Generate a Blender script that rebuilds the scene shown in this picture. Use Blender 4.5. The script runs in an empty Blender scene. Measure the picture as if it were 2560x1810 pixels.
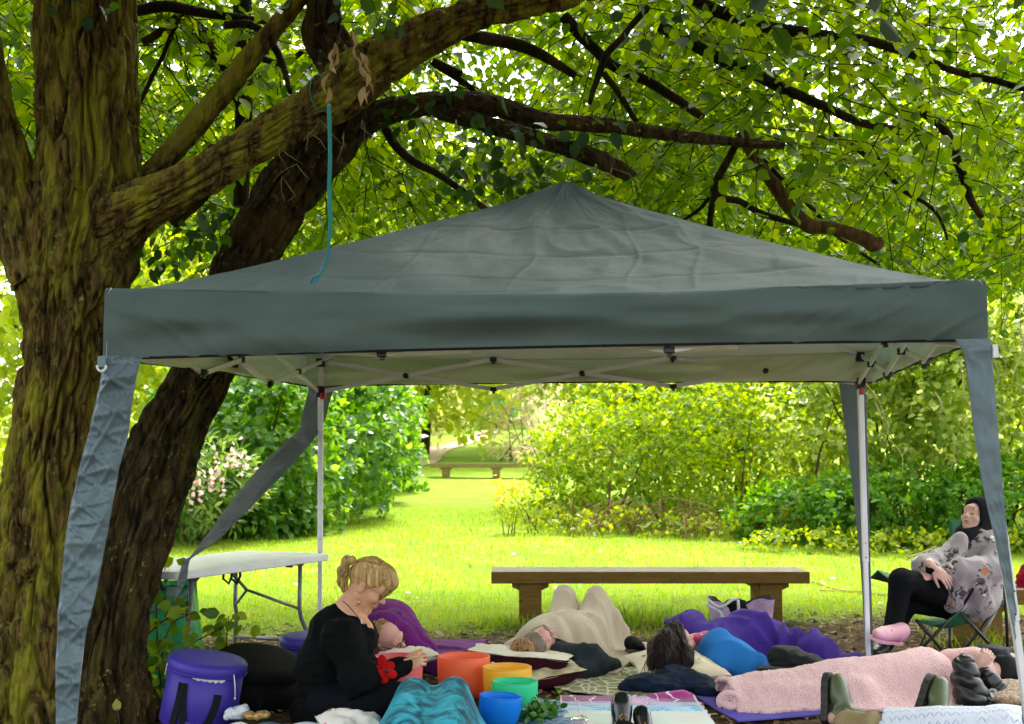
import bpy, math, random
import numpy as np
from mathutils import Vector, Matrix, Euler
random.seed(7)
RNG = np.random.default_rng(11)
SC = bpy.context.scene
COL = SC.collection
# ------------------------------------------------------------------ camera
F, CX, CY, EYE = 3000.0, 1280.0, 905.0, 1.31      # focal length in photo pixels, image centre, eye height (m)
PITCH = math.atan(260.0 / F)
cam_d = bpy.data.cameras.new('camera'); cam = bpy.data.objects.new('camera', cam_d); COL.objects.link(cam)
cam.location = (0, 0, EYE); cam.rotation_euler = (math.pi / 2 + PITCH, 0, 0)
cam_d.sensor_width = 36; cam_d.lens = 36 * F / 2560; cam_d.clip_start = .1; cam_d.clip_end = 400
cam_d.dof.use_dof = True; cam_d.dof.focus_distance = 6.6; cam_d.dof.aperture_fstop = 4.0
SC.camera = cam
# ------------------------------------------------------------------ sky, sun, exposure
SUN_EL, SUN_AZ = math.radians(58), math.radians(20)      # azimuth measured from +Y towards +X
w = bpy.data.worlds.new('World'); SC.world = w; w.use_nodes = True
nt = w.node_tree; nt.nodes.clear()
sky = nt.nodes.new('ShaderNodeTexSky'); sky.sky_type = 'NISHITA'; sky.sun_disc = False
sky.sun_elevation = SUN_EL; sky.sun_rotation = SUN_AZ; sky.dust_density = 4; sky.air_density = 1.0
hs = nt.nodes.new('ShaderNodeHueSaturation'); hs.inputs['Saturation'].default_value = .22
bgn = nt.nodes.new('ShaderNodeBackground'); bgn.inputs['Strength'].default_value = .15
outw = nt.nodes.new('ShaderNodeOutputWorld')
nt.links.new(sky.outputs[0], hs.inputs['Color']); nt.links.new(hs.outputs[0], bgn.inputs['Color']); nt.links.new(bgn.outputs[0], outw.inputs[0])
sd = bpy.data.lights.new('sun', 'SUN'); sd.energy = 1.5; sd.angle = math.radians(14); sd.color = (1, .96, .88)
so = bpy.data.objects.new('sun', sd); COL.objects.link(so)
so.rotation_euler = Vector((-math.sin(SUN_AZ) * math.cos(SUN_EL), -math.cos(SUN_AZ) * math.cos(SUN_EL), -math.sin(SUN_EL))).to_track_quat('-Z', 'Y').to_euler()
so.location = (0, 0, 30)
vs = SC.view_settings; vs.view_transform = 'Standard'; vs.look = 'None'; vs.gamma = 1; vs.use_curve_mapping = False
vs.exposure = 2.5
SC.cycles.max_bounces = 8; SC.cycles.diffuse_bounces = 4; SC.cycles.transmission_bounces = 6; SC.cycles.transparent_max_bounces = 4
SC.cycles.use_denoising = True
# ------------------------------------------------------------------ pixel -> world
CT, ST = math.cos(PITCH), math.sin(PITCH)
def ray(u, v):
    a, b = (u - CX) / F, (CY - v) / F
    return Vector((a, CT - b * ST, ST + b * CT))
def P(u, v, d):                      # the point at distance d (world y) seen at photo pixel u, v
    r = ray(u, v); return Vector((0, 0, EYE)) + r * (d / r.y)
def G(u, v, z=0.0):                  # the point at height z seen at photo pixel u, v
    r = ray(u, v); return Vector((0, 0, EYE)) + r * ((z - EYE) / r.z)
K = 2560 / 2296                      # reading scale of the photo
def PD(u, v, d): return P(u * K, v * K, d)
# ------------------------------------------------------------------ noise
def _hash(ix, iy, iz, s):
    n = (ix.astype(np.int64) * 374761393 + iy.astype(np.int64) * 668265263 + iz.astype(np.int64) * 1274126177 + s * 974634217) & 0xFFFFFFFF
    n = ((n ^ (n >> 13)) * 1274126177) & 0xFFFFFFFF
    n = (n ^ (n >> 16)) & 0xFFFF
    return n / 32767.5 - 1.0
def noise(p, s=0):
    p = np.asarray(p, float); i = np.floor(p); f = p - i; f = f * f * (3 - 2 * f)
    x, y, z = i[..., 0], i[..., 1], i[..., 2]; fx, fy, fz = f[..., 0], f[..., 1], f[..., 2]
    def c(a, b, d): return _hash(x + a, y + b, z + d, s)
    x00 = c(0, 0, 0) * (1 - fx) + c(1, 0, 0) * fx; x10 = c(0, 1, 0) * (1 - fx) + c(1, 1, 0) * fx
    x01 = c(0, 0, 1) * (1 - fx) + c(1, 0, 1) * fx; x11 = c(0, 1, 1) * (1 - fx) + c(1, 1, 1) * fx
    return (x00 * (1 - fy) + x10 * fy) * (1 - fz) + (x01 * (1 - fy) + x11 * fy) * fz
def fbm(p, o=3, s=0):
    p = np.asarray(p, float); r = 0; a = 1
    for k in range(o): r = r + a * noise(p * 2 ** k, s + k); a *= .5
    return r
def ridge(p, s=0): return 1 - np.abs(noise(p, s))
# ------------------------------------------------------------------ objects
def tag(o, label=None, cat=None, group=None, kind=None):
    if label: o['label'] = label
    if cat: o['category'] = cat
    if group: o['group'] = group
    if kind: o['kind'] = kind
    return o
def origin(o):
    v = Vector((0, 0, 0))
    while o: v += o.location; o = o.parent
    return v
def thing(name, label, cat, loc=(0, 0, 0), group=None):
    o = bpy.data.objects.new(name, None); o.empty_display_size = .1; COL.objects.link(o); o.location = loc
    return tag(o, label, cat, group)
def link(name, me, mats, parent=None, smooth=True):
    for m in (mats if isinstance(mats, (list, tuple)) else [mats]): me.materials.append(m)
    if smooth: me.polygons.foreach_set('use_smooth', [True] * len(me.polygons))
    o = bpy.data.objects.new(name, me); COL.objects.link(o)
    if parent: o.parent = parent
    return o
def mesh(name, V, Fc, mats, parent=None, smooth=True, mi=None):
    """V in world coordinates; Fc a list of tuples or an (n, k) array."""
    V = np.asarray(V, float).reshape(-1, 3)
    if parent: V = V - np.array(origin(parent))
    me = bpy.data.meshes.new(name)
    if isinstance(Fc, np.ndarray):
        n, k = Fc.shape
        me.vertices.add(len(V)); me.vertices.foreach_set('co', V.astype(np.float32).ravel())
        me.loops.add(n * k); me.loops.foreach_set('vertex_index', Fc.astype(np.int32).ravel())
        me.polygons.add(n); me.polygons.foreach_set('loop_start', np.arange(0, n * k, k, dtype=np.int32))
        me.update(calc_edges=True)
    else:
        me.from_pydata(V.tolist(), [], Fc); me.update()
    o = link(name, me, mats, parent, smooth)
    if mi is not None: me.polygons.foreach_set('material_index', mi)
    return o
def copy_tree(o, parent=None):
    c = o.copy(); COL.objects.link(c)
    if parent is not None: c.parent = parent
    for ch in [x for x in bpy.data.objects if x.parent == o]: copy_tree(ch, c)
    return c
def mod(o, typ, **k):
    m = o.modifiers.new(typ.lower(), typ)
    for a, b in k.items(): setattr(m, a, b)
    return m
def solid(o, t, off=-1): return mod(o, 'SOLIDIFY', thickness=t, offset=off)
def bevel(o, wd, seg=2): return mod(o, 'BEVEL', width=wd, segments=seg, limit_method='ANGLE')

def rot_to(d, up=(0, 0, 1)):
    """3x3 with columns x, y, z: y along d, z towards up."""
    y = Vector(d).normalized(); z = Vector(up); z = z - y * z.dot(y)
    if z.length < 1e-4: z = Vector((1, 0, 0)) - y * y.x
    z.normalize(); x = y.cross(z); return Matrix((x, y, z)).transposed()

class MB:
    def __init__(s): s.v = []; s.f = []; s.m = []
    def add(s, V, Fc, mi=0):
        b = len(s.v); s.v += [tuple(p) for p in V]; s.f += [tuple(i + b for i in q) for q in Fc]; s.m += [mi] * len(Fc); return s
    def box(s, c, size, R=None, mi=0, taper=1.0):
        hx, hy, hz = size[0] / 2, size[1] / 2, size[2] / 2; V = []
        for z in (-hz, hz):
            t = taper if z > 0 else 1
            for x, y in ((-hx, -hy), (hx, -hy), (hx, hy), (-hx, hy)): V.append(Vector((x * t, y * t, z)))
        if R is not None: V = [R @ p for p in V]
        c = Vector(c); V = [p + c for p in V]
        return s.add(V, [(3, 2, 1, 0), (4, 5, 6, 7), (0, 1, 5, 4), (1, 2, 6, 5), (2, 3, 7, 6), (3, 0, 4, 7)], mi)
    def bar(s, a, b, wx, wz, up=(0, 0, 1), mi=0):
        a, b = Vector(a), Vector(b); R = rot_to(b - a, up); return s.box((a + b) / 2, (wx, (b - a).length, wz), R, mi)
    def tube(s, pts, rad, n=8, mi=0, caps=True):
        pts = [Vector(p) for p in pts]; N = len(pts)
        if not isinstance(rad, (list, tuple, np.ndarray)): rad = [rad] * N
        t0 = (pts[1] - pts[0]).normalized(); x = t0.orthogonal().normalized(); V = []
        for i in range(N):
            t = (pts[min(i + 1, N - 1)] - pts[max(i - 1, 0)]).normalized()
            x = (x - t * x.dot(t)); x = x.normalized() if x.length > 1e-5 else t.orthogonal().normalized(); y = t.cross(x)
            for k in range(n):
                a = 2 * math.pi * k / n; V.append(pts[i] + (x * math.cos(a) + y * math.sin(a)) * rad[i])
        Fc = [(i * n + k, i * n + (k + 1) % n, (i + 1) * n + (k + 1) % n, (i + 1) * n + k) for i in range(N - 1) for k in range(n)]
        if caps: Fc += [tuple(reversed(range(n))), tuple(range((N - 1) * n, N * n))]
        return s.add(V, Fc, mi)
    def ball(s, c, r, n=10, m=7, R=None, mi=0):
        rr = r if isinstance(r, (tuple, list)) else (r, r, r); V = []; Fc = []
        for i in range(m + 1):
            ph = math.pi * i / m
            for k in range(n):
                a = 2 * math.pi * k / n; p = Vector((rr[0] * math.sin(ph) * math.cos(a), rr[1] * math.sin(ph) * math.sin(a), rr[2] * math.cos(ph)))
                V.append((R @ p if R is not None else p) + Vector(c))
        Fc = [(i * n + k, (i + 1) * n + k, (i + 1) * n + (k + 1) % n, i * n + (k + 1) % n) for i in range(m) for k in range(n)]
        return s.add(V, Fc, mi)
    def lathe(s, c, prof, n=40, R=None, mi=0):
        V = []
        for r, z in prof:
            for k in range(n):
                a = 2 * math.pi * k / n; p = Vector((r * math.cos(a), r * math.sin(a), z)); V.append((R @ p if R is not None else p) + Vector(c))
        Fc = [(i * n + k, i * n + (k + 1) % n, (i + 1) * n + (k + 1) % n, (i + 1) * n + k) for i in range(len(prof) - 1) for k in range(n)]
        return s.add(V, Fc, mi)
    def prism(s, poly, z0, z1, R=None, c=(0, 0, 0), mi=0):
        n = len(poly); V = [Vector((x, y, z0)) for x, y in poly] + [Vector((x, y, z1)) for x, y in poly]
        if R is not None: V = [R @ p for p in V]
        V = [p + Vector(c) for p in V]
        return s.add(V, [tuple(reversed(range(n))), tuple(range(n, 2 * n))] + [(i, (i + 1) % n, n + (i + 1) % n, n + i) for i in range(n)], mi)
    def build(s, name, mats, parent=None, smooth=True):
        return mesh(name, s.v, s.f, mats, parent, smooth, s.m if isinstance(mats, (list, tuple)) else None)

def spline(pts, n):
    """Catmull-Rom through rows of pts (any number of columns), n samples per span."""
    p = np.asarray(pts, float); p = np.vstack([2 * p[0] - p[1], p, 2 * p[-1] - p[-2]]); out = []
    for i in range(1, len(p) - 2):
        for k in range(n):
            t = k / n; a, b, c, d = p[i - 1], p[i], p[i + 1], p[i + 2]
            out.append(.5 * (2 * b + (c - a) * t + (2 * a - 5 * b + 4 * c - d) * t * t + (3 * b - a - 3 * c + d) * t ** 3))
    out.append(p[-2]); return np.array(out)
# ------------------------------------------------------------------ signed-distance modelling (bodies, clothes, cushions)
def cap(a, b, ra, rb, k=.02): return ('cap', np.array(a, float), np.array(b, float), ra, rb, k)
def ell(c, r, R=None, k=.02, sub=False): return ('ell', np.array(c, float), np.array(r, float), None if R is None else np.array(R, float), k, sub)
def sdf_mesh(name, prims, vox, mats, parent=None, fold=None, grow=0.0):
    lo = np.full(3, 1e9); hi = -lo
    for q in prims:
        if q[0] == 'cap':
            m = max(q[3], q[4]); lo = np.minimum(lo, np.minimum(q[1], q[2]) - m); hi = np.maximum(hi, np.maximum(q[1], q[2]) + m)
        elif not q[5]:
            m = q[2].max() if q[3] is not None else q[2]; lo = np.minimum(lo, q[1] - m); hi = np.maximum(hi, q[1] + m)
    lo -= vox * 3 + grow; hi += vox * 3 + grow
    ax = [np.arange(lo[i], hi[i] + vox, vox) for i in range(3)]; sh = tuple(len(a) for a in ax)
    D = np.full(sh, 1.0, np.float32)
    for q in prims:
        k = q[4] if q[0] == 'ell' else q[5]
        if q[0] == 'cap': m = max(q[3], q[4]) + k + grow + .03; l, h = np.minimum(q[1], q[2]) - m, np.maximum(q[1], q[2]) + m
        else: m = (q[2].max() if q[3] is not None else q[2]) + k + grow + .03; l, h = q[1] - m, q[1] + m
        i0 = [max(0, int((l[i] - lo[i]) / vox)) for i in range(3)]; i1 = [min(sh[i], int((h[i] - lo[i]) / vox) + 2) for i in range(3)]
        if any(i1[i] <= i0[i] for i in range(3)): continue
        X = np.stack(np.meshgrid(*[ax[i][i0[i]:i1[i]] for i in range(3)], indexing='ij'), -1).astype(np.float32)
        if q[0] == 'cap':
            ab = q[2] - q[1]; t = np.clip(((X - q[1]) @ ab) / max(ab @ ab, 1e-9), 0, 1)
            d = np.linalg.norm(X - q[1] - t[..., None] * ab, axis=-1) - (q[3] + (q[4] - q[3]) * t)
        else:
            Y = X - q[1]
            if q[3] is not None: Y = Y @ q[3]
            k0 = np.linalg.norm(Y / q[2], axis=-1); k1 = np.linalg.norm(Y / q[2] ** 2, axis=-1); d = k0 * (k0 - 1) / np.maximum(k1, 1e-6)
        s = D[i0[0]:i1[0], i0[1]:i1[1], i0[2]:i1[2]]
        if q[0] == 'ell' and q[5]:
            hh = np.clip(.5 - .5 * (s + d) / k, 0, 1); s[...] = s * (1 - hh) - d * hh + k * hh * (1 - hh)
        else:
            hh = np.clip(.5 + .5 * (s - d) / k, 0, 1); s[...] = s * (1 - hh) + d * hh - k * hh * (1 - hh)
    if grow: D -= grow
    V, Q = surface_nets(D); V = V * vox + lo
    if fold:
        n = vnormals(V, Q); V = V + n * fold(V)[:, None]
    return mesh(name, V, Q, mats, parent)
def surface_nets(D):
    S = D < 0; c = np.zeros(tuple(n - 1 for n in D.shape), np.int8)
    for a in (0, 1):
        for b in (0, 1):
            for e in (0, 1): c += S[a:D.shape[0] - 1 + a, b:D.shape[1] - 1 + b, e:D.shape[2] - 1 + e]
    mix = (c > 0) & (c < 8); idx = np.full(c.shape, -1, np.int64); cells = np.argwhere(mix); idx[mix] = np.arange(len(cells))
    acc = np.zeros((len(cells), 3)); cnt = np.zeros(len(cells)); i, j, k = cells.T
    cor = [(a, b, e) for a in (0, 1) for b in (0, 1) for e in (0, 1)]
    for p in cor:
        for ax in range(3):
            if p[ax]: continue
            q = list(p); q[ax] = 1
            d0 = D[i + p[0], j + p[1], k + p[2]]; d1 = D[i + q[0], j + q[1], k + q[2]]; m = (d0 < 0) != (d1 < 0)
            t = np.where(m, d0 / np.where(m, d0 - d1, 1), 0); pt = np.tile(np.array(p, float), (len(cells), 1)); pt[:, ax] += t
            acc += pt * m[:, None]; cnt += m
    V = cells + acc / cnt[:, None]; quads = []
    for ax in range(3):
        sl0 = [slice(1, -1)] * 3; sl1 = [slice(1, -1)] * 3; sl0[ax] = slice(0, -1); sl1[ax] = slice(1, None)
        a, b = S[tuple(sl0)], S[tuple(sl1)]; e = np.argwhere(a != b); fl = a[a != b]
        if not len(e): continue
        e = e + 1; e[:, ax] -= 1; u, v = (ax + 1) % 3, (ax + 2) % 3; q = []
        for du, dv in ((-1, -1), (0, -1), (0, 0), (-1, 0)):
            g = e.copy(); g[:, u] += du; g[:, v] += dv; q.append(idx[g[:, 0], g[:, 1], g[:, 2]])
        q = np.stack(q, 1); q[~fl] = q[~fl][:, ::-1]; quads.append(q)
    return V, np.vstack(quads)
def vnormals(V, Q):
    n = np.zeros_like(V); a = np.cross(V[Q[:, 2]] - V[Q[:, 0]], V[Q[:, 3]] - V[Q[:, 1]])
    for c in range(4): np.add.at(n, Q[:, c], a)
    return n / np.maximum(np.linalg.norm(n, axis=1, keepdims=True), 1e-9)
# ------------------------------------------------------------------ draped cloth: a membrane relaxed over what lies under it
def drape(name, c, ang, size, step, obst, mats, parent=None, sag=.0006, iters=220, fold=(.012, 5, 1.4, 0), edge=.04, base=.022, poly=None, thick=.008, seed=0, ground=None, shape=None, finefold=0):
    nx, ny = int(size[0] / step) + 1, int(size[1] / step) + 1
    A, B = np.meshgrid(np.linspace(-size[0] / 2, size[0] / 2, nx), np.linspace(-size[1] / 2, size[1] / 2, ny), indexing='ij')
    ca, sa = math.cos(ang), math.sin(ang); X = c[0] + A * ca - B * sa; Y = c[1] + A * sa + B * ca
    H0 = np.full(X.shape, base) + (c[2] if len(c) > 2 else 0)
    if ground is not None: H0 = np.maximum(H0, ground(X, Y) + base)
    for q in obst:
        if q[0] == 'cap':
            for t in np.linspace(0, 1, max(2, int(np.linalg.norm(q[2] - q[1]) / (step * 1.5)) + 2)):
                p = q[1] + (q[2] - q[1]) * t; r = q[3] + (q[4] - q[3]) * t; d2 = (X - p[0]) ** 2 + (Y - p[1]) ** 2
                H0 = np.maximum(H0, np.where(d2 < r * r, p[2] + np.sqrt(np.maximum(r * r - d2, 0)), -9))
        else:
            R = q[3] if q[3] is not None else np.eye(3); M = R @ np.diag(1 / q[2] ** 2) @ R.T      # upper surface of a turned ellipsoid
            dx, dy = X - q[1][0], Y - q[1][1]; a = M[2, 2]; b = 2 * (M[0, 2] * dx + M[1, 2] * dy); e = M[0, 0] * dx ** 2 + M[1, 1] * dy ** 2 + 2 * M[0, 1] * dx * dy - 1
            di = b * b - 4 * a * e; H0 = np.maximum(H0, np.where(di > 0, q[1][2] + (-b + np.sqrt(np.maximum(di, 0))) / (2 * a), -9))
    H = H0.copy()
    for it in range(iters):
        Pd = np.pad(H, 1, mode='edge'); H = np.maximum(H0, (Pd[:-2, 1:-1] + Pd[2:, 1:-1] + Pd[1:-1, :-2] + Pd[1:-1, 2:]) / 4 - sag)
    for it in range(3):
        Pd = np.pad(H, 1, mode='edge'); H = .5 * H + .125 * (Pd[:-2, 1:-1] + Pd[2:, 1:-1] + Pd[1:-1, :-2] + Pd[1:-1, 2:])
    amp, fa, fb, fr = fold; cf, sf = math.cos(fr), math.sin(fr); a2, b2 = A * cf + B * sf, -A * sf + B * cf
    wob = noise(np.stack([A * 3, B * 3, A * 0 + seed], -1), seed + 3) * .6
    rr = ridge(np.stack([a2 * fb + wob, b2 * fa + wob, A * 0 + 3.3 + seed], -1), seed) ** 2 - .35
    r2 = ridge(np.stack([a2 * fb * 2.3 + wob * 2, b2 * fa * 2.1, A * 0 + 7.7 + seed], -1), seed + 5) ** 3 - .25
    gx, gy = np.gradient(H, step); up = np.clip((H - H0.min()) / .12, .25, 1); nrm = np.stack([-(gx * ca - gy * sa), -(gx * sa + gy * ca), np.ones_like(H)], -1); nrm /= np.linalg.norm(nrm, axis=-1, keepdims=True)
    dsp = (rr * amp + r2 * amp * .45) * up + amp * .3
    if finefold: dsp += finefold * fbm(np.stack([A * 40, B * 40, A * 0], -1), 2, 9)
    V = np.stack([X, Y, H], -1) + nrm * dsp[..., None]; V[..., 2] = np.maximum(V[..., 2], base * .6 + (ground(X, Y) if ground is not None else 0) + (c[2] if len(c) > 2 else 0))
    idx = np.arange(nx * ny).reshape(nx, ny); Q = np.stack([idx[:-1, :-1], idx[1:, :-1], idx[1:, 1:], idx[:-1, 1:]], -1).reshape(-1, 4)
    en = edge * noise(np.stack([A * 6, B * 6, A * 0 + 1.5], -1), seed + 8) + edge * .3 * noise(np.stack([A * 19, B * 19, A * 0], -1), seed + 9)
    dist = np.minimum(size[0] / 2 - np.abs(A), size[1] / 2 - np.abs(B)) - edge + en
    if shape is not None: dist = shape(A, B) + en
    keep = (dist > 0).ravel()[Q].all(1); Q = Q[keep]; used = np.unique(Q); mp = np.full(nx * ny, -1); mp[used] = np.arange(len(used))
    o = mesh(name, V.reshape(-1, 3)[used], mp[Q], mats, parent)
    uv = o.data.uv_layers.new(name='map'); W = np.stack([A, B], -1).reshape(-1, 2)[used]; uv.data.foreach_set('uv', W[mp[Q].ravel()].astype(np.float32).ravel())
    if thick: solid(o, thick)
    return o
# ------------------------------------------------------------------ materials
class NT:
    """short-hand for building node trees"""
    def __init__(s, name):
        s.m = bpy.data.materials.new(name); s.m.use_nodes = True; s.t = s.m.node_tree; s.t.nodes.clear(); s.o = s.n('ShaderNodeOutputMaterial')
        s.tc = s.n('ShaderNodeTexCoord')
    def n(s, typ, **k):
        q = s.t.nodes.new(typ)
        for a, b in k.items():
            if a.startswith('i_'):
                key = a[2:].replace('_', ' '); q.inputs[key if key in q.inputs.keys() else int(key)].default_value = b
            else: setattr(q, a, b)
        return q
    def l(s, a, b): s.t.links.new(a, b)
    def put(s, sock, val):
        if isinstance(val, bpy.types.NodeSocket): s.l(val, sock)
        elif isinstance(val, (tuple, list)) and len(val) == 3 and sock.type == 'RGBA': sock.default_value = (*val, 1)
        else: sock.default_value = val
    def math(s, op, a, b=0.0, c=0.0, clamp=False):
        q = s.n('ShaderNodeMath', operation=op, use_clamp=clamp)
        for i, x in enumerate((a, b, c)): s.put(q.inputs[i], x)
        return q.outputs[0]
    def mix(s, f, a, b, bt='MIX'):
        q = s.n('ShaderNodeMix', data_type='RGBA', blend_type=bt); s.put(q.inputs[0], f); s.put(q.inputs[6], a); s.put(q.inputs[7], b); return q.outputs[2]
    def vec(s, scale=(1, 1, 1), src=None, loc=(0, 0, 0), rot=(0, 0, 0)):
        q = s.n('ShaderNodeMapping'); q.inputs['Scale'].default_value = scale; q.inputs['Location'].default_value = loc; q.inputs['Rotation'].default_value = rot
        s.l(src or s.tc.outputs['Object'], q.inputs[0]); return q.outputs[0]
    def noise(s, sc, det=4, vec=None, rough=.55, dist=0.0):
        q = s.n('ShaderNodeTexNoise'); q.inputs['Scale'].default_value = sc; q.inputs['Detail'].default_value = det; q.inputs['Roughness'].default_value = rough; q.inputs['Distortion'].default_value = dist
        s.l(vec or s.tc.outputs['Object'], q.inputs['Vector']); return q.outputs[0]
    def voro(s, sc, vec=None, feat='F1', out='Distance', rnd=1.0):
        q = s.n('ShaderNodeTexVoronoi', feature=feat); q.inputs['Scale'].default_value = sc; q.inputs['Randomness'].default_value = rnd
        s.l(vec or s.tc.outputs['Object'], q.inputs['Vector']); return q.outputs[out]
    def ramp(s, f, a=0.0, b=1.0, ca=None, cb=None):
        q = s.n('ShaderNodeMapRange', interpolation_type='SMOOTHSTEP'); s.put(q.inputs[0], f); q.inputs[1].default_value = a; q.inputs[2].default_value = b
        return q.outputs[0] if ca is None else s.mix(q.outputs[0], ca, cb)
    def bump(s, h, strength=.5, dist=.01):
        q = s.n('ShaderNodeBump'); q.inputs['Strength'].default_value = strength; q.inputs['Distance'].default_value = dist; s.l(h, q.inputs['Height']); return q.outputs[0]
    def pbr(s, col, rough=.6, nrm=None, **k):
        q = s.n('ShaderNodeBsdfPrincipled'); s.put(q.inputs['Base Color'], col); s.put(q.inputs['Roughness'], rough)
        if nrm is not None: s.l(nrm, q.inputs['Normal'])
        for a, b in k.items(): s.put(q.inputs[a.replace('_', ' ')], b)
        return q
    def out(s, sh): s.l(sh.outputs[0], s.o.inputs[0]); return s.m
def simple(name, a, b=None, sc=8, rough=.6, bump=.0, bsc=None, bd=.004, det=4, vscale=(1, 1, 1), **k):
    t = NT(name); v = t.vec(vscale); b = b or tuple(x * .75 for x in a)
    col = t.mix(t.ramp(t.noise(sc, det, v), .35, .65), a, b)
    nrm = t.bump(t.noise(bsc or sc * 4, 3, v), bump, bd) if bump else None
    if rough >= .7: k.setdefault('Specular_IOR_Level', .10)
    return t.out(t.pbr(col, rough, nrm, **k))
def leafmat(name, a, b, c, trans=.5, tcol=None, rough=.45, spec=.3):
    """leaf: a / b / c by a value of its own for every leaf; part of the light passes through"""
    t = NT(name); g = t.n('ShaderNodeNewGeometry'); oi = t.n('ShaderNodeObjectInfo')
    r = t.math('FRACT', t.math('ADD', g.outputs['Random Per Island'], oi.outputs['Random']))
    cr = t.n('ShaderNodeValToRGB'); t.l(r, cr.inputs[0]); cr.color_ramp.elements[0].color = (*a, 1); cr.color_ramp.elements[1].color = (*c, 1)
    e = cr.color_ramp.elements.new(.55); e.color = (*b, 1)
    p = t.pbr(cr.outputs[0], rough, None, Specular_IOR_Level=spec); tr = t.n('ShaderNodeBsdfTranslucent')
    hs = t.n('ShaderNodeHueSaturation'); hs.inputs['Saturation'].default_value = 1.15; hs.inputs['Value'].default_value = 2.3; hs.inputs['Hue'].default_value = .478
    t.l(cr.outputs[0], hs.inputs['Color']); t.l(hs.outputs[0], tr.inputs[0])
    mx = t.n('ShaderNodeMixShader'); mx.inputs[0].default_value = trans; t.l(p.outputs[0], mx.inputs[1]); t.l(tr.outputs[0], mx.inputs[2])
    return t.out(mx)
# ------------------------------------------------------------------ leaves
LT = {'oval': np.array([(0, 0, 0), (.30, .22, .06), (.34, .58, .05), (0, 1, -.10), (-.34, .58, .05), (-.30, .22, .06)], float),
      'long': np.array([(0, 0, 0), (.13, .30, .04), (.15, .62, .03), (0, 1, -.12), (-.15, .62, .03), (-.13, .30, .04)], float),
      'blade': np.array([(-.03, 0, 0), (.03, 0, 0), (.025, .5, .04), (0, 1, .2), (0, 1, .2), (-.025, .5, .04)], float)}
LF = np.array([(0, 1, 2, 3), (0, 3, 4, 5)])
def leaf_arrays(pos, direc, up, size, kind='oval'):
    y = direc / np.maximum(np.linalg.norm(direc, axis=1, keepdims=True), 1e-6); z = up - y * (up * y).sum(1, keepdims=True)
    z /= np.maximum(np.linalg.norm(z, axis=1, keepdims=True), 1e-6); x = np.cross(y, z); T = LT[kind]
    V = pos[:, None] + size[:, None, None] * (T[None, :, 0, None] * x[:, None] + T[None, :, 1, None] * y[:, None] + T[None, :, 2, None] * z[:, None])
    n = len(pos); Fc = (np.arange(n)[:, None, None] * 6 + LF[None]).reshape(-1, 4); return V.reshape(-1, 3), Fc
def leaf_parts(parent, V, mat, count, kind='oval', name='leaf'):
    """the nearest `count` leaves of V (six vertices each) become parts sharing one mesh; returns the mask of the others"""
    L = V.reshape(-1, 6, 3); o = np.array(origin(parent)); c = L.mean(1)
    me = bpy.data.meshes.new(name); me.from_pydata(LT[kind].tolist(), [], [tuple(q) for q in LF.tolist()]); me.materials.append(mat); me.polygons.foreach_set('use_smooth', [True] * 2)
    s = np.linalg.norm(L[:, 3] - L[:, 0], axis=1); uu = CX + F * c[:, 0] / c[:, 1]; vv = 1165 - (c[:, 2] - EYE) * F / c[:, 1]
    inview = (uu > 0) & (uu < 2560) & (vv > 0) & (vv < 1810); order = np.argsort(-(s / c[:, 1]) * inview)[:count]
    keep = np.ones(len(L), bool); keep[order] = False; T = LT[kind]
    for i in order:
        y = Vector((L[i, 3] - L[i, 0]) ); x = Vector(L[i, 2] - L[i, 4]); x.normalize(); y.normalize(); z = x.cross(y); z.normalize(); y = z.cross(x)
        ob = bpy.data.objects.new(name, me); COL.objects.link(ob); ob.parent = parent
        ob.matrix_local = Matrix.Translation(Vector(L[i, 0]) - Vector(o)) @ Matrix((x, y, z)).transposed().to_4x4() @ Matrix.Scale(float(s[i]), 4)
    return keep
def unit(n): 
    q = RNG.normal(size=(n, 3)); return q / np.linalg.norm(q, axis=1, keepdims=True)
# ================================================================== ground
def terr(x, y):
    x = np.asarray(x, float); y = np.asarray(y, float); t = np.maximum(y - 11, 0)
    z = .046 * (np.sqrt(t * t + 4) - 2) + .03 * np.maximum(y - 34, 0)
    return z + .05 * noise(np.stack([x * .25, y * .25, x * 0], -1), 3) * np.clip((y - 11) / 8, 0, 1)
def grassy(x, y):                    # > 0 where lawn grows, < 0 on the bark chips
    x = np.asarray(x, float); y = np.asarray(y, float)
    e = 9.55 + 1.0 / (1 + np.exp(-(x - 2.0) * 3)) + .55 * noise(np.stack([x * .9, y * .9, x * 0], -1), 21) + .3 * noise(np.stack([x * 3, y * 3, x * 0], -1), 22)
    return y - e
ys = np.concatenate([np.linspace(-12, 4.5, 12), np.linspace(4.6, 12, 90), np.linspace(12.3, 40, 70), np.linspace(41, 120, 40)])
xs = np.concatenate([np.linspace(-60, -7, 24), np.linspace(-6.8, 6.8, 150), np.linspace(7, 60, 24)])
Xg, Yg = np.meshgrid(xs, ys, indexing='ij'); Zg = terr(Xg, Yg) + .012 * noise(np.stack([Xg * 4, Yg * 4, Xg * 0], -1), 5) * (Yg < 12) - .006
ig = np.arange(Xg.size).reshape(Xg.shape); Qg = np.stack([ig[:-1, :-1], ig[1:, :-1], ig[1:, 1:], ig[:-1, 1:]], -1).reshape(-1, 4)
t = NT('lawn_and_bark_chips')
sx = t.n('ShaderNodeSeparateXYZ'); t.l(t.tc.outputs['Object'], sx.inputs[0])
edge = t.math('ADD', 9.45, t.ramp(sx.outputs[0], 1.0, 3.0))
m_ = t.math('ADD', t.math('SUBTRACT', sx.outputs[1], edge), t.math('MULTIPLY', t.math('SUBTRACT', t.noise(1.6, 4), .5), 2.2))
mask = t.ramp(m_, -.25, .35)
gcol = t.mix(t.ramp(t.noise(.35, 3), .35, .65), (.150, .25, .012), (.205, .27, .022))
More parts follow.
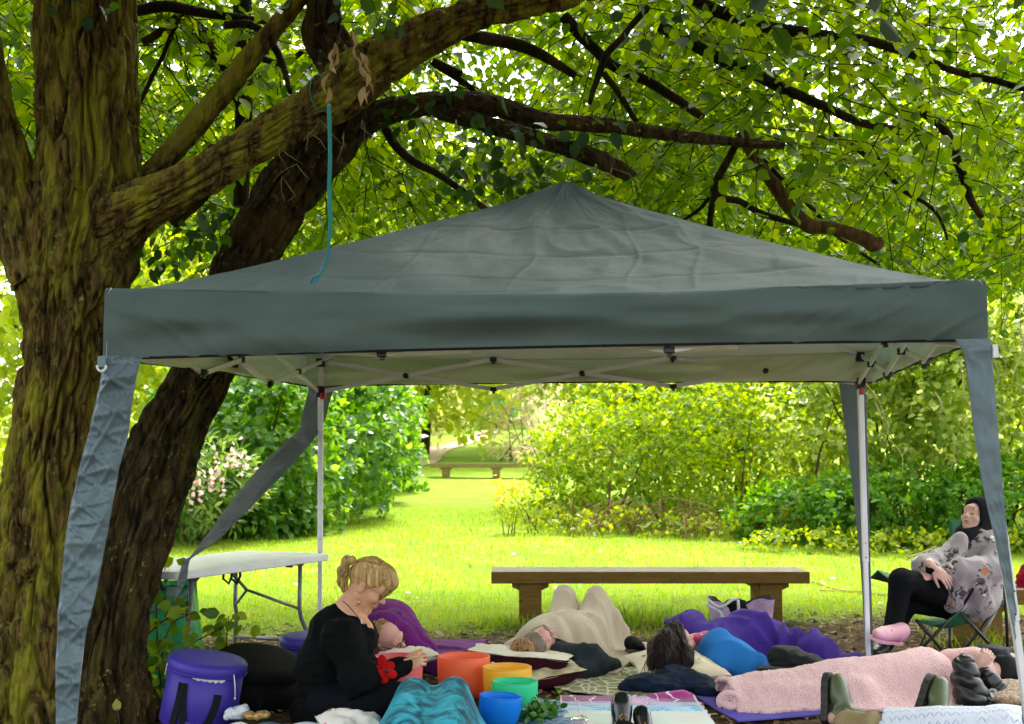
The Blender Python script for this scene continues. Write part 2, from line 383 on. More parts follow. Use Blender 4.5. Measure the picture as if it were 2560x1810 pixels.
gcol = t.mix(t.ramp(t.noise(7, 3), .4, .75), gcol, (.11, .20, .006)); gcol = t.mix(t.math('MULTIPLY', t.ramp(t.noise(1.1, 5), .45, .62), .5), gcol, (.10, .19, .006))
gcol = t.mix(t.math('MULTIPLY', t.ramp(t.noise(.8, 5), .58, .72), .55), gcol, (.30, .28, .06))
chip = t.mix(t.ramp(t.voro(38, t.vec((1, 2.2, 1)), out='Color'), .1, .9), (.055, .032, .013), (.17, .11, .05))
chip = t.mix(t.ramp(t.noise(3, 3), .4, .7), chip, (.06, .04, .018))
t.out(t.pbr(t.mix(mask, chip, gcol), .9, t.bump(t.math('ADD', t.voro(38, t.vec((1, 2.2, 1))), t.noise(60, 3)), .6, .015), Specular_IOR_Level=.1))
GROUND = t.m
tag(mesh('ground', np.stack([Xg, Yg, Zg], -1).reshape(-1, 3), Qg, GROUND), kind='structure')
# path far away
pp = spline([(P(1020, 1157, 36).x - .6, 36.5), (P(1062, 1140, 41).x, 40), (P(1088, 1120, 46).x, 46), (P(1180, 1098, 53).x, 53), (P(1225, 1085, 60).x, 62)], 8)
V = []; 
for i, (x, y) in enumerate(pp):
    d = pp[min(i + 1, len(pp) - 1)] - pp[max(i - 1, 0)]; d /= np.linalg.norm(d); n_ = np.array([d[1], -d[0]])
    for s in (-1.0, -.5, 0, .5, 1.0):
        q = np.array([x, y]) + n_ * s * .5; V.append((q[0], q[1], float(terr(q[0], q[1])) + .03))
n5 = len(pp); Fp = [(i * 5 + k, i * 5 + k + 1, (i + 1) * 5 + k + 1, (i + 1) * 5 + k) for i in range(n5 - 1) for k in range(4)]
tag(mesh('path', V, Fp, simple('trodden_earth', (.38, .30, .22), (.30, .23, .15), 2, .95)), kind='structure')
# grass blades
def blades(n, x0, x1, y0, y1, h0, h1, wd, test=None):
    x = RNG.uniform(x0, x1, n); y = RNG.uniform(y0, y1, n)
    if test is not None: k = test(x, y); x, y = x[k], y[k]
    n = len(x); z = terr(x, y) - .01; h = RNG.uniform(h0, h1, n); a = RNG.uniform(0, 6.28, n); le = RNG.normal(0, .45, (n, 2)) * h[:, None]
    b = np.stack([x, y, z], 1); sd_ = np.stack([np.cos(a), np.sin(a), a * 0], 1) * (wd * (.6 + .8 * RNG.random(n)))[:, None]
    m = b + np.stack([le[:, 0] * .35, le[:, 1] * .35, h * .6], 1); tp = b + np.stack([le[:, 0], le[:, 1], h], 1)
    V = np.stack([b - sd_, b + sd_, m + sd_ * .6, tp, m - sd_ * .6], 1).reshape(-1, 3); i = np.arange(n)[:, None] * 5
    return V, np.concatenate([i + np.array([[0, 1, 2, 4]]), i + np.array([[4, 2, 3, 3]])])
def fix_tri(Q): return [tuple(q[:3]) if q[2] == q[3] else tuple(q) for q in Q.tolist()]
GRASS = leafmat('grass_blade', (.10, .22, .010), (.17, .28, .012), (.27, .31, .03), .45, rough=.6)
Va, Qa = blades(30000, -4.5, 6.5, 8.9, 14, .03, .075, .0035, lambda x, y: grassy(x, y) + RNG.normal(0, .25, len(x)) > 0)
Vb, Qb = blades(26000, -7, 9, 14, 24, .04, .08, .006)
tag(mesh('grass', np.vstack([Va, Vb]), fix_tri(np.vstack([Qa, Qb + len(Va)])), GRASS), kind='stuff')
TUFT = leafmat('long_grass_blade', (.10, .21, .012), (.16, .27, .016), (.26, .31, .04), .5, rough=.6)
tv = []; tq = []; nb = 0
for (u, v, rx, n, h) in ((1450, 1560, .28, 230, .22), (1560, 1560, .34, 260, .24), (1680, 1555, .45, 240, .20), (1250, 1565, .30, 170, .15), (1360, 1560, .2, 120, .14), (1840, 1545, .3, 150, .2), (2030, 1535, .3, 90, .12), (2470, 1625, .22, 160, .26), (2260, 1580, .3, 120, .1), (1080, 1590, .35, 110, .07), (720, 1600, .4, 90, .06), (2390, 1610, .25, 90, .1)):
    n = int(n * .55); h *= .8; g = G(u, v); x = RNG.normal(g.x, rx * .6, n); y = RNG.normal(g.y, .12, n); h_ = h * RNG.uniform(.4, 1.1, n); le = RNG.normal(0, .55, (n, 2)) * h_[:, None]; a = RNG.uniform(0, 6.28, n)
    b = np.stack([x, y, x * 0 - .01], 1); s_ = np.stack([np.cos(a), np.sin(a), a * 0], 1) * .004
    m = b + np.stack([le[:, 0] * .3, le[:, 1] * .3, h_ * .65], 1); tp = b + np.stack([le[:, 0], le[:, 1], h_], 1)
    tv.append(np.stack([b - s_, b + s_, m + s_ * .7, tp, m - s_ * .7], 1).reshape(-1, 3)); i = np.arange(n)[:, None] * 5 + nb; tq += [i + np.array([[0, 1, 2, 4]]), i + np.array([[4, 2, 3, 3]])]; nb += n * 5
tag(mesh('long_grass', np.vstack(tv), fix_tri(np.vstack(tq)), TUFT), kind='stuff')
# fallen leaves on the lawn
n = 190; x = RNG.uniform(-5, 6, n); y = RNG.uniform(9.3, 17, n) ; V, Q = leaf_arrays(np.stack([x, y, terr(x, y) + .045], 1), unit(n) * np.array([1, 1, .2]), unit(n) * .5 + np.array([0, 0, 1]), RNG.uniform(.03, .08, n), 'oval')
tag(mesh('fallen_leaves', V, Q, leafmat('fallen_leaf', (.16, .10, .03), (.28, .21, .07), (.40, .34, .16), .2), None), kind='stuff')
# bark chips
n = 26000; x = RNG.uniform(-3.6, 5.2, n); y = RNG.uniform(5.6, 11.4, n); k = grassy(x, y) + RNG.normal(0, .22, n) < .12; x, y = x[k], y[k]; n = len(x)
L_ = RNG.gamma(3, .0052, n) + .005; W_ = L_ * RNG.uniform(.2, .6, n); a = RNG.uniform(0, 6.28, n); tl = RNG.normal(0, .18, (n, 2))
dx = np.stack([np.cos(a), np.sin(a), tl[:, 0]], 1) * L_[:, None]; dy = np.stack([-np.sin(a), np.cos(a), tl[:, 1]], 1) * W_[:, None]; b = np.stack([x, y, .001 + RNG.random(n) * .010], 1)
up_ = np.array([0, 0, .004]); V = np.stack([b - dx - dy, b + dx - dy * .7, b + dx * .9 + dy, b - dx * .8 + dy * .8], 1).reshape(-1, 3); i = np.arange(n)[:, None] * 4
t = NT('bark_chip'); g = t.n('ShaderNodeNewGeometry'); cr = t.n('ShaderNodeValToRGB'); t.l(g.outputs['Random Per Island'], cr.inputs[0])
for e, (p_, c_) in zip(range(5), ((0, (.035, .020, .009)), (.35, (.09, .052, .02)), (.7, (.17, .11, .05)), (.9, (.30, .22, .12)), (1, (.45, .36, .24)))):
    el = cr.color_ramp.elements[e] if e < 2 else cr.color_ramp.elements.new(p_)
    el.position = p_; el.color = (*c_, 1)
t.out(t.pbr(cr.outputs[0], .85, None, Specular_IOR_Level=.2))
tag(mesh('bark_chips', V, i + np.array([[0, 1, 2, 3]]), t.m), kind='stuff')
# ================================================================== bark, trunks and limbs
def barkmat(name, dark, mid, moss, mossiness=.5, lichen=True):
    t = NT(name); v = t.vec((1, 1, .28)); n1 = t.noise(26, 6, v, .65); n2 = t.noise(9, 4, v)
    col = t.mix(t.ramp(n1, .32, .68), dark, mid); col = t.mix(t.math('MULTIPLY', t.ramp(n2, .62 - .25 * mossiness, .78 - .2 * mossiness), .85), col, moss)
    col = t.mix(t.math('MULTIPLY', t.ramp(t.noise(3.2, 3), .52, .7), .5), col, (.10, .055, .016))
    if lichen: col = t.mix(t.math('MULTIPLY', t.ramp(t.noise(24, 5, None, .7), .58, .66), t.ramp(t.noise(4, 3), .47, .6)), col, (.24, .25, .06))
    return t.out(t.pbr(col, .9, t.bump(t.math('ADD', n1, t.math('MULTIPLY', t.voro(60, v), .5)), .9, .02), Specular_IOR_Level=.15))
BARK = barkmat('mossy_bark', (.007, .0045, .0015), (.165, .118, .026), (.215, .21, .014), .70)
BARK2 = barkmat('dark_bark', (.005, .0035, .0015), (.060, .044, .014), (.065, .066, .010), .4)
BRANCH = barkmat('branch_bark', (.006, .0045, .002), (.028, .020, .006), (.032, .032, .005), .3, False)
def trunk_mesh(name, rows, mat, parent, sides=120, span=26, depth=.03, plate=(.05, .2), flare=None, seed=0, lump=.0):
    c = spline(rows, span); N = len(c); p = c[:, :3]; r = c[:, 3]; tg = np.gradient(p, axis=0); tg /= np.linalg.norm(tg, axis=1, keepdims=True)
    s = np.concatenate([[0], np.cumsum(np.linalg.norm(np.diff(p, axis=0), axis=1))]); x = np.zeros((N, 3)); x[0] = np.cross(tg[0], (0.1, 1, 0.05)); x[0] /= np.linalg.norm(x[0])
    for i in range(1, N): q = x[i - 1] - tg[i] * (x[i - 1] @ tg[i]); x[i] = q / np.linalg.norm(q)
    y = np.cross(tg, x); a = np.linspace(0, 2 * np.pi, sides, endpoint=False); ca, sa = np.cos(a), np.sin(a)
    rx = r[:, None] * ca[None]; ry = r[:, None] * sa[None]; S = np.repeat(s[:, None], sides, 1)
    q = np.stack([rx / plate[0], ry / plate[0], S / plate[1]], -1); wv = noise(q * .7, seed + 9)[..., None] * .45
    d = -(1 - np.abs(noise(q + wv, seed))) ** 5 * 1.0 - (1 - np.abs(noise(q * 2.1 + wv, seed + 1))) ** 4 * .42 + .25 * noise(q * 3.3, seed + 2)
    rad = r[:, None] * (1 + lump * noise(np.stack([rx * 2.2, ry * 2.2, S * 1.3], -1), seed + 4)) + depth * d
    if flare is not None: rad = rad * flare(S, np.repeat(a[None], N, 0))
    V = p[:, None] + rad[..., None] * (ca[None, :, None] * x[:, None] + sa[None, :, None] * y[:, None])
    i = np.arange(N * sides).reshape(N, sides); j = np.roll(i, -1, 1); Q = np.stack([i[:-1], j[:-1], j[1:], i[1:]], -1).reshape(-1, 4)
    return mesh(name, V.reshape(-1, 3), Q, mat, parent)
def rows(lst):                       # (u, v, d, radius in photo px) -> x, y, z, r
    return [(*P(u, v, d), r * d / F) for u, v, d, r in lst]
def flare_fn(h, amt, k, ph): return lambda S, A: 1 + amt * np.exp(-S / h) * (.55 + .45 * np.cos(k * A + ph) + .25 * np.cos((k + 2) * A + 1.3))
T1 = thing('mossy_tree', 'big mossy tree with thick furrowed trunk at the left edge, forking above the gazebo corner', 'tree', P(110, 1790, 6.5))
trunk_mesh('trunk', rows([(95, 1860, 6.45, 200), (100, 1740, 6.45, 176), (104, 1560, 6.45, 150), (112, 1380, 6.45, 132), (122, 1200, 6.45, 114), (142, 1030, 6.45, 104), (160, 900, 6.45, 106), (172, 790, 6.45, 120), (188, 680, 6.45, 142), (212, 560, 6.45, 146), (224, 440, 6.45, 132), (222, 300, 6.45, 128), (218, 100, 6.45, 128), (215, -150, 6.45, 126), (210, -480, 6.5, 115), (215, -800, 6.6, 100)]), BARK, T1, 330, 44, .060, (.052, .26), flare_fn(.32, .5, 5, 2.2), 1, .08)
trunk_mesh('limb', rows([(120, 690, 6.4, 95), (78, 600, 6.38, 84), (38, 480, 6.35, 70), (2, 350, 6.3, 62), (-34, 200, 6.25, 58), (-65, 0, 6.2, 55), (-120, -250, 6.1, 50)]), BARK, T1, 90, 22, .03, (.05, .2), None, 5, .06)
trunk_mesh('limb', rows([(165, 690, 6.46, 128), (222, 612, 6.42, 116), (285, 562, 6.36, 95), (345, 524, 6.28, 78), (398, 494, 6.22, 68), (480, 452, 6.15, 60), (573, 397, 6.15, 56), (660, 345, 6.2, 55), (735, 300, 6.25, 56), (815, 255, 6.3, 66), (880, 205, 6.3, 74), (960, 148, 6.3, 66), (1065, 88, 6.25, 56), (1200, 30, 6.2, 46), (1420, -22, 6.1, 42), (1700, -60, 6.0, 34)]), BARK, T1, 160, 34, .036, (.045, .17), None, 7, .1)
trunk_mesh('limb', rows([(340, 470, 6.5, 34), (397, 415, 6.5, 32), (496, 302, 6.5, 31), (604, 172, 6.5, 29), (690, 65, 6.5, 24), (746, 0, 6.5, 21), (830, -120, 6.5, 18)]), BARK, T1, 48, 18, .014, (.03, .1), None, 9, .1)
T2 = thing('leaning_tree', 'dark tree leaning right behind the mossy trunk, its stem passing behind the gazebo roof', 'tree', P(255, 1785, 6.4))
trunk_mesh('trunk', rows([(235, 1870, 6.35, 165), (250, 1775, 6.35, 138), (264, 1610, 6.35, 102), (305, 1420, 6.38, 100), (345, 1300, 6.45, 97), (382, 1200, 6.55, 92), (425, 1080, 6.65, 86), (496, 948, 6.8, 81), (560, 800, 6.9, 78), (622, 645, 6.9, 76), (702, 505, 6.8, 74), (782, 395, 6.7, 74), (850, 315, 6.6, 72), (875, 250, 6.5, 66), (850, 175, 6.5, 62), (812, 90, 6.5, 58), (805, 0, 6.5, 54), (800, -250, 6.5, 50), (790, -600, 6.5, 40)]), BARK2, T2, 200, 34, .052, (.05, .26), flare_fn(.28, .42, 4, 0.4), 13, .1)
trunk_mesh('limb', rows([(870, 318, 6.6, 52), (942, 288, 6.6, 38), (1020, 268, 6.6, 33), (1102, 259, 6.6, 32), (1190, 258, 6.6, 31), (1270, 274, 6.6, 28), (1360, 302, 6.6, 25), (1490, 312, 6.6, 21), (1632, 330, 6.6, 18), (1800, 352, 6.7, 15), (1960, 365, 6.8, 11)]), BARK2, T2, 48, 16, .014, (.03, .12), None, 15, .12)
trunk_mesh('limb', rows([(1060, 262, 6.6, 26), (1188, 303, 6.55, 26), (1270, 325, 6.5, 24), (1339, 346, 6.5, 24), (1447, 380, 6.5, 25), (1520, 408, 6.5, 23), (1572, 436, 6.5, 19), (1580, 442, 6.5, 8)]), BARK2, T2, 40, 14, .014, (.03, .12), None, 17, .12)
def branch(par, lst, seed=0, name='branch', mat=None):
    r = np.array(rows(lst)); r[:, :3] += RNG.normal(0, .006, (len(r), 3)); c = spline(r, 7); c[:, :3] += .012 * np.stack([noise(c[:, :3] * 6, s + seed) for s in range(3)], 1)
    b = MB(); b.tube(c[:, :3], c[:, 3], 8); return b.build(name, mat or BRANCH, par)
for k, l in enumerate(((470, 20, 7.4, 14, 517, 108, 7.4, 15, 558, 165, 7.4, 14, 600, 260, 7.4, 10), (608, -30, 7.6, 24, 612, 194, 7.6, 23, 606, 380, 7.6, 22, 600, 520, 7.6, 20), (320, 30, 7.0, 15, 420, 12, 7.0, 16, 540, 38, 7.0, 12, 700, 60, 7, 8), (352, 110, 7.2, 12, 420, 60, 7.2, 11, 470, 20, 7.2, 10), (345, 260, 7.0, 6, 400, 150, 7, 6, 452, 55, 7, 6), (968, 323, 6.7, 13, 1024, 388, 6.7, 11, 1110, 444, 6.8, 9, 1201, 513, 6.9, 8, 1260, 560, 7.2, 5), (1619, 15, 7, 9, 1560, 90, 7, 9, 1507, 155, 7, 10, 1480, 260, 7, 6), (1410, 40, 7.2, 16, 1470, 110, 7.2, 15, 1530, 165, 7.2, 14, 1632, 215, 7.2, 13, 1760, 290, 7.2, 10), (1507, 181, 6.9, 9, 1550, 235, 6.9, 8, 1589, 300, 6.9, 7), (1110, 85, 7, 18, 1200, 95, 7, 18, 1330, 125, 7.1, 16, 1440, 190, 7.2, 10), (1150, 190, 7.1, 10, 1080, 150, 7.1, 10, 1180, 230, 7.1, 8, 1240, 260, 7.1, 6), (1650, 60, 8, 16, 1800, 150, 8, 16, 1980, 230, 8, 14, 2150, 300, 8.2, 11, 2330, 350, 8.4, 8), (1700, -20, 7.6, 18, 1900, 60, 7.6, 17, 2150, 100, 7.8, 14, 2420, 180, 8, 10, 2600, 240, 8, 8), (1850, 350, 8, 9, 1789, 473, 8, 11, 1850, 505, 8.1, 9, 1914, 534, 8.1, 9, 2005, 566, 8.2, 6), (1786, 488, 8, 9, 1782, 530, 8, 8, 1774, 570, 8, 8), (1800, 450, 8.3, 6, 1750, 520, 8.3, 5, 1705, 552, 8.4, 4), (2080, 330, 8.3, 7, 2160, 390, 8.2, 7, 2220, 440, 8.2, 6, 2270, 485, 8.2, 6, 2337, 525, 8.2, 5, 2365, 600, 8.3, 3), (2300, 270, 8.3, 12, 2370, 350, 8.4, 12, 2406, 440, 8.4, 11, 2425, 500, 8.4, 10, 2458, 545, 8.4, 8), (1900, 400, 8.6, 7, 2010, 500, 8.6, 6, 2100, 600, 8.7, 5, 2190, 660, 8.7, 4), (430, 560, 7.4, 18, 520, 470, 7.4, 16, 600, 380, 7.4, 14), (640, 140, 6.9, 9, 700, 160, 6.9, 8, 760, 130, 6.9, 7), (560, 60, 6.6, 10, 640, 70, 6.6, 11, 700, 150, 6.6, 9, 720, 230, 6.5, 6))):
    branch(T2, [l[i:i + 4] for i in range(0, len(l), 4)], k)
DEADWOOD = barkmat('bare_dead_wood', (.03, .016, .005), (.12, .07, .02), (.06, .055, .01), .2, False)
branch(T2, [(1850, 330, 7.6, 16), (1905, 420, 7.6, 16), (1936, 469, 7.6, 18), (1962, 500, 7.6, 19), (1988, 532, 7.6, 18), (2014, 562, 7.6, 20), (2050, 570, 7.6, 17), (2091, 572, 7.6, 16), (2130, 582, 7.6, 18), (2165, 602, 7.6, 20), (2190, 612, 7.6, 20), (2206, 606, 7.6, 12)], 40, 'broken_branch', DEADWOOD)
# leafy twigs of the two trees
def twigs(n, x0, x1, y0, y1, z0, z1, accept, lmin=.45, lmax=.95, size=.096, per=.062):
    q = np.stack([RNG.uniform(x0, x1, n), RNG.uniform(y0, y1, n), RNG.uniform(z0, z1, n)], 1); q = q[accept(q)]; n = len(q)
    dr = unit(n); dr[:, 2] = dr[:, 2] * .35 - .22; dr /= np.linalg.norm(dr, axis=1, keepdims=True); L = RNG.uniform(lmin, lmax, n)
    LP, LD, LU, LS = [], [], [], []; tb = MB()
    for i in range(n):
        m = int(L[i] / per); s = (np.arange(m) + .5) / m; droop = np.array([0, 0, -.35]) * L[i]
        c = q[i] + np.outer(s, dr[i] * L[i]) + np.outer(s * s, droop); tt = dr[i] * L[i] + 2 * np.outer(s, droop); tt /= np.linalg.norm(tt, axis=1, keepdims=True)
        sdv = np.cross(tt, (0, 0, 1)); sdv /= np.maximum(np.linalg.norm(sdv, axis=1, keepdims=True), .1); sg = np.where(np.arange(m) % 2, 1, -1)[:, None]
        d = tt * .55 + sdv * sg * .8 + np.array([0, 0, -.35]) + RNG.normal(0, .3, (m, 3)); LP.append(c); LD.append(d); LU.append(np.array([0, 0, 1.0]) + RNG.normal(0, .55, (m, 3))); LS.append(size * RNG.uniform(.55, 1.25, m))
        e = [q[i], q[i] + dr[i] * L[i] * .5 + droop * .25, q[i] + dr[i] * L[i] + droop]; tb.tube(e, [.0055, .004, .0015], 3, caps=False)
    return np.vstack(LP), np.vstack(LD), np.vstack(LU), np.concatenate(LS), tb
def uv_of(q): y = np.maximum(q[:, 1], .1); a = np.arctan2(q[:, 2] - EYE, y) - PITCH; return CX + F * q[:, 0] / y / np.cos(PITCH) * 1.0, CY - F * np.tan(a)
def acc_view(dens):
    def f(q):
        u, v = uv_of(q); ok = (u > -260) & (u < 2820) & (v > -220)
        low = np.where(u < 420, 470, np.where(u < 780, 640, 700)) + 60 * noise(q * 1.3, 31); ok &= (v < low)
        ok &= ~((q[:, 1] < 8.8) & (q[:, 2] < 3.15))
        p = dens * (1 + 1.5 * fbm(q * .9, 3, 41)); gap = np.exp(-(((u - 1210) / 210) ** 2 + ((v - 165) / 85) ** 2)) + .8 * np.exp(-(((u - 1120) / 150) ** 2 + ((v - 330) / 50) ** 2)) + .7 * np.exp(-(((u - 410) / 90) ** 2 + ((v - 270) / 120) ** 2)) + .6 * np.exp(-(((u - 60) / 60) ** 2 + ((v - 120) / 120) ** 2))
        return ok & (RNG.random(len(q)) < p * (1 - .95 * np.clip(gap, 0, 1)))
    return f
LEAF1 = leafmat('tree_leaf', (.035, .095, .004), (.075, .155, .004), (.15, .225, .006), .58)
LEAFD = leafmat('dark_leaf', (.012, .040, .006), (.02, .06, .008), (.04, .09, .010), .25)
LP, LD, LU, LS, tb = twigs(19000, -6.5, 7.5, 6.9, 14.5, 2.4, 6.6, acc_view(.72))
print('leaves', len(LP))
V, Q = leaf_arrays(LP, LD, LU, LS)
k = leaf_parts(T2, V, LEAF1, 290); m_ = np.repeat(k, 2)
tag(mesh('crown', V, Q[m_], LEAF1, T2), kind='stuff'); tag(tb.build('twigs', BRANCH, T2), kind='stuff')
# nearer dark sprays on the long limbs and around the fork
def spray(par, spots, mat, size, name='leaf'):
    P_, D_, U_, S_ = [], [], [], []
    for (u, v, d, n, r) in spots:
        c = np.array(P(u, v, d)); q = c + RNG.normal(0, 1, (n, 3)) * np.array([r, r * .7, r * .6]) * d / F; P_.append(q); D_.append(RNG.normal(0, .6, (n, 3)) + np.array([.1, 0, -.7])); U_.append(RNG.normal(0, .6, (n, 3)) + np.array([0, -.7, .7])); S_.append(size * RNG.uniform(.6, 1.2, n))
    V, Q = leaf_arrays(np.vstack(P_), np.vstack(D_), np.vstack(U_), np.concatenate(S_)); leaf_parts(par, V, mat, len(V) // 6, 'oval', name)
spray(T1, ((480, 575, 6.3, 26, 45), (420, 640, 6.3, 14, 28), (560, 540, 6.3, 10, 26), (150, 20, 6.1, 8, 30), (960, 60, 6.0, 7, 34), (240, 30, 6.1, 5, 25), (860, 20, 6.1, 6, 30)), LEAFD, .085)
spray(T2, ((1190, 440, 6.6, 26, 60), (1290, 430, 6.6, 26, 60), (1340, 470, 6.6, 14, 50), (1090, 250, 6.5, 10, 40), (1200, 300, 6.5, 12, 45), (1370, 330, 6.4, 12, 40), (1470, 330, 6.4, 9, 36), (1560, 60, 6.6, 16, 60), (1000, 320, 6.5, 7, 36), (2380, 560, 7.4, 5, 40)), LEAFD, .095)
# unseen crown above and behind the viewpoint, thickened and darkened to shade the gazebo
def acc_top(q):
    u, v = uv_of(q); return ((v < -430) | (q[:, 1] < .2)) & (np.hypot(q[:, 0] - .1, q[:, 1] - 5.2) < 6.6 + 1.2 * noise(q * .6, 51))
LP, LD, LU, LS, tb = twigs(8500, -7, 7.2, -1.6, 12.0, 4.0, 8.6, acc_top, .6, 1.2, .15, .10)
V, Q = leaf_arrays(LP, LD, LU, LS); tag(mesh('upper_crown', V, Q, leafmat('darkened_crown_leaf', (.012, .04, .004), (.022, .06, .006), (.04, .085, .008), .2), T1), kind='stuff')
tag(tb.build('upper_twigs', BRANCH, T1), kind='stuff')
# ivy-thin bare twigs on the leaning stem
b = MB()
for (u, v) in ((700, 370), (742, 410), (770, 330), (800, 300), (860, 330), (905, 300), (1010, 300), (1080, 290), (1140, 300), (705, 440), (1490, 410), (1530, 420)):
    c = P(u, v, 6.15); 
    for k in range(2):
        e = c + Vector((RNG.normal(0, .06), -.05, -.12 + RNG.normal(0, .04))); b.tube([c, (c + e) / 2 + Vector((RNG.normal(0, .02), -.03, 0)), e, e + Vector((RNG.normal(0, .03), 0, RNG.normal(-.02, .02)))], [.003, .003, .002, .0015], 4)
tag(b.build('bare_twigs', simple('pale_twig', (.19, .19, .08), (.12, .11, .04), 9, .8), T2), kind='stuff')
# ================================================================== shrubs and far trees
STEM = simple('shrub_stem', (.10, .07, .03), (.05, .035, .015), 12, .85)
def shrub(name, label, blobs, n, size, mat, kind='oval', cat='shrub', group=None, parts=0, per=6, stems=10, spread=.5, down=.25, stemmat=None, extra=None, inner=.3, zmin=0.02):
    c0 = blobs[0][0]; root = thing(name, label, cat, (c0[0], c0[1], float(terr(c0[0], c0[1]))), group)
    wts = np.array([b[1][0] * b[1][2] for b in blobs], float); wts /= wts.sum(); Pn, Dn, Un, Sn = [], [], [], []
    for (c, r), wt in zip(blobs, wts):
        m = int(n * wt / per); d = unit(m); d[:, 2] = np.where(d[:, 2] < -.75, -d[:, 2] * .6, d[:, 2]); rr = 1 - inner * RNG.random(m) ** 1.5; rr *= 1 + .20 * fbm(d * 2.6 + np.array(c) * .7, 3, 61)
        ctr = np.array(c) + d * rr[:, None] * np.array(r); on = RNG.random(m) < .5 + .5 * np.clip(fbm(ctr * 2.2, 2, 63) * 1.5 + .4, 0, 1); ctr, d = ctr[on], d[on]; m = len(ctr)
        out = d + np.array([0, 0, .25]); q = np.repeat(ctr, per, 0); o = np.repeat(out, per, 0); k = len(q)
        dv = unit(k) * .9 + o * .7 + np.array([0, 0, -down]); Pn.append(q + unit(k) * size * spread); Dn.append(dv); Un.append(o + RNG.normal(0, .35, (k, 3)) + np.array([0, 0, .5])); Sn.append(size * RNG.uniform(.6, 1.2, k))
    Pn, Dn, Un, Sn = map(np.concatenate, (Pn, Dn, Un, Sn)); ok = Pn[:, 2] > terr(Pn[:, 0], Pn[:, 1]) + zmin; V, Q = leaf_arrays(Pn[ok], Dn[ok], Un[ok], Sn[ok], kind)
    if parts: k = leaf_parts(root, V, mat, parts, kind); Q = Q[np.repeat(k, 2)]
    tag(mesh('foliage', V, Q, mat, root), kind='stuff')
    b = MB()
    for (c, r) in blobs:
        for k in range(stems):
            a = RNG.uniform(0, 6.28); g0 = Vector((c[0] + RNG.normal(0, r[0] * .25), c[1] + RNG.normal(0, r[1] * .25), 0)); g0.z = float(terr(g0.x, g0.y)) - .03
            e = Vector((c[0] + math.cos(a) * r[0] * RNG.uniform(.3, .95), c[1] + math.sin(a) * r[1] * .8, c[2] + r[2] * RNG.uniform(-.2, .75))); mm = (g0 + e) / 2 + Vector((0, 0, r[2] * .15)); s_ = .012 * r[2] + .006
            b.tube([g0, mm, e], [s_, s_ * .6, s_ * .25], 5, caps=False)
    if stems: tag(b.build('stems', stemmat or STEM, root), kind='stuff')
    if extra: extra(root)
    return root
def at(u, d, z=0): x = P(u, 1100, d).x; return (x, d, float(terr(x, d)) + z)
RHODO = leafmat('rhododendron_leaf', (.04, .13, .014), (.085, .21, .022), (.20, .33, .06), .42, rough=.35, spec=.5)
BRAM = leafmat('bramble_leaf', (.09, .19, .010), (.17, .27, .014), (.32, .38, .05), .55)
PALE = leafmat('pale_leaf', (.12, .21, .02), (.22, .30, .05), (.52, .56, .24), .5)
NETT = leafmat('nettle_leaf', (.045, .155, .012), (.085, .22, .018), (.16, .30, .03), .5)
LIGHT = leafmat('light_leaf', (.13, .20, .018), (.19, .27, .022), (.30, .34, .05), .5)
FARL = leafmat('far_leaf', (.20, .29, .03), (.30, .38, .05), (.44, .47, .12), .55)  # distance haze is put into the pale leaf colours
BLOOM = leafmat('pale_pink_bloom', (.36, .22, .21), (.46, .33, .30), (.52, .46, .40), .3)
def blooms(spots, size, n, mat=BLOOM):
    def f(root):
        for (u, v, d, r) in spots:
            c = np.array(P(u, v, d)); q = c + RNG.normal(0, 1, (n, 3)) * r * d / F; V, Q = leaf_arrays(q, unit(n) + np.array([0, -.5, .3]), unit(n), size * RNG.uniform(.6, 1.2, n)); tag(mesh('flower', V, Q, mat, root), kind='stuff')
    return f
hedge = 'dark glossy shrubs along the left of the lawn'
shrub('shrub', 'dark green glossy leaved shrub left of the lawn, behind the white gazebo pole', [(at(620, 19.2, 1.3), (1.6, 1.3, 1.9)), (at(800, 21.5, 1.4), (1.7, 1.4, 1.9))], 15000, .155, RHODO, 'oval', group=hedge, parts=290, stems=5, inner=.45)
shrub('shrub', 'low dark shrub nearest the leaning trunk, below the flapping grey fabric strip', [(at(500, 18.4, .7), (1.05, .8, 1.1)), (at(640, 18.6, .35), (1.1, .7, .6))], 7500, .14, RHODO, 'oval', group=hedge, stems=4, inner=.45)
shrub('shrub', 'rounded green shrub ending beside the far bench', [(at(850, 25, 1.5), (1.55, 1.5, 2.1)), (at(955, 28.5, 1.0), (1.05, 1.3, 1.7))], 11000, .17, RHODO, 'oval', group=hedge, stems=4, inner=.45)
shrub('flowering_shrub', 'shrub with clusters of pale pink flowers seen under the left of the gazebo', [(at(505, 17.3, .75), (.9, .7, .85)), (at(420, 17.2, .7), (.8, .7, .9))], 3600, .15, leafmat('flowering_shrub_leaf', (.05, .13, .02), (.12, .21, .04), (.22, .29, .08), .35), 'long', stems=6, extra=blooms([(470, 1200, 16.5, 18), (508, 1195, 16.5, 14), (545, 1165, 16.5, 18), (590, 1135, 16.6, 16), (560, 1150, 16.5, 15), (495, 1230, 16.5, 13), (545, 1215, 16.5, 12), (610, 1160, 16.6, 12), (460, 1245, 16.5, 12)], .085, 15))
TWIG = simple('brown_bramble_stem', (.24, .14, .07), (.13, .08, .035), 6, .8)
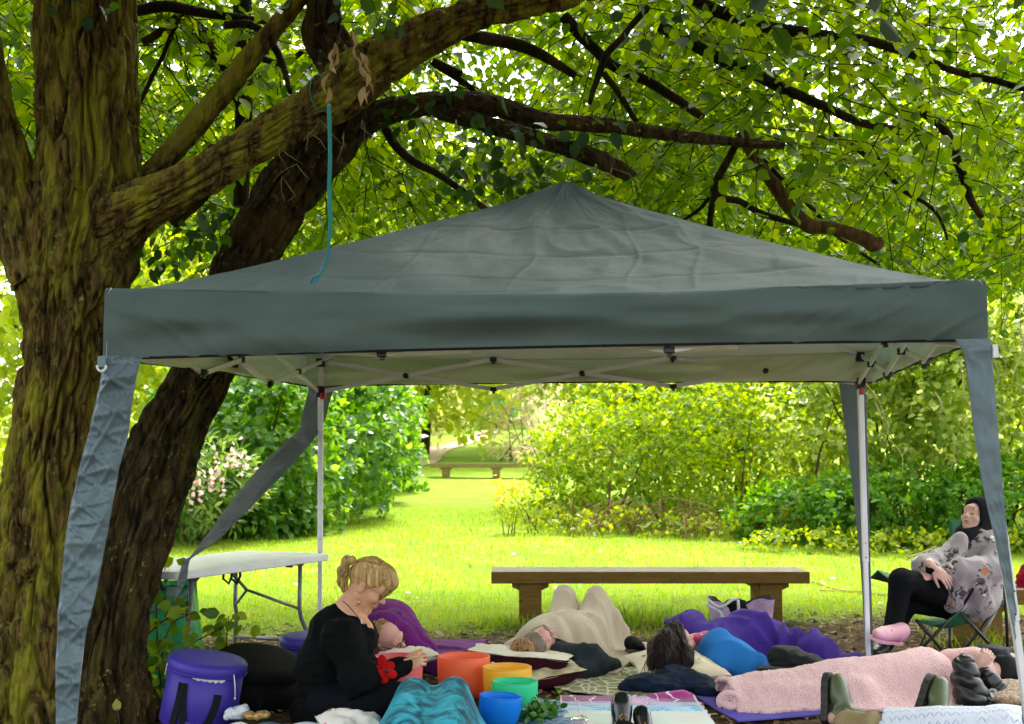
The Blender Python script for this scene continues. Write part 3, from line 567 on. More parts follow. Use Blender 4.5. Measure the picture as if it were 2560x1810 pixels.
def bramblestems(u0, u1, d, hz, n):
    def f(root):
        b = MB()
        for k in range(n):
            u = RNG.uniform(u0, u1); g0 = Vector(at(u, d + RNG.normal(-.4, .5), -.02)); h = RNG.uniform(.3, 1) * hz; l = RNG.normal(.1, .45); mm = g0 + Vector((l * .5, RNG.normal(0, .2), h)); e = mm + Vector((l * .7, RNG.normal(-.3, .2), -h * RNG.uniform(.1, .7)))
            c = spline([tuple(g0), tuple(g0 + (mm - g0) * .5 + Vector((0, 0, h * .15))), tuple(mm), tuple(e)], 4); b.tube(c, np.linspace(.009, .004, len(c)), 4, caps=False)
        tag(b.build('arching_stems', TWIG, root), kind='stuff')
    return f
shrub('bramble_bush', 'sprawling yellow green bramble with brown arching stems behind the near bench', [(at(1560, 20.4, 1.05), (1.5, 1.3, 1.5)), (at(1800, 20.2, 1.25), (1.6, 1.4, 1.8)), (at(1430, 21.5, .8), (.9, .8, 1.1))], 26000, .085, BRAM, 'oval', stems=5, stemmat=TWIG, extra=bramblestems(1410, 1960, 19.2, .6, 120), inner=.6)
shrub('bramble_bush', 'tall loose yellow green bush rising behind the bramble to the gazebo hem', [(at(1640, 24, 2.0), (2.2, 1.6, 2.3)), (at(1960, 23.5, 2.1), (2.0, 1.6, 2.4))], 24000, .11, leafmat('loose_bush_leaf', (.11, .21, .012), (.20, .29, .016), (.34, .39, .06), .55), 'oval', stems=3, stemmat=TWIG, inner=.6)
def archstems(root):
    b = MB()
    for (u, v, d) in ((2480, 760, 16), (2545, 820, 15.6), (2500, 900, 15.6), (2210, 1010, 16.5), (2330, 980, 16), (2100, 1060, 16.5), (2520, 760, 15.8), (2400, 900, 16), (2170, 920, 16.6), (2555, 1000, 15.5)):
        p0 = P(u + RNG.normal(0, 20), v, d); c = [p0]; 
        for k in range(6): c.append(c[-1] + Vector((RNG.normal(.02, .07), RNG.normal(0, .03), -.17)))
        b.tube(spline([tuple(p) for p in c], 3), np.linspace(.012, .004, 19), 4, caps=False)
    tag(b.build('hanging_stems', simple('pale_stem', (.34, .31, .16), (.22, .2, .09), 5, .7), root), kind='stuff')
shrub('pale_leaved_shrub', 'large shrub with pale oval leaves and hanging stems behind the right gazebo leg', [(at(2160, 18.6, 1.7), (1.5, 1.1, 1.9)), (at(2480, 17.8, 1.9), (1.6, 1.2, 2.1)), (at(2330, 18.4, 2.9), (1.7, 1.1, 1.2))], 24000, .125, PALE, 'oval', parts=290, stems=4, per=7, extra=archstems, inner=.5)
shrub('nettle_patch', 'dark green nettles filling the foot of the pale leaved shrub behind the seated person', [(at(2250, 17.3, .45), (1.4, .7, .75)), (at(2520, 16.8, .5), (1.2, .7, .85)), (at(2000, 17.9, .3), (1.1, .6, .6))], 13000, .10, NETT, 'oval', 'nettles', stems=10, per=5)
shrub('weed_clump', 'low bright weeds along the lawn edge in front of the dark nettles', [(at(2040, 16.6, .05), (1.3, .45, .26)), (at(2330, 16.2, .05), (1.5, .45, .26)), (at(2560, 15.9, .05), (1.0, .4, .26))], 3600, .075, LIGHT, 'oval', 'weeds', stems=0, per=4)
shrub('weed_clump', 'pale fresh weeds at the foot of the bramble, left of the right gazebo pole', [(at(1560, 18.6, .05), (1.4, .5, .32)), (at(1800, 18.3, .05), (1.3, .5, .30)), (at(1960, 18.2, .05), (.8, .4, .36))], 3000, .085, LIGHT, 'oval', 'weeds', stems=0, per=4)
def ragwort(root):
    for (u, v) in ((1243, 1205), (1252, 1222), (1248, 1248), (1280, 1212), (1262, 1250), (1285, 1225), (1310, 1215)):
        c = np.array(P(u, v, 18.6)); n = 16; q = c + RNG.normal(0, 1, (n, 3)) * .04; V, Q = leaf_arrays(q, unit(n) + np.array([0, 0, .5]), unit(n) + np.array([0, -.3, 1]), RNG.uniform(.04, .07, n)); tag(mesh('flower_head', V, Q, YEL, root), kind='stuff')
YEL = leafmat('yellow_petal', (.62, .48, .005), (.70, .55, .005), (.75, .62, .02), .3)
shrub('ragwort', 'yellow flowered weed leaning out of the bramble over the lawn', [(at(1330, 18.8, .35), (.42, .35, .42)), (at(1270, 18.6, .42), (.22, .2, .32))], 1100, .09, LIGHT, 'long', 'wild flower', stems=4, per=5, extra=ragwort)
PINKY = leafmat('pink_seed_head', (.42, .32, .22), (.55, .46, .34), (.34, .36, .12), .45)
shrub('tall_pink_weeds', 'tall pale pink flowering weeds beyond the far bench, right of the path', [(at(1315, 41, .9), (1.6, 1.4, 1.7)), (at(1420, 37, .8), (1.8, 1.4, 1.6))], 6000, .15, PINKY, 'long', 'wild flowers', stems=10, inner=.6)
shrub('tall_pink_weeds', 'tall pale flowering weeds left of the path beyond the far bench', [(at(1035, 45, 1.2), (1.2, 1.2, 2.0)), (at(1120, 60, 1.5), (1.8, 1.5, 2.2))], 5000, .17, leafmat('pale_weed_leaf', (.30, .33, .10), (.40, .38, .18), (.50, .44, .28), .45), 'long', 'wild flowers', stems=8, inner=.6)
shrub('far_bush', 'bluish green bush at the end of the path', [(at(1240, 66, 2.2), (2.6, 2, 2.6))], 2500, .3, leafmat('bluish_leaf', (.10, .2, .10), (.16, .28, .14), (.25, .36, .2), .4), 'oval', stems=4)
def tree(label, u, d, r, cz, mat, n, size, group='trees beyond the lawn', trunk_r=.18):
    c = at(u, d); root = thing('tree', label, 'tree', c, group); b = MB(); b.tube([(c[0], c[1], c[2] - .2), (c[0] + .2, c[1], c[2] + cz * .5), (c[0] + .1, c[1], c[2] + cz)], [trunk_r, trunk_r * .8, trunk_r * .5], 9)
    b.build('trunk', BARK2, root); m = n // 8; dv = unit(m); rr = 1 - .5 * RNG.random(m) ** 1.3; rr *= 1 + .25 * fbm(dv * 2.5 + d, 3, 71); ctr = np.array([c[0], c[1], c[2] + cz]) + dv * rr[:, None] * np.array(r); k = len(ctr) * 8
    q = np.repeat(ctr, 8, 0) + unit(k) * size * 1.2; V, Q = leaf_arrays(q, unit(k) + np.array([0, 0, -.5]), unit(k) * .6 + np.array([0, 0, 1]), size * RNG.uniform(.6, 1.2, k)); ok = q[:, 2] > terr(q[:, 0], q[:, 1]) + .3
    tag(mesh('crown', V, Q[np.repeat(ok, 2)], mat, root), kind='stuff')
    lb = MB()
    for k in range(9):
        a = k * 2.4; e = Vector((c[0] + math.cos(a) * r[0] * .7, c[1] + math.sin(a) * r[1] * .6, c[2] + cz + r[2] * (.1 + .07 * k - .2))); s0 = Vector((c[0] + .1, c[1], c[2] + cz * (.45 + .05 * k))); lb.tube([s0, (s0 + e) / 2 + Vector((0, 0, .3)), e], [trunk_r * .4, trunk_r * .25, .02], 6, caps=False)
    tag(lb.build('limbs', BARK2, root), kind='stuff')
FAR2 = leafmat('far_leaf_yellow', (.15, .22, .02), (.24, .31, .03), (.34, .37, .07), .5)
for a in (('bright leafy tree behind the left shrubs, below the long rope', 700, 30, (4.0, 2.6, 4.6), 5.2, FAR2, 12000, .28), ('pale tree at the far left of the wood, seen beside the mossy trunk', 120, 26, (3.6, 2.6, 4.4), 4.6, FARL, 10000, .26), ('pale tree seen just left of the gazebo peak', 1060, 42, (4.6, 3, 5.2), 6.2, FARL, 9000, .36), ('hazy pale tree right above the gazebo peak', 1420, 48, (5.6, 3, 6.0), 7.0, FARL, 9000, .42), ('bright yellow green tree above the right slope of the gazebo roof', 1850, 27, (4.2, 2.6, 4.4), 5.2, FAR2, 13000, .26), ('bright green tree behind the right gazebo corner', 2350, 24, (3.8, 2.4, 3.6), 4.8, leafmat('green_far_leaf', (.09, .17, .014), (.15, .23, .018), (.24, .30, .04), .5), 12000, .23), ('green tree at the far right edge of the wood', 2760, 25, (3.2, 2.4, 3.6), 3.6, FAR2, 5000, .24), ('tall pale tree filling the gap between the leaning stem and the roof', 480, 38, (4.8, 3, 6.2), 6.6, FARL, 10000, .36), ('tall distant tree closing the view over the path', 1180, 75, (7, 4, 6), 5.5, FARL, 6000, .6), ('distant tree behind the right bramble', 1700, 60, (7, 4, 6), 5.6, FARL, 6000, .5), ('distant tree behind the tall left tree', 760, 62, (7, 4, 6), 5.8, FARL, 6000, .5)): tree(*a)
# ================================================================== gazebo
def fabric(name, a, b, rough=.5, bs=.35, cell=9, trans=.0, spec=.4):
    t = NT(name); v = t.tc.outputs['Object']
    col = t.mix(t.ramp(t.noise(3, 4), .3, .7), a, b)
    cr = t.math('ADD', t.math('MULTIPLY', t.voro(cell, v, 'DISTANCE_TO_EDGE'), 1.2), t.math('MULTIPLY', t.noise(14, 4, None, .6, 1.2), .5))
    p = t.pbr(col, rough, t.bump(cr, bs, .03), Specular_IOR_Level=spec)
    if not trans: return t.out(p)
    tr = t.n('ShaderNodeBsdfTranslucent'); t.put(tr.inputs[0], tuple(min(.85, x * 4.6) for x in a)); mx = t.n('ShaderNodeMixShader'); mx.inputs[0].default_value = trans
    t.l(p.outputs[0], mx.inputs[1]); t.l(tr.outputs[0], mx.inputs[2]); return t.out(mx)
CANV = fabric('grey_polyester', (.098, .134, .131), (.080, .112, .110), .62, .45, 3.2, .24, .16)
SKIRT = fabric('grey_polyester_strip', (.13, .185, .20), (.11, .165, .18), .5, .12, 9)
LIN = fabric('lawn_tinted_lining', (.84, .87, .50), (.80, .83, .46), .8, .3, 5, .45)  # yellow-green bounce from the lawn is put into the lining colour
STRIP = fabric('grey_polyester_thin', (.115, .13, .14), (.09, .105, .11), .5, .25, 6, .25)
WHITE = simple('white_powder_coat', (.74, .75, .75), (.66, .68, .68), 5, .35)
BLACKP = simple('black_plastic', (.012, .012, .013), None, 9, .4)
REDP = simple('red_plastic', (.45, .01, .012), None, 9, .35)
GZ = thing('pop_up_gazebo', 'grey pop up gazebo with white scissor frame and fabric leg covers standing over the mats', 'gazebo', (.25, 6.5, 0))
C4 = [P(262, 712, 5.22), P(2466, 690, 4.72), P(2190, 905, 7.72), P(765, 912, 8.3)]        # roof corners FL FR BR BL
for i, z in enumerate((2.09, 2.05, 2.08, 2.10)): C4[i] = Vector((C4[i].x, C4[i].y, z))
HEM = [P(254, 896, 5.2).z, P(2478, 848, 4.7).z, 1.85, 1.86]
APEX = P(1413, 452, 6.5)
def roof(off, nx=280, ny=130):
    V, Q = [], []
    for e in range(4):
        A, B = np.array(C4[e]), np.array(C4[(e + 1) % 4]); hA, hB = HEM[e], HEM[(e + 1) % 4]; ap = np.array(APEX)
        s = np.linspace(0, 1, nx); tt = np.linspace(0, 1, ny); S, T = np.meshgrid(s, tt, indexing='ij')
        ev = A + (B - A) * S[..., None]; ev[..., 2] -= .035 * np.sin(np.pi * S)
        X = ev + (ap - ev) * T[..., None]; z0 = ev[..., 2]; X[..., 2] = z0 + (ap[2] - z0) * (T ** 1.12) ; X[..., 2] -= .022 * np.sin(np.pi * S) * np.sin(np.pi * T) ** .8
        X[..., 2] += .03 * np.exp(-((1 - T) / .07) ** 2) - .03
        n = np.cross(B - A, ap - A); n /= np.linalg.norm(n); n = n if n[2] > 0 else -n
        L = np.linalg.norm(B - A); Sx = (S - .5) * (1 - T * .9)
        w_ = .014 * (ridge(np.stack([(S - .5) * (1 - .6 * T) * 9 + T * 2.5, T * 4 - S * 2, S * 0 + e * 1.7], -1), 88) ** 3 - .3) + .012 * fbm(np.stack([S * 9, T * 5, S * 0 + e], -1), 3, 81) + .010 * (ridge(np.stack([(S - .5) * (1 - T) * 16, T * 3.2 + S * 3, S * 0 + e * 3.1], -1), 82) - .6)
        for x0, am in ((-.33, .006), (-.18, .007), (-.02, .009), (.12, .006), (.2, .007), (.3, .007), (.38, .005)): w_ += 1.2 * am * np.exp(-((Sx - x0 + .012 * noise(np.stack([T * 5, S * 0 + x0, S * 0], -1), 83)) / .0032) ** 2) * (T < .75) * (.5 + .5 * noise(np.stack([T * 6, S * 0 + 9 * x0, S * 0], -1), 87))
        for t0, am in ((.22, -.006), (.42, -.005), (.63, -.006)): w_ += 1.1 * am * np.exp(-((T - t0 + .02 * (S - .5)) / .008) ** 2)
        X = X + n * ((w_ * np.clip(8 * T, 0, 1) * np.clip(14 * np.minimum(S, 1 - S), .15, 1)) * np.clip((1 - T) * 14, 0, 1))[..., None]
        out = np.array([n[0], n[1], 0]) / np.linalg.norm(n[:2])
        m = 22; hz = np.linspace(0, 1, m); S2, H2 = np.meshgrid(s, hz, indexing='ij'); hem = hA + (hB - hA) * S2 + .004 * noise(np.stack([S2 * 7, S2 * 0, S2 * 0 + e], -1), 89) + .012 * np.sin(np.pi * S2) + .004 * noise(np.stack([S2 * 30, S2 * 0, S2 * 0], -1), 84) * H2
        ev2 = A + (B - A) * S2[..., None]; top = ev2[..., 2] - .035 * np.sin(np.pi * S2); W = ev2.copy(); W[..., 2] = hem + (top - hem) * (1 - H2)
        tens = np.minimum(S2, 1 - S2); diag = ridge(np.stack([tens * 34 - H2 * 3.5, H2 * 1.2 + S2 * 2, S2 * 0 + e], -1), 85) ** 3
        bul = .035 * np.sin(np.pi * np.clip(H2 * 1.05, 0, 1)) * np.sin(np.pi * S2) + .026 * (diag - .3) * np.exp(-tens / .16) * np.clip(H2 * 5, 0, 1) + .046 * fbm(np.stack([S2 * 4.5, H2 * 2.2, S2 * 0 + e], -1), 2, 86) * np.sin(np.pi * np.clip(H2, 0, 1)) ** .7 - .02 * H2
        bul *= np.clip(tens * 30, 0, 1); bul += -.012 * np.exp(-(H2 / .05) ** 2); W = W + out * bul[..., None]
        full = np.concatenate([W[:, ::-1] + out * off, X[:, 1:] + n * off], 1)
        k = full.shape[1]; b = sum(len(v) for v in V); V.append(full.reshape(-1, 3)); i = np.arange(nx * k).reshape(nx, k) + b
        Q.append(np.stack([i[:-1, :-1], i[1:, :-1], i[1:, 1:], i[:-1, 1:]], -1).reshape(-1, 4))
    return np.vstack(V), np.vstack(Q)
V, Q = roof(.0); mesh('canopy', V, Q, CANV, GZ)
V, Q = roof(-.016, 150, 70); mesh('lining', V, Q, LIN, GZ)
b = MB()
for e in range(4):
    n_ = 24; pts = []
    for k in range(n_ + 1):
        s = k / n_; q = C4[e].lerp(C4[(e + 1) % 4], s); pts.append((q.x, q.y, HEM[e] + (HEM[(e + 1) % 4] - HEM[e]) * s + .012 * math.sin(math.pi * s)))
    dv = (C4[(e + 1) % 4] - C4[e]).normalized(); nn = Vector((-dv.y, dv.x, 0)) * -.012
    pts = [Vector(p) - nn * 1.7 if e in (0,) else Vector(p) - nn for p in pts]; b.tube(pts, .006, 5)
b.build('hem_binding', simple('dark_binding', (.012, .014, .015), None, 5, .7), GZ)
# legs: an upper tube with a thinner tube sliding out of it
TOP4 = [P(282, 900, 5.3), P(2440, 865, 4.8), P(2149, 912, 7.72), P(802, 905, 8.2)]
FOOT = [Vector((-1.92, 5.3, 0)), Vector((2.055, 4.8, 0)), G(2170, 1660), Vector((P(803, 1400, 8.15).x, 8.15, 0))]
FOOT[2] = Vector((P(2171, 1640, 7.75).x, 7.75, 0)); NODE = []
for i in range(4):
    tp = TOP4[i]; ft = FOOT[i]; d = (ft - tp); z = tp.z; mid = tp + d * ((z - .70) / z); b = MB(); R = rot_to(d, (0, -1, 0)); b.bar(tp, mid, .034, .034, (0, -1, 0)); o = b.build('leg_upper', WHITE, GZ, False); bevel(o, .004)
    b = MB(); b.bar(mid - d.normalized() * .05, ft, .027, .027, (0, -1, 0)); o = b.build('leg_lower', WHITE, GZ, False); bevel(o, .003)
    b = MB(); b.box((ft.x, ft.y, .008), (.09, .09, .012)); b.build('foot_plate', WHITE, GZ, False)
    c = tp + d * ((z - .70 - .03) / z); b = MB(); b.ball(c + Vector((0, -.018, 0)), .005); b.ball(c + Vector((0, -.018, .09)), .004); b.build('button', BLACKP, GZ)
    tz = (2.0, 1.98, 2.02, 2.025)[i]; bz = (1.79, 1.79, 1.84, 1.815)[i]
    pt = tp + d * ((z - tz) / z); pb = tp + d * ((z - bz) / z); NODE.append((pt, pb))
    b = MB(); b.box(pt + Vector((0, 0, -.01)), (.06, .06, .06)); o = b.build('corner_bracket', BLACKP, GZ, False); bevel(o, .008)
    b = MB(); b.box(pb, (.062, .062, .075)); o = b.build('sliding_bracket', BLACKP, GZ, False); bevel(o, .008)
    if i >= 2: b = MB(); b.box(pb + Vector((.02 if i == 3 else -.002, -.034, -.05 if i == 2 else -.03)), (.034, .02, .045)); o = b.build('release_button', REDP, GZ, False); bevel(o, .005)
def truss(i, j, sgn):
    (ta, ba), (tb_, bb) = NODE[i], NODE[j]; N = 3; dv = (tb_ - ta).normalized(); nrm = Vector((-dv.y, dv.x, 0)).normalized() * .012 * sgn
    T = [ta.lerp(tb_, k / N) + Vector((0, 0, .0)) for k in range(N + 1)]; B = [ba.lerp(bb, k / N) for k in range(N + 1)]
    for k in range(N):
        for a_, b_, s in ((T[k], B[k + 1], 1), (B[k], T[k + 1], -1)):
            m = MB(); m.bar(a_ + nrm * s, b_ + nrm * s, .024, .012, tuple(nrm)) if False else m.bar(a_ + nrm * s, b_ + nrm * s, .013, .026); o = m.build('truss_bar', WHITE, GZ, False)
        m = MB(); c = (T[k] + B[k + 1]) / 2; R = rot_to(nrm, (0, 0, 1)); m.lathe(c - nrm * 1.9, [(0, 0), (.019, 0), (.019, .05), (0, .05)], 12, rot_to((0, 0, 1)) @ Matrix.Identity(3) if False else (rot_to(nrm) @ Matrix.Rotation(-math.pi / 2, 3, 'X'))); m.build('pivot_joint', BLACKP, GZ)
    for k in range(1, N):
        for c in (T[k], B[k]):
            m = MB(); m.box(c, (.045, .045, .03)); m.box(c + Vector((0, 0, -.022)), (.02, .05, .016)); o = m.build('truss_joint', BLACKP, GZ, False); bevel(o, .005)
    return T, B
FT = truss(0, 1, 1); truss(2, 3, 1); RT = truss(1, 2, 1); LT_ = truss(3, 0, 1)
# inner bars up to the roof peak
for p in [NODE[i][0] for i in range(4)]:
    m = MB(); m.bar(p, APEX - Vector((0, 0, .10)), .022, .022); m.build('roof_bar', WHITE, GZ, False)
for k in (1, 2):
    c = FT[1][k]; 
    for dx in (-.36, .36):
        m = MB(); m.bar(c + Vector((0, .05, .005)), c + Vector((dx, .42, .06)), .014, .032); m.build('truss_bar', WHITE, GZ, False)
m = MB(); m.tube([APEX - Vector((0, 0, .12)), APEX - Vector((0, 0, .02))], [.05, .03], 12); m.build('peak_hub', BLACKP, GZ)
# fabric strips down the legs
def facets(a, b, s):
    """a triangulated lattice of random heights: flat facets that meet in sharp creases"""
    b = b * 1.15; a = a + .35 * noise(np.stack([a * .5, b * .5, a * 0], -1), s + 40); i, j = np.floor(a), np.floor(b); f, g = a - i, b - j; z = i * 0
    h = lambda di, dj: _hash(i + di, j + dj, z, s)
    h00, h10, h01, h11 = h(0, 0), h(1, 0), h(0, 1), h(1, 1); lo = f > g
    e = np.minimum(np.minimum(np.minimum(f, 1 - f), np.minimum(g, 1 - g)), np.abs(f - g)); gr = .42 * np.exp(-(e / .075) ** 2) * (.4 + .6 * np.abs(noise(np.stack([a * 1.3, b * 1.3, a * 0], -1), s + 60)))
    return -gr + .5 * np.where(lo, h00 + (h10 - h00) * f + (h11 - h10) * g, h00 + (h01 - h00) * g + (h11 - h01) * f)
def strip(name, rowsL, mat, crump, nx=26, per=10, seed=0, ret=0, twist=None):
    c = spline([(u0, v0, u1, v1, d0, d1) for (u0, v0, u1, v1, d0, d1) in rowsL], per); n = len(c); V = np.zeros((n, nx + 1, 3)); nr = []
    for i, (u0, v0, u1, v1, d0, d1) in enumerate(c):
        a, b_ = P(u0, v0, d0), P(u1, v1, d1)
        for k in range(nx + 1): V[i, k] = a.lerp(b_, k / nx)
    du = np.gradient(V, axis=1); dv = np.gradient(V, axis=0); nn = np.cross(du, dv); nn /= np.maximum(np.linalg.norm(nn, axis=-1, keepdims=True), 1e-9)
    q = V * np.array([1, 1, 1]); 
    cell = np.zeros(q.shape[:2])
    for (sc, am, sd_) in ((11, 1, 0), (25, .30, 3)):
        tv_ = (q * sc * .8) @ np.array([[.8, .1, .55], [0, 1, 0], [-.6, .1, .8]]); cell += am * facets(tv_[..., 0], tv_[..., 2], seed + sd_)
    edge_t = np.clip(np.minimum(np.arange(nx + 1), nx - np.arange(nx + 1)) / 3, .35, 1)[None]
    V = V + nn * (cell * crump * edge_t)[..., None]
    i = np.arange(n * (nx + 1)).reshape(n, nx + 1); Q = np.stack([i[:-1, :-1], i[1:, :-1], i[1:, 1:], i[:-1, 1:]], -1).reshape(-1, 4)
    o = mesh(name, V.reshape(-1, 3), Q, mat, GZ); solid(o, .003); return o
D_ = 5.16
strip('leg_cover', [(252, 890, 356, 892, D_, D_ + .04), (252, 945, 338, 960, D_, D_ + .03), (230, 1050, 322, 1075, D_, D_ + .02), (200, 1160, 297, 1180, D_, D_ + .02), (178, 1260, 282, 1270, D_, D_ + .02), (165, 1340, 266, 1350, D_, D_ + .02), (150, 1480, 238, 1490, D_, D_ + .02), (142, 1600, 212, 1600, D_, D_ + .02), (139, 1720, 199, 1720, D_, D_ + .02), (140, 1840, 190, 1840, D_, D_ + .02), (142, 1960, 186, 1960, D_, D_ + .02)], SKIRT, .075, 34, 18, 91)
o = strip('leg_cover', [(2388, 848, 2476, 846, 4.68, 4.66), (2412, 900, 2482, 900, 4.68, 4.66), (2432, 1060, 2494, 1060, 4.68, 4.66), (2458, 1220, 2508, 1220, 4.68, 4.66), (2490, 1360, 2521, 1360, 4.70, 4.7), (2521, 1500, 2539, 1500, 4.75, 4.77), (2545, 1640, 2556, 1640, 4.8, 4.83), (2560, 1800, 2572, 1800, 4.85, 4.88), (2570, 1960, 2585, 1960, 4.85, 4.88)], SKIRT, .024, 18, 12, 95)
strip('leg_cover', [(2096, 950, 2166, 950, 7.95, 7.9), (2106, 1020, 2167, 1020, 7.95, 7.9), (2122, 1140, 2170, 1140, 7.95, 7.9), (2140, 1300, 2173, 1300, 7.95, 7.9), (2153, 1440, 2177, 1440, 7.9, 7.86), (2162, 1600, 2182, 1600, 7.88, 7.84), (2164, 1660, 2182, 1660, 7.88, 7.84)], STRIP, .012, 16, 10, 97)
strip('leg_cover', [(770, 952, 850, 955, 8.4, 8.35), (768, 985, 828, 990, 8.38, 8.33), (752, 1050, 812, 1050, 8.2, 8.25), (747, 1075, 776, 1110, 8.1, 8.05), (700, 1115, 742, 1148, 7.85, 7.8), (640, 1178, 690, 1205, 7.55, 7.5), (575, 1258, 622, 1272, 7.2, 7.15), (530, 1320, 560, 1335, 6.95, 6.9), (495, 1365, 510, 1375, 6.7, 6.7), (474, 1393, 479, 1396, 6.45, 6.45), (456, 1412, 472, 1412, 6.32, 6.32), (444, 1450, 466, 1450, 6.3, 6.3), (440, 1475, 452, 1478, 6.3, 6.3), (434, 1502, 438, 1502, 6.3, 6.3)], STRIP, .026, 18, 12, 99)
b = MB(); rr = []
for k in range(15):
    a = -.15 + (math.pi + .3) * k / 14; rr.append(P(254 + 11 * math.cos(a), 915 + 13 * math.sin(a), 5.13))
b.tube(rr, .0055, 8); b.build('webbing_ring', WHITE, GZ)
b = MB(); b.bar(P(254, 890, 5.14), P(254, 917, 5.13), .035, .004, (0, -1, 0)); b.build('webbing_loop', SKIRT, GZ, False)
b = MB(); b.box(P(2487, 878, 4.66), (.02, .02, .05)); b.build('strap_tab', WHITE, GZ, False)
# ================================================================== rope and dead leaves
t = NT('blue_rope'); wv = t.n('ShaderNodeTexWave', wave_type='BANDS'); wv.inputs['Scale'].default_value = 60; wv.inputs['Distortion'].default_value = 2; t.l(t.vec((1, 1, 1), rot=(0, .6, 0)), wv.inputs[0])
sz = t.n('ShaderNodeSeparateXYZ'); t.l(t.tc.outputs['Object'], sz.inputs[0])
base = t.mix(t.ramp(sz.outputs[2], -.95, -.45), (.01, .17, .38), (.015, .34, .30)); t.out(t.pbr(t.mix(t.math('MULTIPLY', wv.outputs[0], .5), base, (.06, .5, .48)), .55, t.bump(wv.outputs[0], .8, .01)))
ROPE = t.m
RP = thing('hanging_rope', 'thin turquoise braided rope hanging from the limb, its frayed blue end over the gazebo roof', 'rope', P(822, 272, 5.0))
def strandset(pts, r0, k, turns, rr):
    c = spline([tuple(p) for p in pts], 26); n = len(c); out = []
    for j in range(k):
        m = MB(); a = np.linspace(0, turns * 6.283, n) + j * 6.283 / k; q = c + np.stack([np.cos(a) * r0 * .62, np.sin(a) * r0 * .62, a * 0], 1); m.tube(q, rr * .78, 6); out.append(m)
    return out
main = [P(822, 262, 5.0), P(824, 330, 5.0), P(825, 400, 5.0), P(823, 470, 5.0), P(826, 540, 5.0), P(822, 600, 5.0)]
for m in strandset(main, .0075, 3, 20, .0062): m.build('strand', ROPE, RP)
for m in strandset([P(824, 590, 5.0), P(820, 630, 5.0), P(812, 660, 5.0), P(800, 685, 4.99), P(782, 695, 4.98), P(779, 706, 4.98)], .005, 2, 5, .0055): m.build('strand', ROPE, RP)
for m in strandset([P(800, 684, 5.0), P(793, 699, 4.98), P(788, 706, 4.97)], .003, 2, 2, .005): m.build('strand', ROPE, RP)
m = MB()
for (u, v) in ((838, 590), (812, 596), (840, 575), (776, 712), (782, 712), (768, 690)): m.tube([P(822 if v < 650 else 780, v - 2, 5), P((u + 822) / 2 if v < 650 else u, v - 1, 5), P(u, v, 4.99)], .0015, 4)
tag(m.build('frayed_fibre', ROPE, RP), kind='stuff')
b = MB(); 
for k in range(1):
    pts = []; 
    for j in range(13): a = j / 12 * 6.283; pts.append(P(800 + 26 * math.cos(a) * 1.0, 232 + 46 * math.sin(a) + 10 * math.cos(a), 6.3 - .17 * math.sin(a * .5) * 1.3) + Vector((.012 * k, 0, .012 * k)))
    b.tube(pts, .003, 6)
b.build('loop', ROPE, RP)
DEADL = leafmat('dried_leaf', (.22, .15, .05), (.36, .26, .10), (.46, .37, .19), .1, rough=.7)
DL = thing('dried_leaf_sprig', 'sprig of curled pale dead leaves hanging in front of the upright dark stem', 'dead leaves', P(850, 40, 5.9))
m = MB()
for pts in (((850, 30), (856, 60), (842, 110), (838, 160)), ((856, 60), (880, 100), (905, 150), (915, 190)), ((846, 100), (832, 170), (826, 230)), ((895, 130), (890, 180), (905, 215)), ((880, 100), (902, 120), (922, 215))): m.tube([P(u, v, 5.9) for u, v in pts], .003, 5)
m.build('stem', STEM, DL)
sp = [(838, 125, .10), (832, 165, .10), (826, 200, .12), (822, 235, .10), (842, 150, .09), (880, 95, .09), (895, 120, .10), (902, 150, .10), (910, 175, .10), (916, 200, .09), (890, 160, .08), (905, 215, .11), (912, 235, .11), (925, 245, .08), (898, 180, .09), (920, 160, .09), (834, 140, .08)]
me = bpy.data.meshes.new('dead_leaf'); cv = []
for i in range(7):
    t_ = i / 6; wv_ = .17 * math.sin(math.pi * min(1, t_ * .92 + .06)) + .004
    for s in (-1, -.5, 0, .5, 1): cv.append((s * wv_, t_ + .05 * math.sin(t_ * 5), .30 * abs(s) ** 1.5 * wv_ * 4 * .5 + .12 * math.sin(t_ * 3.5)))
me.from_pydata(cv, [], [(i * 5 + k, i * 5 + k + 1, i * 5 + k + 6, i * 5 + k + 5) for i in range(6) for k in range(4)]); me.materials.append(DEADL); me.polygons.foreach_set('use_smooth', [True] * 24)
for (u, v, s) in sp:
    o = bpy.data.objects.new('dead_leaf', me); COL.objects.link(o); o.parent = DL
    R = rot_to((RNG.normal(0, .3), RNG.normal(0, .3), -1), (RNG.normal(), RNG.normal(), .1)); o.matrix_local = Matrix.Translation(P(u, v - 18, 5.88) - DL.location) @ R.to_4x4() @ Matrix.Scale(s, 4)
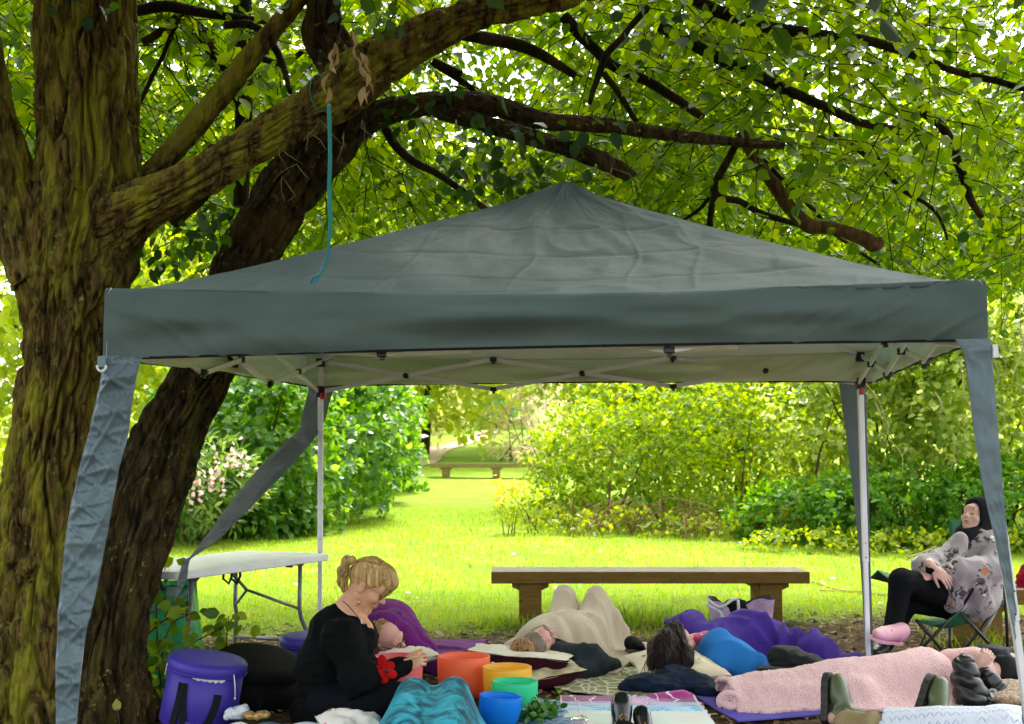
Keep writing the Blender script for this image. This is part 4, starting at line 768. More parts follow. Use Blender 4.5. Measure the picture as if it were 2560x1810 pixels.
# ================================================================== timber benches
def timber(name, a, b):
    t = NT(name); v = t.vec((.35, 3, 3)); n1 = t.noise(9, 6, v, .6, 1.5); col = t.mix(t.ramp(n1, .3, .7), a, b)
    kn = t.ramp(t.voro(2.6, t.vec((1, 2.4, 2.4))), .10, .03); col = t.mix(t.math('MULTIPLY', kn, .8), col, tuple(x * .25 for x in a))
    return t.out(t.pbr(col, .75, t.bump(t.noise(30, 4, v), .35, .006), Specular_IOR_Level=.25))
WOOD = timber('weathered_timber', (.115, .066, .010), (.175, .105, .020)); WTOP = timber('sky_lit_top', (.32, .26, .19), (.42, .36, .28))  # same timber: skylight put into the pale top colour, shade into the brown
def bench(label, x0, y0, ang, L, h, depth, legs, th=.10, loc_z=0, planks=3, WOOD=WOOD):
    rt = thing('bench', label, 'bench', (x0, y0, loc_z), 'heavy timber benches on the grass'); pw = depth / planks
    for k in range(planks):
        m = MB(); m.box((L / 2, pw * (k + .5), h - th / 2), (L, pw - .008, th)); o = m.build('seat_plank', [WOOD, WTOP], rt, False, ) if False else None
        me = m; V = [tuple(Vector(p) + rt.location) for p in me.v]; o = mesh('seat_plank', V, me.f, [WOOD, WTOP], rt, False, [0, 1, 0, 0, 0, 0]); bevel(o, .007)
    for lx in legs:
        V = MB().box((lx, depth / 2, (h - th) / 2 - .02), (.19, depth * .8, h - th + .036)); o = mesh('leg', [tuple(Vector(p) + rt.location) for p in V.v], V.f, WOOD, rt, False); bevel(o, .006)
        for s in (-1, 1):
            m = MB(); R = Matrix(((s, 0, 0), (0, 0, 1), (0, 1, 0))); x = lx + s * .095
            m.add([Vector((x, depth * .14 + q, h - th - .002)) for q in (0, depth * .72)] + [Vector((x + s * .06, depth * .14 + q, h - th - .002)) for q in (0, depth * .72)] + [Vector((x + s * .06, depth * .14 + q, h - th - .035)) for q in (0, depth * .72)] + [Vector((x, depth * .14 + q, h - th - .062)) for q in (0, depth * .72)], [(0, 2, 3, 1), (2, 4, 5, 3), (4, 6, 7, 5), (6, 0, 1, 7), (0, 6, 4, 2), (1, 3, 5, 7)])
            mesh('corbel', [tuple(Vector(p) + rt.location) for p in m.v], m.f, WOOD, rt, False)
    rt.rotation_euler.z = ang; return rt
B1 = P(1228, 1425, 10.2); bench('long brown timber bench standing behind the people lying on mats', B1.x, 10.2, 0.0, 2.68, .425, .52, (.33, 2.36))
zb = float(terr(-2.1, 34)); B2 = P(1074, 1150, 34.4); bench('far weathered timber bench on the lawn where the path begins', B2.x + .05, 34, -.06, 3.7, .44, .5, (.42, 1.85, 3.3), .13, zb - .02, 3, timber('pale_weathered_timber', (.24, .17, .08), (.33, .25, .13)))
B3 = P(2442, 1487, 8.75); bench('dark timber bench cut by the right edge behind the camp chair', B3.x + .02, 8.75, .10, 2.4, .42, .5, (.10, 2.0), .11)
# ================================================================== folding table
TBW = simple('white_table_plastic', (.78, .79, .80), (.70, .71, .72), 5, .4); TBL = simple('grey_table_leg', (.20, .21, .20), (.15, .16, .15), 8, .4, Metallic=.4)
TA, TE1, TE2 = np.array((-1.79, 6.55)), np.array((.402, .916)), np.array((-.916, .402))
def tp(a, b, z): q = TA + TE1 * a + TE2 * b; return Vector((q[0], q[1], z))
TB = thing('folding_table', 'white plastic folding table with bent grey legs on the lawn left of the pole', 'table', tp(.75, .35, 0))
poly = []
for cx, cy, a0 in ((1.46, .06, -90), (1.46, .64, 0), (.06, .64, 90), (.06, .06, 180)):
    for k in range(7): a = math.radians(a0 + 15 * k); poly.append((cx + .06 * math.cos(a), cy + .06 * math.sin(a)))
R = Matrix(((TE1[0], TE2[0], 0), (TE1[1], TE2[1], 0), (0, 0, 1)))
m = MB(); m.prism(poly, .695, .74, R, (TA[0], TA[1], 0)); o = m.build('tabletop', TBW, TB, False); bevel(o, .008)
def leg_frame(a, s):
    for b_ in (.10, .60):
        m = MB(); m.tube([tp(a, b_, .70), tp(a, b_, .40), tp(a + s * .02, b_, .34), tp(a + s * .07, b_ + (.05 if b_ > .3 else -.05), .17), tp(a + s * .10, b_ + (.07 if b_ > .3 else -.07), 0)], .0135, 8); m.build('leg', TBL, TB)
    m = MB(); m.tube([tp(a + s * .06, .07, .19), tp(a + s * .06, .63, .19)], .012, 8); m.build('crossbar', TBL, TB); m = MB(); m.tube([tp(a, .08, .685), tp(a, .62, .685)], .012, 8); m.build('crossbar', TBL, TB)
    m = MB(); m.tube([tp(a - s * .42, .35, .68), tp(a - s * .22, .35, .53)], .010, 8); m.tube([tp(a - s * .22, .35, .53), tp(a, .10, .40)], .009, 8); m.tube([tp(a - s * .22, .35, .53), tp(a, .60, .40)], .009, 8); m.build('brace', TBL, TB)
leg_frame(1.30, 1); leg_frame(.22, -1)
m = MB(); c = tp(.86, .30, .64)
for k in range(2): m.tube([c + Vector((.05 * k - .05, 0, .06)), c + Vector((.05 * k - .055, 0, -.02)), c + Vector((.05 * k - .02, 0, -.05)), c + Vector((.05 * k, 0, 0)), c + Vector((.05 * k - .01, 0, .06))], .009, 6)
m.build('latch', BLACKP, TB); m = MB(); m.box(tp(1.15, .08, .685), (.04, .04, .02)); m.build('latch', BLACKP, TB, False)
# ================================================================== green bag and sapling by the trunk
GB = thing('green_bag', 'green plastic carrier bag under the left end of the white table, behind leafy sprigs', 'bag', G(425, 1690))
q = [P(360, 1466, 7.2), P(468, 1462, 7.25), P(492, 1450, 7.5), P(380, 1452, 7.5)]; g = [Vector((p.x + dx, p.y, .0)) for p, dx in zip(q, (-.02, .03, .05, -.01))]
t = NT('green_plastic'); t.out(t.pbr(t.mix(t.ramp(t.noise(5, 3), .4, .65), (.012, .30, .085), (.015, .36, .12)), .35, t.bump(t.noise(7, 4, None, .6, 1.5), .6, .03)))
m = MB(); N = 9
def bag_side(m, a, b, ga, gb, seed):
    V = []
    for i in range(N + 1):
        for j in range(N + 1):
            s, h = i / N, j / N; p = ga.lerp(gb, s).lerp(a.lerp(b, s), h); n_ = (gb - ga).cross(Vector((0, 0, 1))).normalized(); p = p + n_ * (.03 * math.sin(math.pi * s) * math.sin(math.pi * min(1, h * 1.1)) + .012 * float(noise(np.array([[s * 4, h * 4, seed]]))[0])); V.append(p)
    m.add(V, [(i * (N + 1) + j, (i + 1) * (N + 1) + j, (i + 1) * (N + 1) + j + 1, i * (N + 1) + j + 1) for i in range(N) for j in range(N)])
for k in range(4): bag_side(m, q[k], q[(k + 1) % 4], g[k], g[(k + 1) % 4], k)
o = m.build('body', t.m, GB); solid(o, .003)
m = MB(); m.tube(spline([tuple(P(383, 1468, 7.18)), tuple(P(368, 1448, 7.16)), tuple(P(392, 1452, 7.15)), tuple(P(410, 1475, 7.17))], 5), .012, 7); m.build('handle', BLACKP, GB)
m = MB(); m.box(P(432, 1478, 7.185), (.07, .003, .05), Matrix.Rotation(.1, 3, 'Z')); m.build('sticker', simple('pale_label', (.35, .48, .46), None, 4, .5), GB, False)
SAPL = leafmat('sapling_leaf', (.045, .12, .008), (.10, .18, .010), (.18, .25, .015), .5)
SP = thing('sapling', 'low leafy sapling sprouting beside the leaning trunk and the green bag', 'sapling', G(420, 1740))
m = MB(); LPs = []
for pts in (((400, 1740), (405, 1640), (430, 1560), (490, 1530)), ((420, 1750), (440, 1660), (480, 1610), (545, 1575), (590, 1540)), ((380, 1740), (370, 1640), (352, 1570)), ((440, 1750), (470, 1690), (520, 1660), (560, 1640)), ((570, 1700), (566, 1620), (571, 1540)), ((400, 1700), (392, 1560), (395, 1480), (420, 1400)), ((352, 1600), (420, 1545), (470, 1535))):
    c = spline([tuple(P(u, v, 6.75 + .1 * math.sin(u))) for u, v in pts], 5); m.tube(c, np.linspace(.006, .003, len(c)), 5); LPs += [tuple(p) for p in c[3:]]
m.build('stem', STEM, SP)
LPs = np.array(LPs); k = len(LPs); k = len(LPs); q = np.repeat(LPs, 1, 0) + RNG.normal(0, .04, (k, 3)); big = [P(593, 1532, 6.7), P(600, 1562, 6.7), P(434, 1395, 6.6), P(470, 1412, 6.6), P(425, 1425, 6.65), P(430, 1515, 6.6), P(455, 1590, 6.6), P(380, 1545, 6.6), P(371, 1600, 6.6), P(395, 1595, 6.6), P(420, 1615, 6.6), P(375, 1650, 6.6), P(360, 1625, 6.6), P(480, 1580, 6.65), P(440, 1640, 6.6), P(400, 1660, 6.6), P(500, 1610, 6.6), P(640, 1560, 6.7)]
q = np.vstack([q, np.array([tuple(p) for p in big]), np.array(P(400, 1640, 6.8)) + RNG.normal(0, 1, (30, 3)) * np.array([.10, .12, .08]) - np.array([0, 0, .06])]); k = len(q)
V, Q = leaf_arrays(q, unit(k) * .8 + np.array([.1, -.2, -.15]), unit(k) * .5 + np.array([0, -.75, .6]), np.where(np.arange(k) < k - 30, .085, .075) * RNG.uniform(.7, 1.15, k)); leaf_parts(SP, V, SAPL, 400)
SD = thing('seedling', 'tiny seedling with one pale round leaf in front of the gazebo leg foot', 'seedling', P(298, 1800, 6.05))
m = MB(); m.tube([P(300, 1830, 6.05), P(297, 1795, 6.05), P(292, 1772, 6.05)], .003, 5); m.tube([P(330, 1810, 6.05), P(345, 1780, 6.05), P(350, 1760, 6.05)], .0025, 5); m.build('stem', STEM, SD)
V, Q = leaf_arrays(np.array([tuple(P(293, 1778, 6.05))]), np.array([[-.1, 0, 1.0]]), np.array([[.2, -1, .2]]), np.array([.062])); leaf_parts(SD, V, leafmat('pale_seed_leaf', (.3, .33, .05), (.3, .33, .05), (.3, .33, .05), .4), 1)
# ================================================================== padded carry cases
PURP = simple('purple_nylon', (.038, .022, .30), (.030, .016, .25), 4, .55, .25, 90, .002); WEB = simple('black_webbing', (.010, .010, .012), None, 60, .7, .4, 200, .002); LINW = simple('white_lining', (.72, .72, .68), None, 6, .8, .5, 20)
BLKN = simple('black_nylon', (.0035, .0035, .004), (.006, .006, .007), 4, .75, .3, 90, .002)
def ribbon(m, pts, w, th=.004, nrm=None):
    """a flat strap through world points, facing nrm"""
    pts = [Vector(p) for p in pts]
    for a, b in zip(pts[:-1], pts[1:]): m.bar(a, b + (b - a).normalized() * .004, w, th, tuple(nrm or (0, -1, 0)))
def case(name, label, base, axis, R0, R1, h, lid, mat, group=None):
    rt = thing(name, label, 'carry case', base, group); ax = Vector(axis).normalized(); Rm = rot_to(ax, (0, -1, 0)) @ Matrix.Rotation(math.pi / 2, 3, 'X'); Rm = Matrix((rot_to(ax, (0, -1, 0)).col[0], -rot_to(ax, (0, -1, 0)).col[2], ax)).transposed()
    m = MB(); m.lathe(base, [(0, .004), (R0 - .015, .004), (R0, .02), (R0 * .5 + R1 * .5, h * .5), (R1, h), (R1 - .02, h + .006), (0, h + .006)], 48, Rm); o = m.build('body', mat, rt)
    tl = Rm @ Matrix.Rotation(.05, 3, 'X'); c = Vector(base) + ax * (h + .012)
    m = MB(); m.lathe(c, [(0, -.004), (R1 + .004, -.004), (R1 + .012, .004), (R1 + .012, lid - .012), (R1 + .002, lid), (R1 * .8, lid + .006), (0, lid + .010)], 48, tl); m.build('lid', mat, rt)
    m = MB(); m.tube([c + tl @ Vector((math.cos(a) * (R1 + .012), math.sin(a) * (R1 + .012), .002)) for a in np.linspace(0, 6.283, 49)], .004, 6); m.build('piping', mat, rt)
    return rt, Rm, ax
cb = Vector((P(492, 1800, 6.16).x, 6.16, .012)); ax = P(521, 1650, 6.16) - cb; ax.normalize()
CS, Rm, ax = case('round_case', 'purple padded round case with black straps and loose lid, in front beside the trunk', cb, ax, .190, .186, .27, .055, PURP, 'purple round cases')
def on(ang, h, r=.195): return cb + ax * h + Rm @ Vector((math.sin(ang) * r, -math.cos(ang) * r, 0))
m = MB(); ribbon(m, [on(-.35, .235), on(-.36, .14), on(-.40, .07), on(-.42, .02, .197)], .036, .006, on(-.4, 0) - cb); m.build('strap', WEB, CS, False)
m = MB(); ribbon(m, [on(-.30, .235), on(-.24, .14), on(-.16, .07), on(-.1, .02, .197)], .036, .006, on(-.2, 0) - cb); m.build('strap', WEB, CS, False)
m = MB(); ribbon(m, [on(.62, .20), on(.60, .14), on(.50, .07), on(.34, .02, .197)], .036, .006, on(.5, 0) - cb); m.build('strap', WEB, CS, False)
m = MB(); ribbon(m, [on(-.06, .03, .20), on(.10, .03, .202), on(.26, .03, .20)], .06, .012); m.build('base_pocket', PURP, CS, False)
m = MB()
for k in range(16):
    a = -.05 + k * .05; m.ball(on(a, .268 + .004 * math.sin(k * 2.1), .186), (.012, .006, .008 + .004 * math.sin(k * 1.3) ** 2), 8, 5)
m.build('white_lining', LINW, CS)
m = MB(); m.tube([on(.95, .30, .20), on(1.0, .25, .21), on(1.05, .19, .215)], .003, 5); m.ball(on(1.05, .185, .215), .006, 6, 4); m.tube([on(-1.1, .30, .2), on(-1.12, .24, .2)], .003, 5); m.build('zip_cord', LINW, CS)
cb = Vector((P(775, 1700, 7.3).x, 7.3, .004)); C2, Rm, ax = case('round_case', 'purple padded round case half hidden behind the woman in black', cb, (0.0, 0, 1), .175, .172, .235, .05, PURP, 'purple round cases')
m = MB(); ribbon(m, [on(-1.05, .235, .185), on(-1.08, .1, .19), on(-1.1, .02, .19)], .03, .006, on(-1, 0) - cb); m.build('strap', WEB, C2, False)
m = MB(); ribbon(m, [on(-.50, .20, .185), on(-.50, .10, .187)], .05, .003, on(-.5, 0) - cb); m.build('sticker', LINW, C2, False)
cb = Vector((P(632, 1745, 6.75).x, 6.75, .02)); C3, Rm, ax = case('round_case', 'large flat black round case leaning between the purple case and the woman', cb, (.20, -.12, 1), .235, .235, .17, .06, BLKN)
m = MB(); ribbon(m, [on(.3, .15, .24), on(.32, .08, .243), on(.3, .02, .243)], .03, .005, on(.3, 0) - cb); m.build('strap', WEB, C3, False)
# ================================================================== singing bowls
def glassy(name, out, inn):
    t = NT(name); g = t.n('ShaderNodeNewGeometry'); p = t.pbr(out, .38, t.bump(t.noise(180, 2), .06, .002), Specular_IOR_Level=.35, Coat_Weight=.05); tr = t.n('ShaderNodeBsdfTranslucent'); t.put(tr.inputs[0], inn); mx = t.n('ShaderNodeMixShader'); mx.inputs[0].default_value = .42
    t.l(p.outputs[0], mx.inputs[1]); t.l(tr.outputs[0], mx.inputs[2]); return t.out(mx)
def bowl(label, u, v, d, R_, h, mat, tilt=(0, 0)):
    c = P(u, v, d); c.z = .006; rt = thing('singing_bowl', label, 'singing bowl', c, 'coloured frosted singing bowls'); Rm = Matrix.Rotation(tilt[0], 3, 'Y') @ Matrix.Rotation(tilt[1], 3, 'X')
    pr = [(0, .0), (R_ * .45, .002), (R_ * .68, .012), (R_ * .86, .04), (R_ * .95, .085), (R_ * .985, h * .6), (R_, h - .004), (R_ - .003, h), (R_ - .008, h), (R_ - .011, h - .005), (R_ * .985 - .010, h * .6), (R_ * .94 - .01, .09), (R_ * .82, .05), (R_ * .6, .024), (0, .014)]
    m = MB(); m.lathe(c, [(r, z) for r, z in pr], 72, Rm); o = m.build('shell', mat, rt); mod(o, 'SUBSURF', levels=1, render_levels=1)
    m = MB(); m.tube([c + Rm @ Vector((math.cos(a) * (R_ - .0055), math.sin(a) * (R_ - .0055), h)) for a in np.linspace(0, 6.283, 73)], .0052, 8); m.build('rim', mat, rt); return rt
bowl('tallest bowl, bright orange, standing behind the teal blanket', 1159, 1742, 6.9, .150, .232, glassy('orange_frosted', (.95, .27, .11), (.98, .20, .01)))
bowl('yellow bowl behind the green bowl and beside the maroon pillow', 1268, 1762, 6.70, .136, .205, glassy('yellow_frosted', (.95, .62, .07), (.98, .62, .01)))
bowl('mint green bowl between the yellow bowl and the blue bowl', 1287, 1782, 6.40, .122, .180, glassy('green_frosted', (.06, .72, .42), (.02, .85, .18)))
bowl('blue bowl nearest the bottom edge, in front of the green bowl', 1247, 1812, 6.12, .108, .158, glassy('blue_frosted', (.012, .30, .86), (.01, .42, .98)), (.07, 0))
bowl('red bowl with a pinkish wall under the seated woman\'s hand', 992, 1765, 6.62, .140, .272, glassy('red_frosted', (.90, .24, .24), (.98, .02, .01)))
ML = thing('mallet', 'white round headed mallet poking up between orange and yellow bowls', 'mallet', P(1231, 1680, 6.78)); m = MB(); m.ball(P(1231, 1664, 6.90), .021, 16, 10); m.build('head', simple('white_rubber', (.75, .75, .72), None, 9, .5), ML); m = MB(); m.tube([P(1231, 1668, 6.90), P(1236, 1725, 6.90)], .006, 8); m.build('handle', WOOD, ML)
# ================================================================== mats
def slab(name, label, cat, pts, mat, z=.012, th=.008):
    q = [G(u, v, z) for u, v in pts]; m = MB(); m.prism([(p.x, p.y) for p in q], z, z + th); o = m.build(name, mat, None, False); return tag(o, label, cat)
slab('yoga_mat', 'lavender yoga mat right of the plum blanket', 'mat', ((1040, 1652), (1188, 1664), (1210, 1602), (1060, 1602)), simple('lavender_foam', (.52, .42, .68), (.46, .36, .62), 5, .8))
slab('yoga_mat', 'lime green mat strip under the black shoe of the person in beige', 'mat', ((1395, 1735), (1510, 1690), (1625, 1640), (1600, 1605), (1470, 1620), (1370, 1690)), simple('lime_foam', (.24, .36, .02), (.20, .31, .015), 5, .8), .010)
slab('yoga_mat', 'violet blue mat under the pink fleece blanket', 'mat', ((1722, 1733), (1790, 1775), (1846, 1805), (2060, 1788), (2290, 1776), (2640, 1752), (2640, 1690), (2200, 1690), (1800, 1700)), simple('violet_foam', (.13, .11, .46), (.10, .085, .38), 4, .75))
# ================================================================== cloth materials
def uvn(t): q = t.n('ShaderNodeUVMap'); q.uv_map = 'map'; return q.outputs[0]
def fleece(name, a, b, sc=55, bs=.8, bd=.012, sheen=.4, rough=.9, big=4):
    t = NT(name); v = t.voro(sc); n_ = t.noise(sc * 1.4, 3); col = t.mix(t.ramp(t.math('ADD', t.math('MULTIPLY', v, .8), t.math('MULTIPLY', t.noise(big, 3), .35)), .25, .8), a, b)
    return t.out(t.pbr(col, rough, t.bump(t.math('ADD', v, n_), bs, bd), Sheen_Weight=sheen * .6, Sheen_Roughness=.5, Specular_IOR_Level=.1))
BEIGE = fleece('beige_fleece', (.50, .41, .29), (.43, .345, .235), 160, .3, .003); PLUM = fleece('plum_fleece', (.17, .022, .18), (.12, .013, .13), 160, .3, .003, .10)
PURPB = fleece('violet_fleece', (.060, .030, .24), (.042, .018, .175), 150, .3, .003, .10); PINKB = fleece('pink_sherpa', (.80, .56, .53), (.70, .44, .43), 105, .8, .007, .3)
TANF = fleece('tan_sherpa', (.50, .38, .26), (.36, .25, .16), 62, 1.0, .012)
t = NT('teal_crushed_velvet'); v_ = t.noise(9, 6, None, .65, .8); v2 = t.noise(4, 3, None, .5, .6)
f_ = t.ramp(t.math('ADD', t.math('MULTIPLY', v_, .75), t.math('MULTIPLY', v2, .45)), .52, .72); lw = t.n('ShaderNodeLayerWeight'); lw.inputs[0].default_value = .35
col = t.mix(f_, (.001, .040, .080), (.035, .40, .52)); t.out(t.pbr(col, .55, t.bump(v_, .5, .02), Sheen_Weight=.45, Sheen_Roughness=.3, Sheen_Tint=(.1, .7, .85, 1), Specular_IOR_Level=.2)); TEAL = t.m  # velvet highlights and darks are put into the colour as noise
t = NT('white_knit'); u_ = uvn(t); mp = t.vec((1, 1, 1), u_); s_ = t.n('ShaderNodeSeparateXYZ'); t.l(mp, s_.inputs[0])
tri = t.math('ABSOLUTE', t.math('SUBTRACT', t.math('FRACT', t.math('MULTIPLY', s_.outputs[0], 26)), .5)); zz = t.math('FRACT', t.math('ADD', t.math('MULTIPLY', s_.outputs[1], 30), t.math('MULTIPLY', tri, 1.2)))
ln = t.math('MULTIPLY', t.ramp(zz, .42, .5), t.ramp(zz, .68, .6)); brk = t.ramp(t.noise(7, 2, u_), .38, .5); dash = t.ramp(t.math('FRACT', t.math('MULTIPLY', s_.outputs[0], 52)), .18, .28)
f_ = t.math('MULTIPLY', t.math('MULTIPLY', ln, brk), dash); col = t.mix(f_, (.66, .70, .78), (.33, .40, .52)); t.out(t.pbr(col, .9, t.bump(t.math('SUBTRACT', t.voro(170, u_), t.math('MULTIPLY', f_, 1.2)), .6, .006), Sheen_Weight=.2)); KNIT = t.m
def floral(name, ground, spots, sc=11, thr=.12, dots=True):
    t = NT(name); vd = t.voro(sc); vc = t.voro(sc, out='Color'); f_ = t.math('MULTIPLY', t.ramp(t.math('ADD', vd, t.math('MULTIPLY', t.noise(60, 2), .14)), thr + .16, thr + .08), t.ramp(t.math('MULTIPLY', vc, 1.0), .42, .5))
    col = t.mix(t.ramp(t.noise(5, 3), .35, .7), ground, tuple(x * .9 for x in ground)); col = t.mix(f_, col, spots[0])
    if len(spots) > 1: f2 = t.math('MULTIPLY', t.ramp(t.voro(sc * 1.6, t.vec((1, 1, 1), loc=(3, 5, 1))), .16, .10), t.ramp(t.noise(6, 2), .48, .55)); col = t.mix(f2, col, spots[1])
    return t.out(t.pbr(col, .85, t.bump(t.noise(40, 3), .25, .006), Sheen_Weight=.2))
CREAM = simple('cream_linen', (.74, .70, .56), (.66, .61, .46), 6, .85, .3, 60); MAROON = simple('maroon_cotton', (.040, .008, .014), (.028, .005, .010), 6, .8, .3, 40); FLOR = floral('floral_cream_fabric', (.72, .63, .42), ((.30, .10, .05), (.26, .30, .14)), 9, .10); FLOW = floral('white_embroidered_fabric', (.78, .75, .66), ((.55, .05, .14), (.30, .33, .52)), 7, .09)
def pillow(par, name, c, size, R, mats, seed=0, n=26, split=False, asym=0):
    """a stuffed cushion: two bulging faces meeting in a thin seam"""
    V, Q, mi = [], [], []
    for s in (1, -1):
        b = len(V)
        for i in range(n + 1):
            for j in range(n + 1):
                x, y = 2 * i / n - 1, 2 * j / n - 1; e = (max(0, 1 - abs(x) ** 2.6) * max(0, 1 - abs(y) ** 2.6)) ** .5; pin = 1 - .09 * (1 - abs(x)) * abs(y) ** 2; pin2 = 1 - .09 * (1 - abs(y)) * abs(x) ** 2
                q = np.array([[x * 2.2, y * 2.2, seed + s]]); wv = float(fbm(q, 3, seed)[0]); p = Vector((x * size[0] / 2 * pin2, y * size[1] / 2 * pin, s * size[2] / 2 * e * (1 + .22 * wv) * (1 - s * asym) + .008 * wv)); V.append(tuple(R @ p + Vector(c)))
        f = [(b + i * (n + 1) + j, b + (i + 1) * (n + 1) + j, b + (i + 1) * (n + 1) + j + 1, b + i * (n + 1) + j + 1) for i in range(n) for j in range(n)]
        Q += f if s > 0 else [tuple(reversed(q)) for q in f]; mi += [0 if s > 0 else 1] * len(f)
    o = mesh(name, V, Q, mats if split else mats, par, True, mi if split else None); return o
def lies(ang, pitch=0, roll=0): return Matrix.Rotation(ang, 3, 'Z') @ Matrix.Rotation(pitch, 3, 'X') @ Matrix.Rotation(roll, 3, 'Y')
def pill(label, c, size, R, mats, split=False, seed=0, asym=0): return tag(pillow(None, 'cushion', c, size, R, mats, seed, 26, split, asym), label, 'cushion')
pill('flat cream cushion with frayed edge beside the head under the plum blanket', P(1020, 1640, 7.45), (.36, .26, .10), lies(.2, -.1, .0), CREAM, seed=2)
pill('cushion with cream top and maroon underside, under the curly haired head', P(1303, 1632, 7.42), (.64, .40, .16), lies(-.16, -.03, .07), [CREAM, MAROON], True, 4, .75)
pill('lower cream and maroon cushion tucked under the curly haired person\'s pillow', P(1365, 1678, 7.25), (.42, .30, .11), lies(.3, .06, -.14), [simple('straw_cotton', (.58, .52, .33), (.40, .35, .18), 14, .85, .5, 30), MAROON], True, 6, .6)
pill('big cream cushion with brown flower print under the dark haired head', P(1692, 1664, 7.45), (.56, .44, .13), lies(.12, .14), FLOR, seed=8)
pill('white cushion embroidered with one pink flower, at the bottom edge before the woman', P(880, 1822, 5.78), (.32, .25, .16), lies(.3, .25, .12), FLOW, seed=10)
tag(sdf_mesh('blue_roll', [ell(P(1822, 1643, 7.5), (.18, .13, .125), Matrix.Rotation(-.1, 3, 'Z') @ Matrix.Rotation(.30, 3, 'Y'), .03), ell(P(1870, 1668, 7.42), (.11, .12, .095), None, .05), ell(P(1790, 1630, 7.55), (.10, .12, .13), None, .05)], .011, simple('blue_jersey', (.025, .19, .50), (.018, .15, .42), 4, .8, .25, 12, .01), None, lambda V: .022 * ridge(V * np.array([6, 6, 9]), 3) ** 3), 'smooth bright blue bundle of cloth between floral cushion and violet blanket', 'cloth bundle')
# ================================================================== blankets over the people
def tagd(o, label, cat): return tag(o, label, cat)
tagd(drape('blanket', (-.70, 8.38), -.12, (1.02, 1.35), .0135, [ell((-.84, 8.05, .17), (.22, .27, .25)), cap((-.88, 8.2, .18), (-1.0, 9.0, .13), .19, .13), cap((-.72, 7.98, .2), (-.52, 7.86, .05), .15, .06), cap((-.95, 8.0, .12), (-1.05, 8.5, .12), .15, .12)], PLUM, None, .0005, 260, (.042, 3.2, 5.5, .55), .04, .022, seed=3), 'plum purple fleece blanket over the person lying behind the seated woman', 'blanket')
tagd(drape('blanket_edge', (-.45, 8.55), .2, (.34, .16), .012, [cap((-.55, 8.56, .03), (-.33, 8.56, .02), .03, .02)], PLUM, None, .0005, 60, (.02, 9, 6, .3), .02, .022, seed=31), 'rumpled end of plum cloth lying on the bark chips beside the lavender mat', 'cloth')
LEG1 = [cap((.36, 8.32, .15), (.385, 8.78, .372), .11, .068), cap((.385, 8.78, .372), (.42, 9.05, .08), .065, .05), cap((.50, 8.30, .15), (.612, 8.72, .372), .11, .068), cap((.612, 8.72, .372), (.80, 8.86, .07), .065, .05)]
tagd(drape('blanket', (.41, 8.33), -.30, (1.02, 1.46), .0125, [cap((.22, 7.97, .13), (.42, 8.32, .13), .18, .17), ell((.33, 8.16, .15), (.26, .26, .175)), cap((.16, 7.80, .07), (.22, 7.97, .12), .10, .16), cap((.02, 7.90, .08), (.14, 8.25, .09), .085, .08), cap((.42, 7.86, .06), (.58, 8.15, .07), .06, .06)] + LEG1, BEIGE, None, .0030, 240, (.030, 2.4, 5.2, .25), .05, .026, seed=5, thick=.010), 'beige fleece blanket over raised knees, in front of the long bench', 'blanket')
tagd(drape('blanket', (1.66, 8.02), .06, (1.36, .92), .013, [ell((1.20, 7.95, .13), (.2, .2, .185)), cap((1.18, 7.95, .12), (1.60, 8.12, .12), .16, .165), ell((1.60, 8.14, .13), (.2, .17, .17)), cap((1.62, 8.12, .11), (2.05, 7.98, .07), .14, .09), ell((1.98, 7.95, .05), (.14, .14, .14)), ell((2.18, 7.80, .02), (.12, .12, .07))], PURPB, None, .0006, 240, (.062, 3.6, 6.6, -.5), .06, .022, seed=9), 'deep violet fleece blanket over the dark haired person', 'blanket')
def pshape(A, B): return np.minimum(.67 - np.abs(A), .34 - .05 * A - np.abs(B))
tagd(drape('blanket', (1.80, 6.82), .06, (1.42, .78), .0125, [cap((1.22, 6.74, .06), (1.65, 6.8, .085), .085, .12), cap((1.65, 6.8, .085), (2.32, 6.88, .11), .12, .165), cap((1.2, 6.66, .05), (1.9, 6.68, .06), .07, .10), ell((1.18, 6.72, .06), (.09, .17, .085))], PINKB, None, .0006, 200, (.014, 1.2, 4.5, .35), .05, .026, seed=11, thick=.018, shape=pshape, finefold=.004), 'pale pink sherpa fleece blanket over the person lying at the front right', 'blanket')
m = MB(); c0 = P(1822, 1750, 6.47); pts = []
for k in range(40): a = k * .42; r = .012 + .0012 * k; pts.append(c0 + Vector((math.cos(a) * r, -.0 - .0006 * k, math.sin(a) * r * .8)))
m.tube(pts, .016, 8); tag(m.build('blanket_roll', PINKB, None), 'rolled foot end of pink fleece lying on the violet mat', 'blanket')
tagd(drape('blanket', (-.365, 5.66), .04, (.66, 1.06), .0095, [cap((-.47, 5.86, .215), (-.49, 5.3, .12), .08, .09), cap((-.28, 5.86, .222), (-.27, 5.3, .12), .075, .09), cap((-.45, 5.86, .20), (-.44, 6.0, .06), .075, .06), cap((-.29, 5.86, .20), (-.30, 6.0, .06), .075, .06)], TEAL, None, .00022, 300, (.009, .9, 2.6, .35), .03, .026, seed=13, thick=.012), 'teal crushed velvet blanket over raised knees at the bottom edge, before the bowls', 'blanket')
